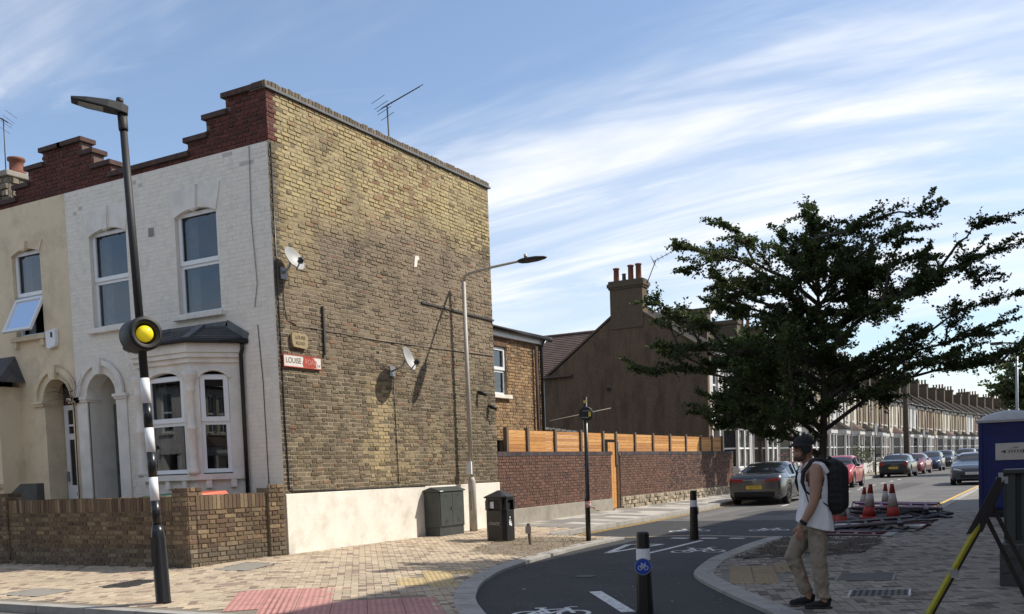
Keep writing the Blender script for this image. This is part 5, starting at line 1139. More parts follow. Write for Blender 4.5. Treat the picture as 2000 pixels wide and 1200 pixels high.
MB().box(-11.46, 18.385, 1.5, -11.34, 18.43, 1.78).build('notice', m_upvc, LP); MB().obox((-11.4, 18.4, .9), (1, 0, 0), (0, 0, 1), (0, -1, 0), -.03, .04, -.2, .22, -.01, .001).build('label', m_concrete, LP)
# black signal post in the planting bed
zt = zl(-8.13, 17.45); TP = thing('signal_post', 'slim black post with round disc on top standing in the planting bed', 'post', (-8.13, 17.45, zt))
MB().tube([(-8.13, 17.45, zt-.02), (-8.13, 17.45, .95), (-8.12, 17.45, .97), (-8.11, 17.45, 2.92)], [.05, .05, .042, .04], 14).build('pole', m_black, TP)
fx_ = Vector((.35, -.94, 0)).normalized(); MB().lathe(Vector((-8.1, 17.45, 2.6))-fx_*.05, [(.13, 0), (.14, .02), (.14, .08), (.12, .1)], 24, axis=fx_).build('disc', m_blackmatt, TP)
MB().obox((-8.1, 17.45, 2.6), fx_.cross(Z3), Z3, fx_, -.09, .06, .045, .055, .05, .056).obox((-8.1, 17.45, 2.6), fx_.cross(Z3), Z3, fx_, -.06, .09, -.08, -.07, .05, .056).build('clip', m_steel, TP); MB().obox((-8.1, 17.45, 2.6), fx_.cross(Z3), Z3, fx_, -.1, -.05, -.06, .03, .051, .057).obox((-8.11, 17.45, 2.83), fx_.cross(Z3), Z3, fx_, -.03, .03, -.03, .03, .035, .045).build('yellow_label', mat('label_yellow', (.6, .5, .1), rough=.6, fine=0), TP)
m_tape = mat('tape_red', (.45, .08, .06), (.7, .66, .62), sc=22, rough=.6, fine=0, lo=.49, hi=.51)
TT = tag(MB().lathe((-8.12, 17.45, .78), [(.053, 0), (.056, .02), (.056, .1), (.053, .12)], 12).tube([(-8.07, 17.42, .8), (-7.98, 17.42, .77), (-7.9, 17.4, .72), (-7.84, 17.4, .73)], [.02, .012, .015, .008], 5).build('barrier_tape', m_tape), 'scrap of red and white tape knotted round the black signal post', 'tape')
# litter bin
zb2 = zl(-9.7, 16.75); LB = thing('litter_bin', 'black litter bin with pyramid lid between the green cabinet and the planting bed', 'litter bin', (-9.7, 16.75, zb2)); bx0, bx1, by0, by1 = -9.93, -9.47, 16.53, 16.97; c = .07
def oct_(x0, x1, y0, y1, c): return [(x0+c, y0), (x1-c, y0), (x1, y0+c), (x1, y1-c), (x1-c, y1), (x0+c, y1), (x0, y1-c), (x0, y0+c)]
MB().prism(oct_(bx0, bx1, by0, by1, c), (0, 0, 0), (1, 0, 0), (0, 1, 0), (0, 0, 1), zb2, zb2+.60).build('bin_body', m_black, LB, bevel=.008)
MB().prism(oct_(bx0+.05, bx1-.05, by0+.05, by1-.05, c), (0, 0, 0), (1, 0, 0), (0, 1, 0), (0, 0, 1), zb2+.60, zb2+.80).build('inner_liner', m_blackmatt, LB)
fr = MB()
for (x, y) in oct_(bx0+.015, bx1-.015, by0+.015, by1-.015, c-.005): fr.box(x-.025, y-.025, zb2+.60, x+.025, y+.025, zb2+.795)
fr.prism(oct_(bx0, bx1, by0, by1, c), (0, 0, 0), (1, 0, 0), (0, 1, 0), (0, 0, 1), zb2+.795, zb2+.84); fr.build('bin_hood', m_black, LB)
lid = MB(); oc = oct_(bx0-.03, bx1+.03, by0-.03, by1+.03, c); n = 8; lid.add([(x, y, zb2+.84) for x, y in oc]+[(x, y, zb2+.865) for x, y in oc]+[((bx0+bx1)/2+(x-(bx0+bx1)/2)*.12, (by0+by1)/2+(y-(by0+by1)/2)*.12, zb2+.985) for x, y in oc], [tuple(reversed(range(8))), tuple(range(16, 24))]+[(o+i, o+(i+1) % 8, o+8+(i+1) % 8, o+8+i) for o in (0, 8) for i in range(8)]); lid.build('lid', m_blackmatt, LB)
MB().box(bx0+.10, by0+.04, zb2+.64, bx0+.19, by0+.046, zb2+.77).build('notice', m_upvc, LB)
bt = MB(); 
for i in range(11): a = i/10; bt.box(bx0+.12+a*.2, by0-.003, zb2+.335+.018*math.sin(i*2.1), bx0+.137+a*.2, by0-.0005, zb2+.35+.018*math.sin(i*2.1)+.01*(i % 2))
bt.tube([(bx0+.13, by0-.002, zb2+.37), (bx0+.09, by0-.002, zb2+.36), (bx0+.09, by0-.002, zb2+.33), (bx0+.14, by0-.002, zb2+.32), (bx0+.34, by0-.002, zb2+.31), (bx0+.36, by0-.002, zb2+.27)], .004, 4); bt.build('council_mark', m_steel, LB)
tm_ = MB().box(bx1, by0+.16, zb2+.30, bx1+.003, by0+.22, zb2+.41).sphere((bx1, by0+.20, zb2+.45), .022, 8, 6, (.2, 1, 1)).box(bx1, by0+.22, zb2+.28, bx1+.003, by0+.26, zb2+.34).beam((bx1+.001, by0+.17, zb2+.40), (bx1+.001, by0+.25, zb2+.36), .004, .018); tm_.build('tidy_mark', m_upvc, LB)
# telecom cabinet
CB = thing('telecom_cabinet', 'dark green double door telecom cabinet against the white plinth', 'utility cabinet', (-11.4, 17.38, .24)); zc_ = .24
MB().box(-11.60, 16.92, .2, -11.245, 17.84, .42).build('plinth', m_concrete if False else m_green_cab, CB); MB().box(-11.6, 16.9, .423, -11.23, 17.86, 1.16).build('cabinet_body', m_green_cab, CB, bevel=.008)
for y0, y1 in ((16.93, 17.375), (17.385, 17.83)):
    d = MB().box(-11.229, y0, .45, -11.215, y1, 1.14).build('door', m_green_cab, CB, bevel=.004)
    v = MB()
    for zz_ in (.52, .545, .57, 1.06, 1.085): 
        yc = (y0+y1)/2; v.box(-11.215, yc-.04, zz_, -11.21, yc+.04, zz_+.010)
    v.build('vent', m_iron, d)
MB().box(-11.214, 17.32, .78, -11.2, 17.36, .84).build('lock', m_iron, CB)
MB().prism([(-11.64, 1.162), (-11.20, 1.162), (-11.20, 1.19), (-11.42, 1.26), (-11.64, 1.19)], (0, 16.87, 0), (1, 0, 0), (0, 0, 1), (0, 1, 0), 0, 1.02).build('lid', m_green_cab, CB, bevel=.006); MB().box(-11.2, 16.9, 1.168, -11.198, 17.02, 1.186).build('number_label', m_upvc, CB)
# wooden stake in the bed
ST = thing('timber_stake', 'short leaning timber stake with a metal tag in the planting bed', 'stake', (-8.74, 16.2, .12)); MB().beam((-8.74, 16.2, .05), (-8.78, 16.2, .55), .05, .05).build('stake', m_post, ST); MB().box(-8.83, 16.165, .36, -8.71, 16.172, .5).build('tag', m_concrete, ST)
# bollards
m_blue = mat('sign_blue', (.012, .06, .36), rough=.35, fine=0)
def bollard(loc, h, face, label, k=1.0):
    o = thing('bollard', label, 'bollard', loc, 'black bollards'); x, y, z = loc; f = Vector(face).normalized(); P = Vector(loc)
    def sq(r0, r1, z0, z1, nm, mt):
        m = MB().lathe(P, [(r0, z0), (r1, z1)], 12, smooth=False); return m.build(nm, mt, o, bevel=.004)
    sq(.092*k, .074*k, -.03, h*.62, 'lower_post', m_black); sq(.074*k, .070*k, h*.62, h*.67, 'collar', m_blackmatt); sq(.072*k, .069*k, h*.67, h*.805, 'white_band', m_upvc); sq(.069*k, .064*k, h*.805, h*.985, 'cap', m_black); sq(.06*k, .05*k, h*.985, h, 'top', m_blackmatt)
    c = P+Z3*(h*.60)+f*.075*k; s = MB().lathe(c, [(.083, 0), (.085, .004), (.085, .014)], 28, axis=f).build('sign_rim', m_steel, o); MB().lathe(c+f*.014, [(.079, 0), (.079, .002)], 28, axis=f).build('sign_face', m_blue, o)
    rt = Z3.cross(f).normalized(); b = MB()
    Q = lambda a, e: c+f*.0185+rt*a*.08+Z3*e*.08
    for cx_ in (-.36, .36): b.tube([Q(cx_+.26*math.cos(t*math.pi/8), -.15+.26*math.sin(t*math.pi/8)) for t in range(17)], .0028, 4, cap=False)
    for l in (((-.36, -.15), (-.14, .3), (.26, .3)), ((-.36, -.15), (0, -.15), (.26, .3)), ((0, -.15), (-.18, .42)), ((.36, -.15), (.24, .45), (.34, .5)), ((-.28, .43), (-.08, .43))): b.tube([Q(*p) for p in l], .003, 4)
    b.build('cycle_symbol', m_upvc, o); return o
bollard((-3.71, 9.25, .03), .86, (.33, -.94, 0), 'near black bollard with white band and round blue cycle sign'); bollard((-6.31, 18.42, zr(18.4)), .96, (.95, .3, 0), 'farther black bollard with white band on the cycle lane line', 1.0)
# traffic cones
m_cone = mat('cone_red', (.42, .045, .03), (.34, .04, .03), sc=12, rough=.6, fine=.1); m_sleeve = mat('cone_sleeve', (.50, .47, .44), (.38, .35, .32), sc=16, rough=.5, fine=.1)
def cone(loc, tilt, label, h=.75):
    o = thing('traffic_cone', label, 'traffic cone', (0, 0, 0), 'traffic cones'); k = h/.75
    MB().lathe((0, 0, 0), [(.25*k, 0), (.25*k, .03*k), (.21*k, .045*k)], 4, smooth=False).build('base', m_cone, o); MB().lathe((0, 0, 0), [(.145*k, .04*k), (.108*k, .26*k)], 20).build('lower_cone', m_cone, o); MB().lathe((0, 0, 0), [(.110*k, .26*k), (.066*k, .55*k)], 20).build('reflective_sleeve', m_sleeve, o); MB().lathe((0, 0, 0), [(.065*k, .55*k), (.038*k, .72*k), (.042*k, .73*k), (.042*k, .75*k), (.028*k, .75*k)], 20).build('top_cone', m_cone, o)
    o.location = loc; o.rotation_euler = (R(tilt[0]), R(tilt[1]), R(tilt[2])); return o
cone((-3.75, 22.6, .225), (2, 3, 20), 'tallest looking red and white cone left of centre on the barrier pile'); cone((-4.55, 26.4, zr(26.4)+.002), (0, 6, 10), 'tilted cone just behind the tallest cone by the pile', .7); cone((-4.2, 27.9, zr(27.9)+.002), (0, 0, 40), 'cone standing on the road behind the barrier pile', .72); cone((-3.2, 22.3, .225), (-2, -2, 5), 'rightmost red and white cone on the barrier pile'); cone((-4.1, 21.4, .09), (0, 0, 25), 'cone half hidden behind the black backpack'); cone((-4.4, 22.3, .09), (0, 0, 5), 'cone hidden left of the backpack base', .7)
# fallen barriers
m_bar_r = mat('barrier_red', (.16, .035, .035), (.11, .03, .032), sc=10, rough=.65, fine=.15); m_bar_p = mat('barrier_purple', (.17, .035, .105), (.12, .028, .075), sc=10, rough=.6); m_bar_w = mat('barrier_white', (.17, .135, .135), (.12, .095, .095), sc=9, rough=.6); m_bar_k = mat('barrier_black', (.022, .02, .022), rough=.7, fine=.1)
def barrier(loc, rz, tilt, m1, m2, label):
    o = thing('plastic_barrier', label, 'barrier', (0, 0, 0), 'fallen barriers'); L, H_ = 1.9, .95
    f = MB().tube([(-L/2, -H_/2, 0), (L/2, -H_/2, 0), (L/2, H_/2, 0), (-L/2, H_/2, 0), (-L/2, -H_/2, 0)], .026, 6, cap=False); f.build('frame', m2, o)
    for i in range(5): x = -L/2+L*(i+1)/6; MB().box(x-.03, -H_/2, -.018, x+.03, H_/2, .018).build('slat', m1, o)
    MB().box(-L/2+.05, H_/2-.3, -.012, L/2-.05, H_/2-.06, .022).build('panel', m_sleeve if 'pale panel' in label else m1, o); MB().box(-L/2+.05, -H_/2+.06, -.012, L/2-.05, -H_/2+.2, .022).build('panel', m1, o)
    for s in (-1, 1): MB().box(s*.6-.05, -H_/2-.32, -.03, s*.6+.05, -H_/2+.02, .03).build('foot', m_bar_k, o)
    o.location = loc; o.rotation_euler = (R(tilt[0]), R(tilt[1]), R(rz)); return o
barrier((-3.45, 19.35, .125), 8, (0, 2, 0), m_bar_r, m_bar_w, 'red slatted barrier lying nearest the planting bed')
barrier((-3.3, 20.2, .17), -14, (6, 0, 0), m_bar_k, m_bar_r, 'dark barrier with pale panel lying second in the pile')
barrier((-3.5, 20.7, .25), 12, (3, -4, 0), m_bar_k, m_bar_w, 'dark barrier with white frame in the middle of the pile')
barrier((-3.3, 21.4, .17), 3, (2, 2, 0), m_bar_r, m_bar_k, 'red barrier half buried under the dark ones')
barrier((-3.35, 22.3, .19), -6, (0, 1, 0), m_bar_k, m_bar_r, 'dark barrier under the two standing cones')
barrier((-3.4, 24.0, .20), 20, (0, 3, 0), m_bar_p, m_bar_w, 'lowest purple barrier at the back of the pile')
barrier((-3.45, 24.05, .31), 14, (3, 2, 0), m_bar_k, m_bar_k, 'black barrier sandwiched between two purple ones')
barrier((-3.40, 24.1, .43), 10, (5, 2, 0), m_bar_p, m_bar_w, 'topmost purple and white barrier at the back of the pile')
barrier((-3.15, 23.3, .22), 48, (8, -6, 0), m_bar_k, m_bar_k, 'black barrier poking out towards the right kerb')
YB_ = thing('yellow_board', 'small upright yellow plastic board behind the walking man', 'board', (-3.95, 19.5, .1)); MB().box(-4.03, 19.5, .085, -3.9, 19.54, .5).build('board', mat('board_yellow', (.62, .38, .02), rough=.5, fine=.05), YB_, bevel=.01); MB().box(-4.06, 19.42, .082, -3.87, 19.62, .12).build('foot', m_bar_k, YB_)
# portable toilet
zq = zp(23.6); PT = thing('portable_toilet', 'dark blue portable toilet with white domed roof on the right', 'portable toilet', (-1.05, 24.1, zq)); m_pt = mat('toilet_blue', (.012, .022, .13), (.014, .026, .15), sc=4, rough=.5, fine=.05)
x0, x1, y0, y1 = -1.62, -.45, 23.55, 24.7
MB().box(x0-.02, y0-.02, zq, x1+.02, y1+.02, zq+.16).build('base', m_blackmatt, PT, bevel=.02); MB().box(x0, y0, zq+.16, x1, y1, zq+2.06).build('cabin', m_pt, PT, bevel=.04)
for i in range(3): MB().box(x0+.12+i*.38, y0-.014, zq+.25, x0+.14+i*.38, y0-.001, zq+2.0).build('rib', m_pt, PT)
MB().box(x0-.012, y0-.02, zq+.16, x0+.08, y0+.07, zq+2.06).build('corner_post', m_pt, PT, bevel=.02)
for i in range(4): MB().box(x0+.12, y0-.012, zq+1.78+i*.06, x1-.1, y0-.001, zq+1.80+i*.06).build('vent_slat', m_pt, PT)
dm = MB(); nx, ny = 12, 8
for i in range(nx+1):
    for j in range(ny+1):
        a, b = i/nx, j/ny; dm.v.append((x0-.05+(x1-x0+.1)*a, y0-.05+(y1-y0+.1)*b, zq+2.08+.22*math.sin(math.pi*a)**.6*math.sin(math.pi*b)**.6))
for i in range(nx):
    for j in range(ny): q = i*(ny+1)+j; dm.f.append((q, q+ny+1, q+ny+2, q+1)); dm.sm.append(True)
dm.box(x0-.05, y0-.05, zq+2.03, x1+.05, y1+.05, zq+2.08); dm.build('roof', mat('toilet_roof', (.45, .45, .44), (.38, .38, .37), sc=6, rough=.6), PT)
sg = MB().box(x0+.32, y0-.018, zq+1.22, x1-.02, y0-.002, zq+1.58).build('sign', m_sign_w, PT, bevel=.006); rp = MB().prism([(x0+.42, zq+1.40), (x0+.52, zq+1.36), (x0+.52, zq+1.44)], (0, y0-.019, 0), (1, 0, 0), (0, 0, 1), (0, -1, 0), 0, .002).box(x0+.54, y0-.021, zq+1.365, x0+.84, y0-.019, zq+1.37).box(x0+.54, y0-.021, zq+1.43, x0+.84, y0-.019, zq+1.435).box(x0+.84, y0-.021, zq+1.365, x1-.06, y0-.019, zq+1.435).box(x0+.66, y0-.021, zq+1.475, x0+.76, y0-.019, zq+1.49)
for i in range(5): rp.box(x0+.57+i*.055, y0-.021, zq+1.385, x0+.60+i*.055, y0-.019, zq+1.418)
rp.build('printed_arrow', m_letter, sg); MB().box(x0+.34, y0-.0195, zq+1.27, x1-.05, y0-.018, zq+1.275)
# dark block plinth with railing at the right edge
RL = thing('block_plinth', 'dark glazed block plinth at the right edge of the pavement', 'plinth', (-.3, 12.2, .1)); m_gb = mat('glazed_block', (.045, .047, .052), (.065, .067, .07), sc=9, rough=.4, fine=.1); m_gm = mat('glazed_joint', (.13, .128, .12), rough=.9)
MB().box(-.61, 11.93, .08, .58, 12.58, .56).build('core', m_gm, RL)
for zz_ in range(3):
    for i in range(6):
        a = -.62+i*.2-(.1 if zz_ % 2 else 0); b = a+.192; a = max(a, -.62); b = min(b, .58)
        if b-a > .04: MB().box(a, 11.915, .09+zz_*.157, b, 11.94, .09+zz_*.157+.149).build('block', m_gb, RL)
    for i in range(4):
        a = 11.92+i*.2-(.1 if zz_ % 2 == 0 else 0); b = min(a+.192, 12.58); a = max(a, 11.945)
        if b-a > .04: MB().box(-.625, a, .09+zz_*.157, -.60, b, .09+zz_*.157+.149).build('block', m_gb, RL)
RB_ = thing('metal_hoarding', 'dark green ribbed metal box standing on the block plinth', 'metal box', (0, 12.25, .56)); MB().box(-.57, 11.98, .562, .55, 12.5, .60).box(-.59, 11.95, 1.33, .57, 12.53, 1.37).build('rail', m_green_cab, RB_)
for i in range(8): MB().box(-.56+i*.15, 12.0, .60, -.47+i*.15, 12.02, 1.33).build('rib', m_green_cab, RB_)
MB().box(-.57, 12.02, .60, .55, 12.5, 1.33).build('panel', m_blackmatt, RB_)
for i in range(4): MB().box(-.585, 12.03+i*.13, .60, -.571, 12.10+i*.13, 1.33).build('rib', m_green_cab, RB_)
# A-frame road sign seen from behind
AF = thing('folding_sign', 'back of a folding road sign with one yellow leg leaning on a black frame', 'road sign', (-.7, 10.2, .1)); m_yl = mat('leg_yellow', (.40, .36, .02), (.30, .28, .03), sc=12, rough=.6, fine=.15)
MB().beam((-1.1, 9.65, .1), (-.66, 10.15, .98), .045, .03).build('front_leg', m_yl, AF); MB().beam((-1.08, 9.67, .1), (-.64, 10.16, .98), .02, .06).build('leg_edge', m_bar_k, AF)
MB().beam((-.7, 10.12, .93), (-.5, 10.22, 1.3), .10, .03).build('sign_back', m_bar_k, AF); MB().prism([(-.10, -.12), (.04, -.10), (.09, .42), (.0, .44)], (-.68, 10.1, .92), (.9, .43, 0), (.3, .15, .94), (.43, -.9, 0), 0, .012).build('sign_plate', m_bar_k, AF)
MB().beam((-.66, 10.16, 1.0), (-.33, 10.9, .1), .035, .02).build('rear_leg', m_iron, AF); MB().beam((-.60, 10.2, 1.08), (-.2, 10.75, .1), .035, .02).build('rear_leg', m_iron, AF)
MB().box(-.56, 10.17, 1.27, -.46, 10.25, 1.33).box(-.54, 10.19, 1.33, -.50, 10.22, 1.37).build('clip', m_steel, AF); MB().box(-.93, 9.82, .42, -.86, 9.88, .50).build('clip', m_steel, AF)
# far posts
def far_post(nm, label, cat, x, y, h, r, mt, arm=None, plate=None):
    z = zl(x, y) if x < -9 else zp(y); o = thing(nm, label, cat, (x, y, z)); MB().tube([(x, y, z), (x, y, z+h)], [r, r*.8], 10).build('pole', mt, o)
    if arm: MB().tube([(x, y, z+h), (x+arm, y, z+h+.05)], r*.5, 6).box(min(x+arm, x+arm*1.9), y-.12, z+h, max(x+arm, x+arm*1.9), y+.12, z+h+.09).build('lantern', m_iron, o)
    if plate: MB().box(x-.05+r, y-.18, z+plate, x+.16, y-.15, z+plate+.55).build('plate', m_upvc, o)
far_post('telegraph_pole', 'thick dark telegraph pole rising above the far parked cars', 'telegraph pole', -10.5, 80, 8.2, .22, m_bark); far_post('lamp_post', 'thin far lamp post with flat lantern at the right edge', 'lamp post', -1.5, 40, 5.2, .06, m_steel, arm=-.45); far_post('sign_post', 'thin post with white plate on the left pavement among far cars', 'sign post', -10.5, 66, 3.4, .05, m_iron, plate=2.7); far_post('sign_post', 'thin post with white plate just right of the telegraph pole', 'sign post', -10.45, 90, 3.6, .05, m_iron, plate=2.6); far_post('lamp_post', 'slim grey lamp post far along the left pavement', 'lamp post', -10.5, 58, 6.0, .05, m_steel, arm=.5)
for i, (x, y) in enumerate(((-10.6, 55.5), (-10.6, 56.4), (-10.7, 61))): wheelie((x, y, zl(x, y)), m_bin_g if i < 2 else m_bar_k, ['green wheelie bin on the far left pavement, nearer one', 'second green wheelie bin on the far left pavement', 'dark wheelie bin on the far pavement behind the black saloon'][i], 0, m_bin_g if i < 2 else m_bar_k)
# ================================================================ CARS
def interp(kp, t):
    if t <= kp[0][0]: return kp[0][1]
    for (a, x), (b, y) in zip(kp, kp[1:]):
        if t <= b: s = (t-a)/(b-a); s = s*s*(3-2*s)*.5+s*.5; return x+(y-x)*s
    return kp[-1][1]
TYPES = {
 'coupe': dict(top=[(0, .80), (.02, .98), (.07, 1.03), (.15, 1.06), (.28, 1.27), (.40, 1.395), (.50, 1.42), (.60, 1.37), (.76, 1.0), (.90, .86), (.97, .72), (1, .58)], belt=.93, rw=(.13, .36), sw=(.27, .66), ws=(.62, .765), bp=[.46], wheels=(.20, .805)),
 'saloon': dict(top=[(0, .82), (.02, 1.0), (.08, 1.05), (.17, 1.08), (.30, 1.37), (.42, 1.44), (.55, 1.43), (.62, 1.37), (.75, 1.03), (.92, .86), (.975, .74), (1, .6)], belt=.95, rw=(.16, .30), sw=(.25, .68), ws=(.61, .755), bp=[.45], wheels=(.205, .80)),
 'hatch': dict(top=[(0, .78), (.02, 1.0), (.05, 1.06), (.14, 1.36), (.22, 1.46), (.4, 1.50), (.55, 1.48), (.64, 1.38), (.80, 1.02), (.93, .86), (.98, .7), (1, .55)], belt=.96, rw=(.05, .18), sw=(.14, .74), ws=(.60, .795), bp=[.42], wheels=(.17, .815)),
 'suv': dict(top=[(0, .85), (.02, 1.1), (.04, 1.18), (.11, 1.48), (.2, 1.60), (.4, 1.63), (.55, 1.60), (.62, 1.53), (.76, 1.14), (.93, 1.02), (.98, .85), (1, .65)], belt=1.04, rw=(.04, .14), sw=(.10, .70), ws=(.58, .755), bp=[.42], wheels=(.19, .805)),
}
def car(typ, label, L, W, paint, loc, heading, rear_text=None, front_text=None, rim=None, hs=1.0, lamps='wide'):
    T = TYPES[typ]; o = thing('parked_car', label, 'car', (0, 0, 0), 'cars parked along the side street')
    hw = W/2; rw_ = .33; ar = .375; wz = .33; ys_w = [T['wheels'][0]*L, T['wheels'][1]*L]
    ts = {i/44 for i in range(45)}
    for k in ('rw', 'sw', 'ws'): ts |= set(T[k])
    for b in T['bp']: ts |= {b-.012, b+.012}
    for w in ys_w:
        for k in range(-6, 7): ts.add((w+ar*math.sin(k*math.pi/12))/L)
        ts |= {(w-ar-.003)/L, (w+ar+.003)/L}
    ts = sorted(t for t in ts if 0 <= t <= 1); st = [ts[0]]
    for t in ts[1:]:
        if t-st[-1] > .0006: st.append(t)
    plan = [(0, .84), (.03, .93), (.10, .985), (.2, 1), (.8, 1), (.90, .97), (.96, .90), (1, .76)]
    rings = []
    for t in st:
        w = hw*interp(plan, t); top = interp(T['top'], t)*hs; belt = min(T['belt']*hs, top-.03); k = sst(.04, .30, top-belt-.02); y = t*L
        zb = .20+.08*sst(.05, 0, t)+.06*sst(.95, 1, t); az = 0
        for wc in ys_w:
            if abs(y-wc) < ar: az = max(az, wz+math.sqrt(max(0, ar*ar-(y-wc)**2)))
        zl1 = max(zb, az); zl2 = max(zb+.10, az+.004)
        z3 = max(.56, az+.02); lerp = lambda a, b: a+(b-a)*k
        ring = [(0, zb+.02), (w*.90, zl1), (w*.985, zl2), (w*1.0, min(z3, belt-.05)), (w*.985, belt-.10), (w*lerp(.93, .955), lerp(top-.045, belt)), (w*lerp(.80, .90), lerp(top-.02, belt+.035)), (w*lerp(.55, .76), lerp(top-.004, top-.10)), (w*lerp(.32, .60), lerp(top+.002, top-.022)), (0, top+.006)]
        rings.append([(x, y, z) for x, z in ring])
    m = len(rings[0]); body = MB(); glass = {k: MB() for k in ('rw', 'ws', 'sl', 'sr')}
    allv = [[], []]
    for s in (1, -1):
        base = len(body.v); 
        for r in rings: body.v += [(x*s, y, z) for x, y, z in r]
        for i in range(len(st)-1):
            tm = (st[i]+st[i+1])/2
            for j in range(m-1):
                f = (base+i*m+j, base+(i+1)*m+j, base+(i+1)*m+j+1, base+i*m+j+1)
                if s > 0: f = tuple(reversed(f))
                f = tuple(reversed(f)); tgt = None
                if j == 6 and T['sw'][0] < tm < T['sw'][1] and not any(abs(tm-b) < .012 for b in T['bp']): tgt = 'sl' if s < 0 else 'sr'
                if j in (7, 8) and T['rw'][0] < tm < T['rw'][1]: tgt = 'rw'
                if j in (7, 8) and T['ws'][0] < tm < T['ws'][1]: tgt = 'ws'
                if tgt is None: body.f.append(f); body.sm.append(True)
                else: glass[tgt].add([body.v[q] for q in f], [(0, 1, 2, 3)], True)
        e0 = [base+j for j in range(m)]; e1 = [base+(len(st)-1)*m+j for j in range(m)]
        body.f.append(tuple(e0 if s > 0 else reversed(e0))); body.f.append(tuple(reversed(e1) if s > 0 else e1)); body.sm += [False, False]
    body.build('body', paint, o, weld=True)
    for k, nm in (('rw', 'rear_window'), ('ws', 'windscreen'), ('sl', 'side_window'), ('sr', 'side_window')):
        if glass[k].v: glass[k].build(nm, m_carglass, o, weld=True)
    MB().box(-hw*.8, .25, .17, hw*.8, L-.3, .5).build('underbody', m_tyre, o)
    rm = rim or m_rim
    for wc in ys_w:
        for s in (-1, 1):
            x0 = s*(hw-.20); x1 = s*(hw-.012)
            t = MB().lathe((x0, wc, wz), [(.21, 0), (rw_-.02, 0), (rw_, .03), (rw_, .165), (rw_-.02, .188), (.22, .188), (.215, .15)], 28, axis=(s, 0, 0)).build('wheel', m_tyre, o)
            r = MB().lathe((x0, wc, wz), [(.215, .12), (.22, .183), (.205, .185), (.2, .14), (.05, .15), (.045, .18), (.01, .182)], 20, axis=(s, 0, 0))
            for q in range(7): a = 2*math.pi*q/7; r.beam((s*(hw-.035), wc+.04*math.cos(a), wz+.04*math.sin(a)), (s*(hw-.028), wc+.205*math.cos(a), wz+.205*math.sin(a)), .045, .03, up=(s, 0, 0))
            r.build('rim', rm, t)
    # rear end
    bl = T['belt']*hs
    for s in (-1, 1):
        if lamps == 'wide': pl = [(s*hw*.38, bl-.17), (s*hw*.84, bl-.15), (s*hw*.86, bl-.05), (s*hw*.40, bl-.085)]
        else: pl = [(s*hw*.60, bl-.25), (s*hw*.86, bl-.22), (s*hw*.86, bl-.02), (s*hw*.66, bl-.03)]
        MB().prism(pl, (0, .0, 0), (1, 0, 0), (0, 0, 1), (0, 1, 0), -.006, .1).build('tail_lamp', m_redlamp, o, bevel=.006)
        if typ != 'hatch': MB().prism([(s*hw*.42, .62*hs), (s*hw*.80, .66*hs), (s*hw*.80, .74*hs), (s*hw*.5, .68*hs)], (0, L, 0), (1, 0, 0), (0, 0, 1), (0, 1, 0), -.22, -.01).build('headlamp', m_headlamp, o, bevel=.01)
        else: MB().sphere((s*hw*.66, L-.10, .70), .095, 14, 10, (1, .7, 1)).build('headlamp', m_headlamp, o)
        mx_ = T['ws'][1]*L-.35; MB().sphere((s*(hw+.09), mx_, bl+.07), .09, 12, 8, (.95, .7, .75)).tube([(s*(hw*.9), mx_+.02, bl+.0), (s*(hw+.06), mx_, bl+.05)], .025, 6).build('mirror', paint if typ != 'hatch' else m_blackmatt, o)
    MB().box(-hw*.72, -.012, .28, hw*.72, .05, .45).build('rear_diffuser', m_tyre, o, bevel=.02)
    MB().box(-hw*.5, L-.06, .30, hw*.5, L+.006, .46).build('grille', m_tyre, o, bevel=.02)
    p = MB().box(-.26, -.02, .53, .26, -.002, .64).build('rear_plate', m_plate_y, o); q = MB().box(-.26, L+.002, .46, .26, L+.018, .57).build('front_plate', m_plate_w, o)
    if rear_text: text(rear_text, .085, (0, -.022, .585), Matrix(((1, 0, 0), (0, 0, -1), (0, 1, 0))), m_letter, p)
    if front_text: text(front_text, .085, (0, L+.02, .515), Matrix(((-1, 0, 0), (0, 0, 1), (0, 1, 0))), m_letter, q)
    MB().box(-hw*.8, .01, T['top'][1][1]*hs-.04, hw*.8, .02, T['top'][1][1]*hs-.03)
    o.location = loc; o.rotation_euler.z = heading; return o
def paint(nm, c, metal=.5, rough=.32): return mat(nm, c, rough=rough, metal=metal, fine=0, coat=.8)
p_grey = paint('paint_grey', (.062, .066, .072), .55, .25); p_red = paint('paint_red', (.36, .016, .018), .1); p_black = paint('paint_black', (.005, .005, .006), .0); p_dred = paint('paint_dark_red', (.17, .018, .02), .3); p_blue = paint('paint_blue', (.02, .03, .07), .4); p_dk = paint('paint_charcoal', (.035, .037, .042), .5); p_slate = paint('paint_slate', (.05, .055, .062), .5); p_silver = paint('paint_silver', (.2, .2, .21), .8)
def zc(y): return zr(y)
def park(typ, label, L, W, pt_, x, y, away, **kw):
    if away: return car(typ, label, L, W, pt_, (x, y, zc(y)), kw.pop('rz', 0), **kw)
    return car(typ, label, L, W, pt_, (x, y+L, zc(y)), math.pi+kw.pop('rz', 0), **kw)
M1 = park('coupe', 'grey coupe seen from behind, parked nearest by the street wall', 4.83, 1.86, p_grey, -8.80, 31.7, True, rear_text='AJ71 VYS', rim=m_rim_dark, rz=R(1))
em = MB(); 
for k in range(20): pass
em.tube([(.062*math.cos(a*math.pi/10), -.004, .80+.062*math.sin(a*math.pi/10)) for a in range(21)], .007, 5, cap=False)
for a in (90, 210, 330): em.tube([(0, -.006, .80), (.058*math.cos(R(a)), -.004, .80+.058*math.sin(R(a)))], .006, 5)
WORLD[M1.name] = I4; em.build('badge', m_rim, M1)
park('hatch', 'small bright red hatchback facing the camera beyond the grey coupe', 3.57, 1.63, p_red, -9.2, 46.3, False, front_text='LR15 KXA')
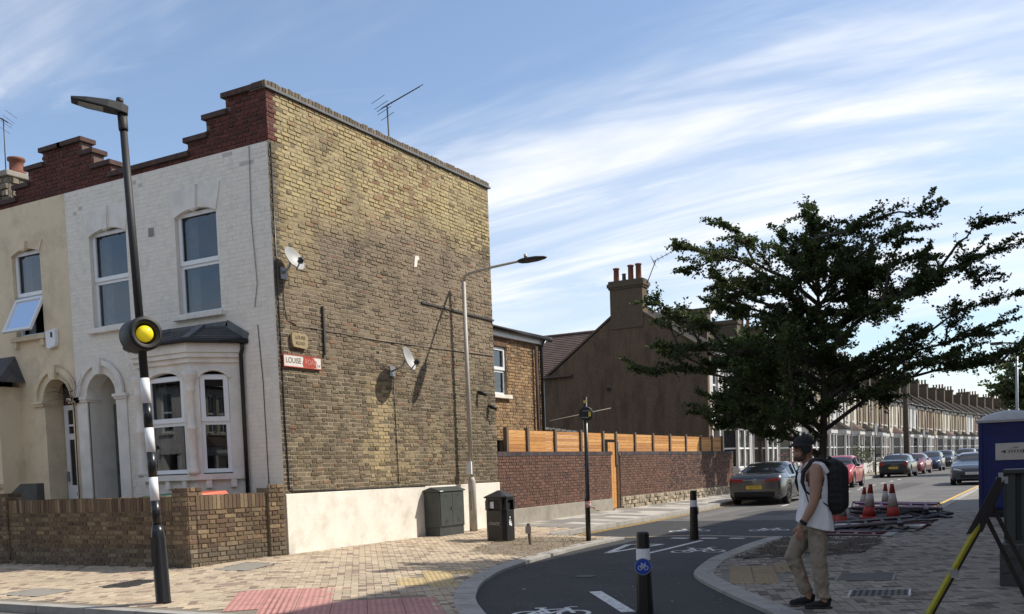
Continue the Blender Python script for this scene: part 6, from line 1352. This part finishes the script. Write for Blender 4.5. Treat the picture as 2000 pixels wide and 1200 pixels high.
park('saloon', 'black saloon seen from behind, beyond the red hatchback', 4.65, 1.82, p_black, -9.05, 63.2, True, rear_text='KX08 UWD', lamps='corner')
park('coupe', 'dark red coupe facing the camera behind the black saloon', 4.4, 1.8, p_dred, -8.95, 70.5, False, rz=R(-2))
park('hatch', 'dark blue hatchback third in the far row of parked cars', 3.9, 1.7, p_blue, -8.9, 79.5, False)
park('suv', 'dark compact car with pale headlamps fourth in the far row', 4.0, 1.75, p_slate, -8.85, 88, False, hs=.95)
park('suv', 'charcoal crossover facing the camera in the middle of the far road', 4.4, 1.84, p_dk, -7.9, 97, False, front_text='LD66 OYR')
park('suv', 'silver car hidden behind the charcoal crossover', 4.3, 1.8, p_silver, -7.4, 112, False)
park('saloon', 'dark slate saloon facing the camera beside the blue portable toilet', 4.7, 1.86, p_slate, -3.5, 46.8, False, front_text='WX24 LHO', lamps='corner')
# ================================================================ WALKING MAN
m_skin = mat('skin', (.37, .215, .145), (.32, .18, .12), sc=12, rough=.55, fine=.04); m_vest = mat('white_vest', (.84, .84, .86), (.78, .78, .80), sc=6, rough=.9, bump=.35, bsc=16, fine=.03); m_trs = mat('khaki_trousers', (.30, .255, .195), (.26, .22, .17), sc=5, rough=.95, bump=.5, bsc=18, fine=.05); m_cap = mat('black_cap', (.012, .012, .014), rough=.85, fine=0); m_hair = mat('dark_beard', (.085, .05, .034), rough=.9, fine=0); m_pack = mat('backpack_black', (.009, .009, .010), (.014, .014, .015), sc=20, rough=.75, bump=.2, fine=.1)
pf = Vector((-.90, -.40, 0)).normalized(); pl_ = Vector((-pf.y, pf.x, 0)); PB = Vector((-2.13, 9.86, zp(9.9)))
def PW(x, y, z): return PB+pf*x+pl_*(y)+Z3*z
def remeshed(m, name, mt, parent, vox=.011, it=6):
    o = m.build(name, mt, parent); r = o.modifiers.new('remesh', 'REMESH'); r.mode = 'VOXEL'; r.voxel_size = vox; r.use_smooth_shade = True
    s = o.modifiers.new('smooth', 'SMOOTH'); s.factor = .6; s.iterations = it; return o
def limb(m, pts, rad, n=12): return m.tube([PW(*p) for p in pts], rad, n)
def ell(m, c, r, sc):
    b = len(m.v); m.sphere((0, 0, 0), r, 18, 12, sc); m.v[b:] = [tuple(PW(c[0]+x, c[1]+y, c[2]+z)) for x, y, z in m.v[b:]]
if pl_.dot(-PB) < 0: pl_ = -pl_                     # left side towards the camera
P_ = thing('person', 'man in white vest and khaki trousers with black backpack, cap and headphones, walking', 'person', tuple(PB))
hx, hz = .12, 1.565; hy_ = .03
b = MB()
ell(b, (hx, hy_, hz), .1, (.95, .74, 1.18)); ell(b, (hx+.035, hy_+.008, hz-.055), .075, (.85, .78, .95))                 # skull, jaw
fd = Vector((.80, .60)).normalized()                                                                            # face turned a little to the camera
ell(b, (hx+fd.x*.098, hy_+fd.y*.085, hz-.012), .02, (1.0, .8, 1.35)); ell(b, (hx+fd.x*.085, hy_+fd.y*.07, hz-.055), .022, (1, 1.3, .6))
ell(b, (hx-.02, hy_+.078, hz-.015), .028, (.7, .4, 1.2))
limb(b, [(.05, 0, 1.36), (.075, .01, 1.44), (.10, .02, 1.50)], [.062, .056, .055])
for z, x, rx, ry in ((.95, .0, .105, .15), (1.05, .01, .10, .135), (1.18, .02, .11, .15), (1.29, .02, .115, .165), (1.36, .03, .09, .15)): ell(b, (x, 0, z), .1, (rx*10, ry*10, .9))
for s in (1, -1):
    ell(b, (.035, .185*s, 1.345), .068, (1, 1, 1.05))
la = [(.035, .195, 1.36), (.045, .225, 1.25), (.055, .245, 1.13), (.07, .25, 1.05), (.115, .245, .95), (.165, .235, .86), (.18, .232, .835)]
limb(b, la, [.058, .060, .052, .047, .046, .034, .030]); limb(b, [(.03, -.195, 1.36), (.035, -.235, 1.2), (.03, -.25, 1.06), (.06, -.245, .90), (.08, -.235, .83)], [.056, .056, .047, .043, .030])
ell(b, (.205, .228, .785), .04, (.85, .45, 1.15)); ell(b, (.095, -.23, .78), .04, (.85, .45, 1.15))
limb(b, [(-.05, .10, .05), (-.04, .10, .16), (.005, .10, .47), (.0, .08, .92)], [.042, .045, .055, .08])
limb(b, [(.06, -.085, .05), (.075, -.085, .16), (.205, -.09, .50), (.0, -.08, .92)], [.042, .045, .055, .08])
body = remeshed(b, 'body', m_skin, P_, .0095, 4)
hd_ = MB()
for side, base in ((1, (.205, .228, .785)), (-1, (.095, -.23, .78))):
    for k, (dx, ln) in enumerate(((.026, .072), (.009, .082), (-.008, .078), (-.024, .062))):
        x, y, z = base; limb(hd_, [(x+dx, y, z-.028), (x+dx*1.15+.004, y-.004*side, z-.028-ln*.45), (x+dx*1.1-.008, y-.014*side, z-.028-ln*.8), (x+dx-.02, y-.02*side, z-.028-ln)], [.0105, .0098, .009, .0065], 8)
    limb(hd_, [(base[0]+.025, base[1]-.005*side, base[2]+.02), (base[0]+.048, base[1]-.012*side, base[2]-.01), (base[0]+.052, base[1]-.018*side, base[2]-.04)], [.013, .0115, .008], 8)
hd_.build('fingers', m_skin, P_)
# beard, cap, headphones
bd = MB(); ell(bd, (hx+.042, hy_+.012, hz-.094), .070, (.84, .83, .50)); ell(bd, (hx+.008, hy_+.052, hz-.070), .042, (.75, .5, 1.0)); remeshed(bd, 'beard', m_hair, P_, .009, 2)
ey = MB()
for s in (-1, 1): n2 = Vector((-fd.y, fd.x)); ell(ey, (hx+fd.x*.085+n2.x*.032*s, hy_+fd.y*.066+n2.y*.028*s, hz+.018), .011, (1, 1, .7))
ey.build('eyes', m_hair, P_)
cp_ = MB(); n_ = 20
rows = []
for k in range(7):
    a = k/6*math.pi/2; rows.append([(hx-.005+.106*math.cos(a)*math.cos(t*2*math.pi/n_), hy_+.086*math.cos(a)*math.sin(t*2*math.pi/n_), hz+.04+.092*math.sin(a)) for t in range(n_)])
for k in range(7): cp_.v += [tuple(PW(*p)) for p in rows[k]]
for k in range(6):
    for t in range(n_): cp_.f.append((k*n_+t, k*n_+(t+1) % n_, (k+1)*n_+(t+1) % n_, (k+1)*n_+t)); cp_.sm.append(True)
br = []
for k in range(9):
    a = -1.0+2.0*k/8; n2 = Vector((-fd.y, fd.x)); d2 = fd*math.cos(a)+n2*math.sin(a)
    br.append((hx+d2.x*.095, hy_+d2.y*.085, hz+.048)); br.append((hx+d2.x*.095+fd.x*.085*math.cos(a*1.2), hy_+d2.y*.085+fd.y*.085*math.cos(a*1.2), hz+.03-.012*abs(a)))
bb_ = len(cp_.v); cp_.v += [tuple(PW(*p)) for p in br]+[tuple(PW(p[0], p[1], p[2]-.008)) for p in br]
for k in range(8):
    q = bb_+2*k; cp_.f += [(q, q+1, q+3, q+2), (q+18+2, q+18+3, q+18+1, q+18), (q+1, q+19, q+21, q+3)]; cp_.sm += [True]*3
cp_.build('cap', m_cap, P_)
hp = MB(); hp.tube([PW(hx-.01+.0*math.cos(t*math.pi/12), hy_+.098*math.cos(t*math.pi/12), hz+.0+.15*math.sin(t*math.pi/12)) for t in range(13)], .012, 8)
for s in (1, -1): ax_ = pl_*s; hp.lathe(PW(hx-.012, hy_+.07*s, hz-.002), [(.03, 0), (.048, .008), (.05, .03), (.035, .042)], 16, axis=ax_)
hp.build('headphones', m_cap, P_)
# vest: open-sided shell
vs = MB(); NA, NZ = 40, 26; zs_ = [.80+(1.40-.80)*k/NZ for k in range(NZ+1)]
def vr(z):
    kp = [(.80, .165, .205), (.9, .158, .200), (1.05, .133, .163), (1.18, .128, .165), (1.28, .13, .172), (1.36, .11, .162), (1.40, .085, .14)]
    for (a, p, q), (c, r, s) in zip(kp, kp[1:]):
        if z <= c: t = clamp((z-a)/(c-a)); return p+(r-p)*t, q+(s-q)*t
    return kp[-1][1:]
gidx = {}
for k, z in enumerate(zs_):
    rx, ry = vr(z)
    for a in range(NA):
        t = 2*math.pi*a/NA; hem = (.05*math.cos(t+.5) if k == 0 else .05*math.cos(t+.5)*(1-k/NZ)**3); wob = .011*math.sin(5*t+z*11)*(1-(k/NZ))+.006*math.sin(11*t-z*17)*(1-.6*k/NZ)
        gidx[k, a] = len(vs.v); vs.v.append(tuple(PW(.005+.03*(z-.8)/.6+(rx+wob)*math.cos(t), (ry+wob)*math.sin(t), z+hem)))
for k in range(NZ):
    for a in range(NA):
        t = 2*math.pi*(a+.5)/NA; z = (zs_[k]+zs_[k+1])/2; side = abs(math.cos(t)); neck = 0
        if z > 1.08 and side < .30+.42*sst(1.08, 1.30, z)-.30*sst(1.34, 1.40, z): continue
        if z > 1.34 and abs(math.sin(t)) < .42: continue
        vs.f.append((gidx[k, a], gidx[k, (a+1) % NA], gidx[k+1, (a+1) % NA], gidx[k+1, a])); vs.sm.append(True)
for s in (1, -1): vs.tube([PW(.12, .10*s, 1.33), PW(.085, .105*s, 1.405), PW(.03, .11*s, 1.43), PW(-.04, .105*s, 1.395), PW(-.085, .10*s, 1.32)], [.028, .026, .024, .026, .028], 8)
vo = vs.build('vest', m_vest, P_); sm_ = vo.modifiers.new('solid', 'SOLIDIFY'); sm_.thickness = .016; sm_.offset = 0; rmv = vo.modifiers.new('remesh', 'REMESH'); rmv.mode = 'VOXEL'; rmv.voxel_size = .0075; rmv.use_smooth_shade = True; ss = vo.modifiers.new('smooth', 'SMOOTH'); ss.factor = .5; ss.iterations = 4
# trousers
t_ = MB()
limb(t_, [(0, .075, .93), (.0, .085, .80), (.0, .095, .62), (.005, .10, .47), (-.015, .10, .28), (-.04, .10, .10)], [.085, .098, .088, .075, .067, .065], 14); limb(t_, [(.0, -.075, .93), (.06, -.085, .80), (.15, -.09, .63), (.215, -.09, .50), (.155, -.088, .32), (.085, -.085, .14)], [.085, .095, .085, .074, .063, .058], 14)
ell(t_, (0, 0, .89), .12, (.95, 1.2, .8)); ell(t_, (.0, 0, .80), .10, (1.05, 1.2, .8))
tro = remeshed(t_, 'trousers', m_trs, P_, .010, 4)
def folds(o, size, strength, seed_off=0.0):
    tx = bpy.data.textures.new('folds', 'MARBLE'); tx.noise_scale = size; tx.turbulence = 9; tx.marble_type = 'SOFT'; d = o.modifiers.new('folds', 'DISPLACE'); d.texture = tx; d.strength = strength; d.mid_level = .5; d.texture_coords = 'LOCAL'
    s = o.modifiers.new('soft', 'SMOOTH'); s.factor = .5; s.iterations = 2
folds(tro, .11, .022)
for s, x, y, z in ((1, -.05, .10, 0), (-1, .065, -.085, .012)):
    sh = MB(); ell(sh, (x+.0, y, z+.055), .05, (1.15, .85, 1.0)); ell(sh, (x+.08, y, z+.038), .05, (1.5, .88, .72)); ell(sh, (x+.15, y, z+.03), .04, (1.1, 1.0, .70)); ell(sh, (x-.02, y, z+.085), .045, (1.0, .9, .8)); remeshed(sh, 'shoe', m_cap, P_, .009, 3)
    MB().obox(PW(x, y, z), pf, pl_, Z3, -.065, .19, -.04, .04, 0, .022).build('sole', m_blackmatt, P_, bevel=.01)
MB().lathe(PW(.168, .234, .855), [(.037, -.015), (.039, -.008), (.039, .012), (.037, .018)], 16, axis=(PW(.195, .235, .86)-PW(.13, .245, .95))).build('watch_strap', m_cap, P_)
BK = thing('backpack', 'large black backpack worn by the walking man', 'backpack', tuple(PW(-.2, 0, .93)))
k_ = MB()
for x, z0, z1, ry in ((-.12, .95, 1.41, .12), (-.17, .94, 1.43, .135), (-.22, .95, 1.40, .125), (-.26, .99, 1.35, .10)):
    for zz_ in range(8): z = z0+(z1-z0)*(zz_+.5)/8; ell(k_, (x, 0, z), .075, (.72, ry/.075*(1 if 0 < zz_ < 7 else .88), .9))
remeshed(k_, 'pack', m_pack, BK, .013, 5)
MB().tube([PW(-.10, .03, 1.43), PW(-.14, .0, 1.475), PW(-.18, -.03, 1.44)], .012, 6).build('grab_loop', m_pack, BK)
for s in (1, -1): 
    MB().tube([PW(-.12, .09*s, 1.40), PW(-.03, .11*s, 1.452), PW(.06, .12*s, 1.435), PW(.14, .13*s, 1.34), PW(.155, .145*s, 1.24), PW(.13, .17*s, 1.15), PW(.05, .185*s, 1.09), PW(-.12, .13*s, .98)], [.022, .024, .024, .022, .02, .012, .008, .008], 8).build('strap', m_pack, BK)
MB().tube([PW(.13, .172, 1.14), PW(.10, .19, 1.02), PW(.09, .192, .95)], .006, 5).build('strap_end', m_pack, BK)
MB().tube([PW(-.375, -.08, 1.2), PW(-.38, .08, 1.2)], .006, 5).build('zip', m_iron, BK)
# ================================================================ TREES
def make_tree(name, label, base, trunk_h, trunk_r, tips, leaf, nleaf, cols, seed, sub=9, twig=5, spread=.8, group=None, trunk_top=None, sublen=(.35, .85), shoots=0):
    rnd = random.Random(seed); base = Vector(base); o = thing(name, label, 'tree', tuple(base), group)
    tr = MB(); top = base+Vector((rnd.uniform(-.1, .1), rnd.uniform(-.1, .1), trunk_top or trunk_h*1.9))
    def trunk_pt(z):
        t = z/(top.z-base.z); return base+Vector((.05*math.sin(t*5+seed), .05*math.cos(t*4+seed), z))+Vector((top.x-base.x, top.y-base.y, 0))*t
    n = 12; hh = top.z-base.z; tr.tube([trunk_pt(hh*i/n-.02) for i in range(n+1)], [trunk_r*(1.35 if i == 0 else 1)*(1-.78*i/n) for i in range(n+1)], 12); tr.build('trunk', m_bark, o)
    br = MB(); lv = MB(); lc = []
    def curve(a, b, sag, k=7):
        d = b-a; L = d.length; pts = []
        for i in range(k+1):
            t = i/k; p = a.lerp(b, t); p.z += sag*L*math.sin(math.pi*t*.9)*(.9-.4*t); p += Vector((rnd.uniform(-1, 1), rnd.uniform(-1, 1), rnd.uniform(-1, 1)))*L*.018*(0 < i < k); pts.append(p)
        return pts
    nodes = []; limbs = []
    for ti, tip in enumerate(tips):
        tip = Vector(tip); rad = math.hypot(tip.x-base.x, tip.y-base.y)
        z0 = clamp((tip.z-base.z)-rad*(rnd.uniform(.3, .62) if tip.z-base.z > 3.3 else rnd.uniform(.15, .4)), trunk_h*.8, hh*.92); a = trunk_pt(z0)
        if limbs and ti > 7 and rnd.random() < .72:
            cand = [p for p in limbs if .45 < (p-tip).length < 1.6 and math.hypot(p.x-base.x, p.y-base.y) < rad*.85 and p.z < tip.z+.25]
            if cand: a = min(cand, key=lambda p: (p-tip).length+rnd.uniform(0, .3))
        L = (tip-a).length
        pts = curve(a, tip, rnd.uniform(.05, .2)); r0 = min(trunk_r*.45, .012+.014*L); br.tube(pts, [r0*(1-.85*i/(len(pts)-1)) for i in range(len(pts))], 6)
        limbs += pts[2:-1]
        for sh in range(shoots):
            sa = pts[-1-rnd.randint(0, 2)]; od = ((tip-base)*Vector((1, 1, .0))).normalized() if False else Vector((tip.x-base.x, tip.y-base.y, 0)).normalized(); sv = (od*rnd.uniform(.5, 1.2)+Vector((rnd.uniform(-.7, .7), rnd.uniform(-.7, .7), rnd.uniform(-.15, .75)))).normalized(); se = sa+sv*rnd.uniform(.2, .55); sp_ = curve(sa, se, rnd.uniform(.02, .16), 6); br.tube(sp_, [.006*(1-.8*q/6) for q in range(7)], 4)
            for q in range(6):
                nodes.append((sp_[q], sp_[q+1])); v_ = Vector((rnd.uniform(-1, 1), rnd.uniform(-1, 1), rnd.uniform(-.6, .8)))*.05; nodes.append((sp_[q], sp_[q]+v_))
        for s in range(int(sub*max(.5, L/2))):
            t = rnd.uniform(.12, 1.0); i = min(int(t*7), 6); p = pts[i].lerp(pts[i+1], t*7-i); dm = (pts[i+1]-pts[i]).normalized()
            ln = rnd.uniform(*sublen)*(1.3-1.12*t)*spread; dv = (dm*rnd.uniform(.2, 1.0)+Vector((rnd.uniform(-1, 1), rnd.uniform(-1, 1), rnd.uniform(-.25, .40)))).normalized()
            q = p+dv*ln; sp = curve(p, q, .06, 4); br.tube(sp, [.008*(1-.7*k/4)*(leaf/.05)**.5 for k in range(5)], 4)
            for w in range(twig):
                tt = rnd.uniform(.15, 1); k = min(int(tt*4), 3); c = sp[k].lerp(sp[k+1], tt*4-k); tv = (dv*.6+Vector((rnd.uniform(-1, 1), rnd.uniform(-1, 1), rnd.uniform(-.5, .6)))).normalized(); nodes.append((c, c+tv*rnd.uniform(.10, .26)*spread*(leaf/.05)**.6))
        nodes.append((pts[-2], pts[-1])); nodes.append((pts[-3], pts[-2]))
    for a, b in nodes: br.tube([a, b], [.004, .002], 3, cap=False)
    per = max(4, nleaf//len(nodes))
    for a, b in nodes:
        d = (b-a)
        for k in range(per):
            t = rnd.uniform(0, 1.08); p = a+d*t; v = Vector((rnd.uniform(-1, 1), rnd.uniform(-1, 1), rnd.uniform(-.7, .9))).normalized(); up = Vector((rnd.uniform(-1, 1), rnd.uniform(-1, 1), rnd.uniform(-1, 1))).normalized(); w = v.cross(up)
            if w.length < .05: continue
            w.normalize(); s = leaf*rnd.uniform(.65, 1.25); p = p+v*.01
            bi = len(lv.v); fold = v.cross(w)*s*.12
            lv.v += [tuple(p), tuple(p+v*s*.5+w*s*.34+fold), tuple(p+v*s), tuple(p+v*s*.5-w*s*.34+fold)]; lv.f.append((bi, bi+1, bi+2, bi+3)); lv.sm.append(False)
            c = cols[int(rnd.random()*len(cols))]; kk = rnd.uniform(.75, 1.25); lc += [tuple(x*kk for x in c)]*4
    br.build('branches', m_bark, o); lv.build('crown', m_leaf, o, cols=lc); return o
rv = Vector((.87, .49, 0)).normalized(); dv_ = Vector((-.49, .87, 0)).normalized(); TB = Vector((-3.31, 15.65, zp(15.6)))
rnd = random.Random(77)
prof = [(0, 5.45), (-.15, 5.1), (-2.15, 4.72), (-1.6, 4.8), (-2.6, 3.25), (-2.75, 2.9), (3.15, 4.72), (2.6, 4.55), (3.0, 2.85), (3.2, 3.2), (-1.35, 5.15), (-.9, 5.0), (2.3, 4.9), (1.9, 4.7), (-1.0, 1.95), (-1.5, 2.1), (.75, 5.05), (1.0, 4.7), (1.55, 5.1), (-2.3, 3.85), (-1.9, 3.6), (2.65, 4.2), (2.75, 3.5), (2.4, 3.3), (-1.7, 4.35), (1.3, 4.45), (-.6, 4.8), (.3, 4.8), (-2.05, 2.9), (-1.4, 2.4), (1.9, 3.0), (2.3, 3.9), (-.4, 5.0), (-1.9, 4.5), (2.9, 3.0), (2.2, 2.9), (-1.1, 2.7), (-.7, 2.2), (-1.8, 2.5), (-2.2, 3.3), (-1.6, 3.0), (-.9, 2.9), (-1.2, 2.3), (-.5, 2.6), (3.1, 3.9), (1.2, 5.0), (.5, 2.35), (.9, 2.5), (1.35, 2.7), (.25, 2.3), (.65, 2.65), (-2.45, 4.3), (.1, 5.2)]
tips = [TB+rv*r+dv_*rnd.uniform(-.7, .7)+Z3*(z-.1) for r, z in prof]
for i in range(44):
    a = rnd.uniform(0, 2*math.pi); q = rnd.uniform(.8, 1.9); z = rnd.uniform(1.9, 4.6); v = Vector((math.cos(a)*q, math.sin(a)*q, 0)); side = v.dot(rv)
    if side > -.1: z = 2.75+(z-1.9)*.68
    q2 = 1.1-.14*max(0, z-3.4); tips.append(TB+v*q2+Z3*z)
for i in range(40):
    a = rnd.uniform(0, 2*math.pi); q = rnd.uniform(.35, 1.15); tips.append(TB+Vector((math.cos(a)*q, math.sin(a)*q, rnd.uniform(2.2, 4.5))))
LEAFC = [(.055, .085, .024), (.075, .11, .03), (.042, .068, .022), (.10, .125, .04)]
make_tree('street_tree', 'dark spreading tree with long arching sprays in the right planting bed', TB, 1.75, .085, tips, .050, 125000, LEAFC, 5, sub=17, twig=5, sublen=(.12, .52), trunk_top=4.3, shoots=3)
def ball_tips(b, c, r, n, seed):
    rr = random.Random(seed); out_ = []
    for i in range(n):
        v = Vector((rr.uniform(-1, 1), rr.uniform(-1, 1), rr.uniform(-.8, 1))).normalized()*rr.uniform(.65, 1.05); out_.append(Vector(b)+Vector((v.x*r[0], v.y*r[1], c+v.z*r[2])))
    return out_
b2 = (-10.35, 38.5, zl(-10.35, 38.5)); make_tree('street_tree', 'dense rounded tree on the left pavement behind the grey coupe', b2, 2.3, .12, ball_tips(b2, 4.3, (2.0, 2.0, 2.2), 44, 4), .13, 42000, [(.035, .06, .018), (.045, .075, .022), (.028, .05, .016)], 9, sub=8, twig=5, spread=1.3, trunk_top=5.2)
b3 = (-.6, 70, zp(70)); make_tree('street_tree', 'bushy green tree behind the portable toilet at the right edge', b3, 2.5, .16, ball_tips(b3, 5.2, (3.0, 3.0, 3.0), 36, 8), .26, 18000, [(.07, .09, .03), (.09, .105, .035), (.05, .07, .025)], 12, sub=7, twig=4, spread=2.2, trunk_top=7)
b4 = (-.2, 95, zp(95)); make_tree('street_tree', 'farther green tree at the end of the street on the right', b4, 2.5, .16, ball_tips(b4, 4.6, (3.4, 3.4, 2.8), 26, 18), .24, 8000, [(.07, .09, .03), (.085, .1, .035), (.05, .07, .025)], 13, sub=7, twig=4, spread=2.2, trunk_top=6)
# flowering shrub in a far front garden
def shrub(label, base, r, leaf, n, cols, flowers, seed):
    rr = random.Random(seed); o = thing('garden_shrub', label, 'shrub', base); st = MB(); lv = MB(); lc = []; B_ = Vector(base)
    for i in range(16): v = Vector((rr.uniform(-1, 1), rr.uniform(-1, 1), rr.uniform(.6, 1.4)))*r; st.tube([B_, B_+v*.5+Vector((0, 0, .05)), B_+v], [.015, .01, .004], 4)
    for i in range(n):
        v = Vector((rr.gauss(0, .5), rr.gauss(0, .5), abs(rr.gauss(.75, .4))))*r; p = B_+v; a = Vector((rr.uniform(-1, 1), rr.uniform(-1, 1), rr.uniform(-1, 1))).normalized(); w = a.orthogonal().normalized(); s = leaf*rr.uniform(.6, 1.3); bi = len(lv.v); lv.v += [tuple(p), tuple(p+a*s*.5+w*s*.35), tuple(p+a*s), tuple(p+a*s*.5-w*s*.35)]; lv.f.append((bi, bi+1, bi+2, bi+3)); lv.sm.append(False)
        c = flowers if flowers and rr.random() < .35 else cols[int(rr.random()*len(cols))]; lc += [c]*4
    st.build('stems', m_bark, o); lv.build('foliage', m_leaf, o, cols=lc)
shrub('pink flowering shrub beyond the roof of the grey coupe', (-12.2, 50.5, .4), .85, .10, 900, LEAFC, (.55, .14, .2), 3)
shrub('tall green shrub in a far front garden beside the telegraph pole', (-12.3, 71, .45), 1.3, .12, 1200, [(.09, .11, .03), (.07, .09, .03)], None, 5)
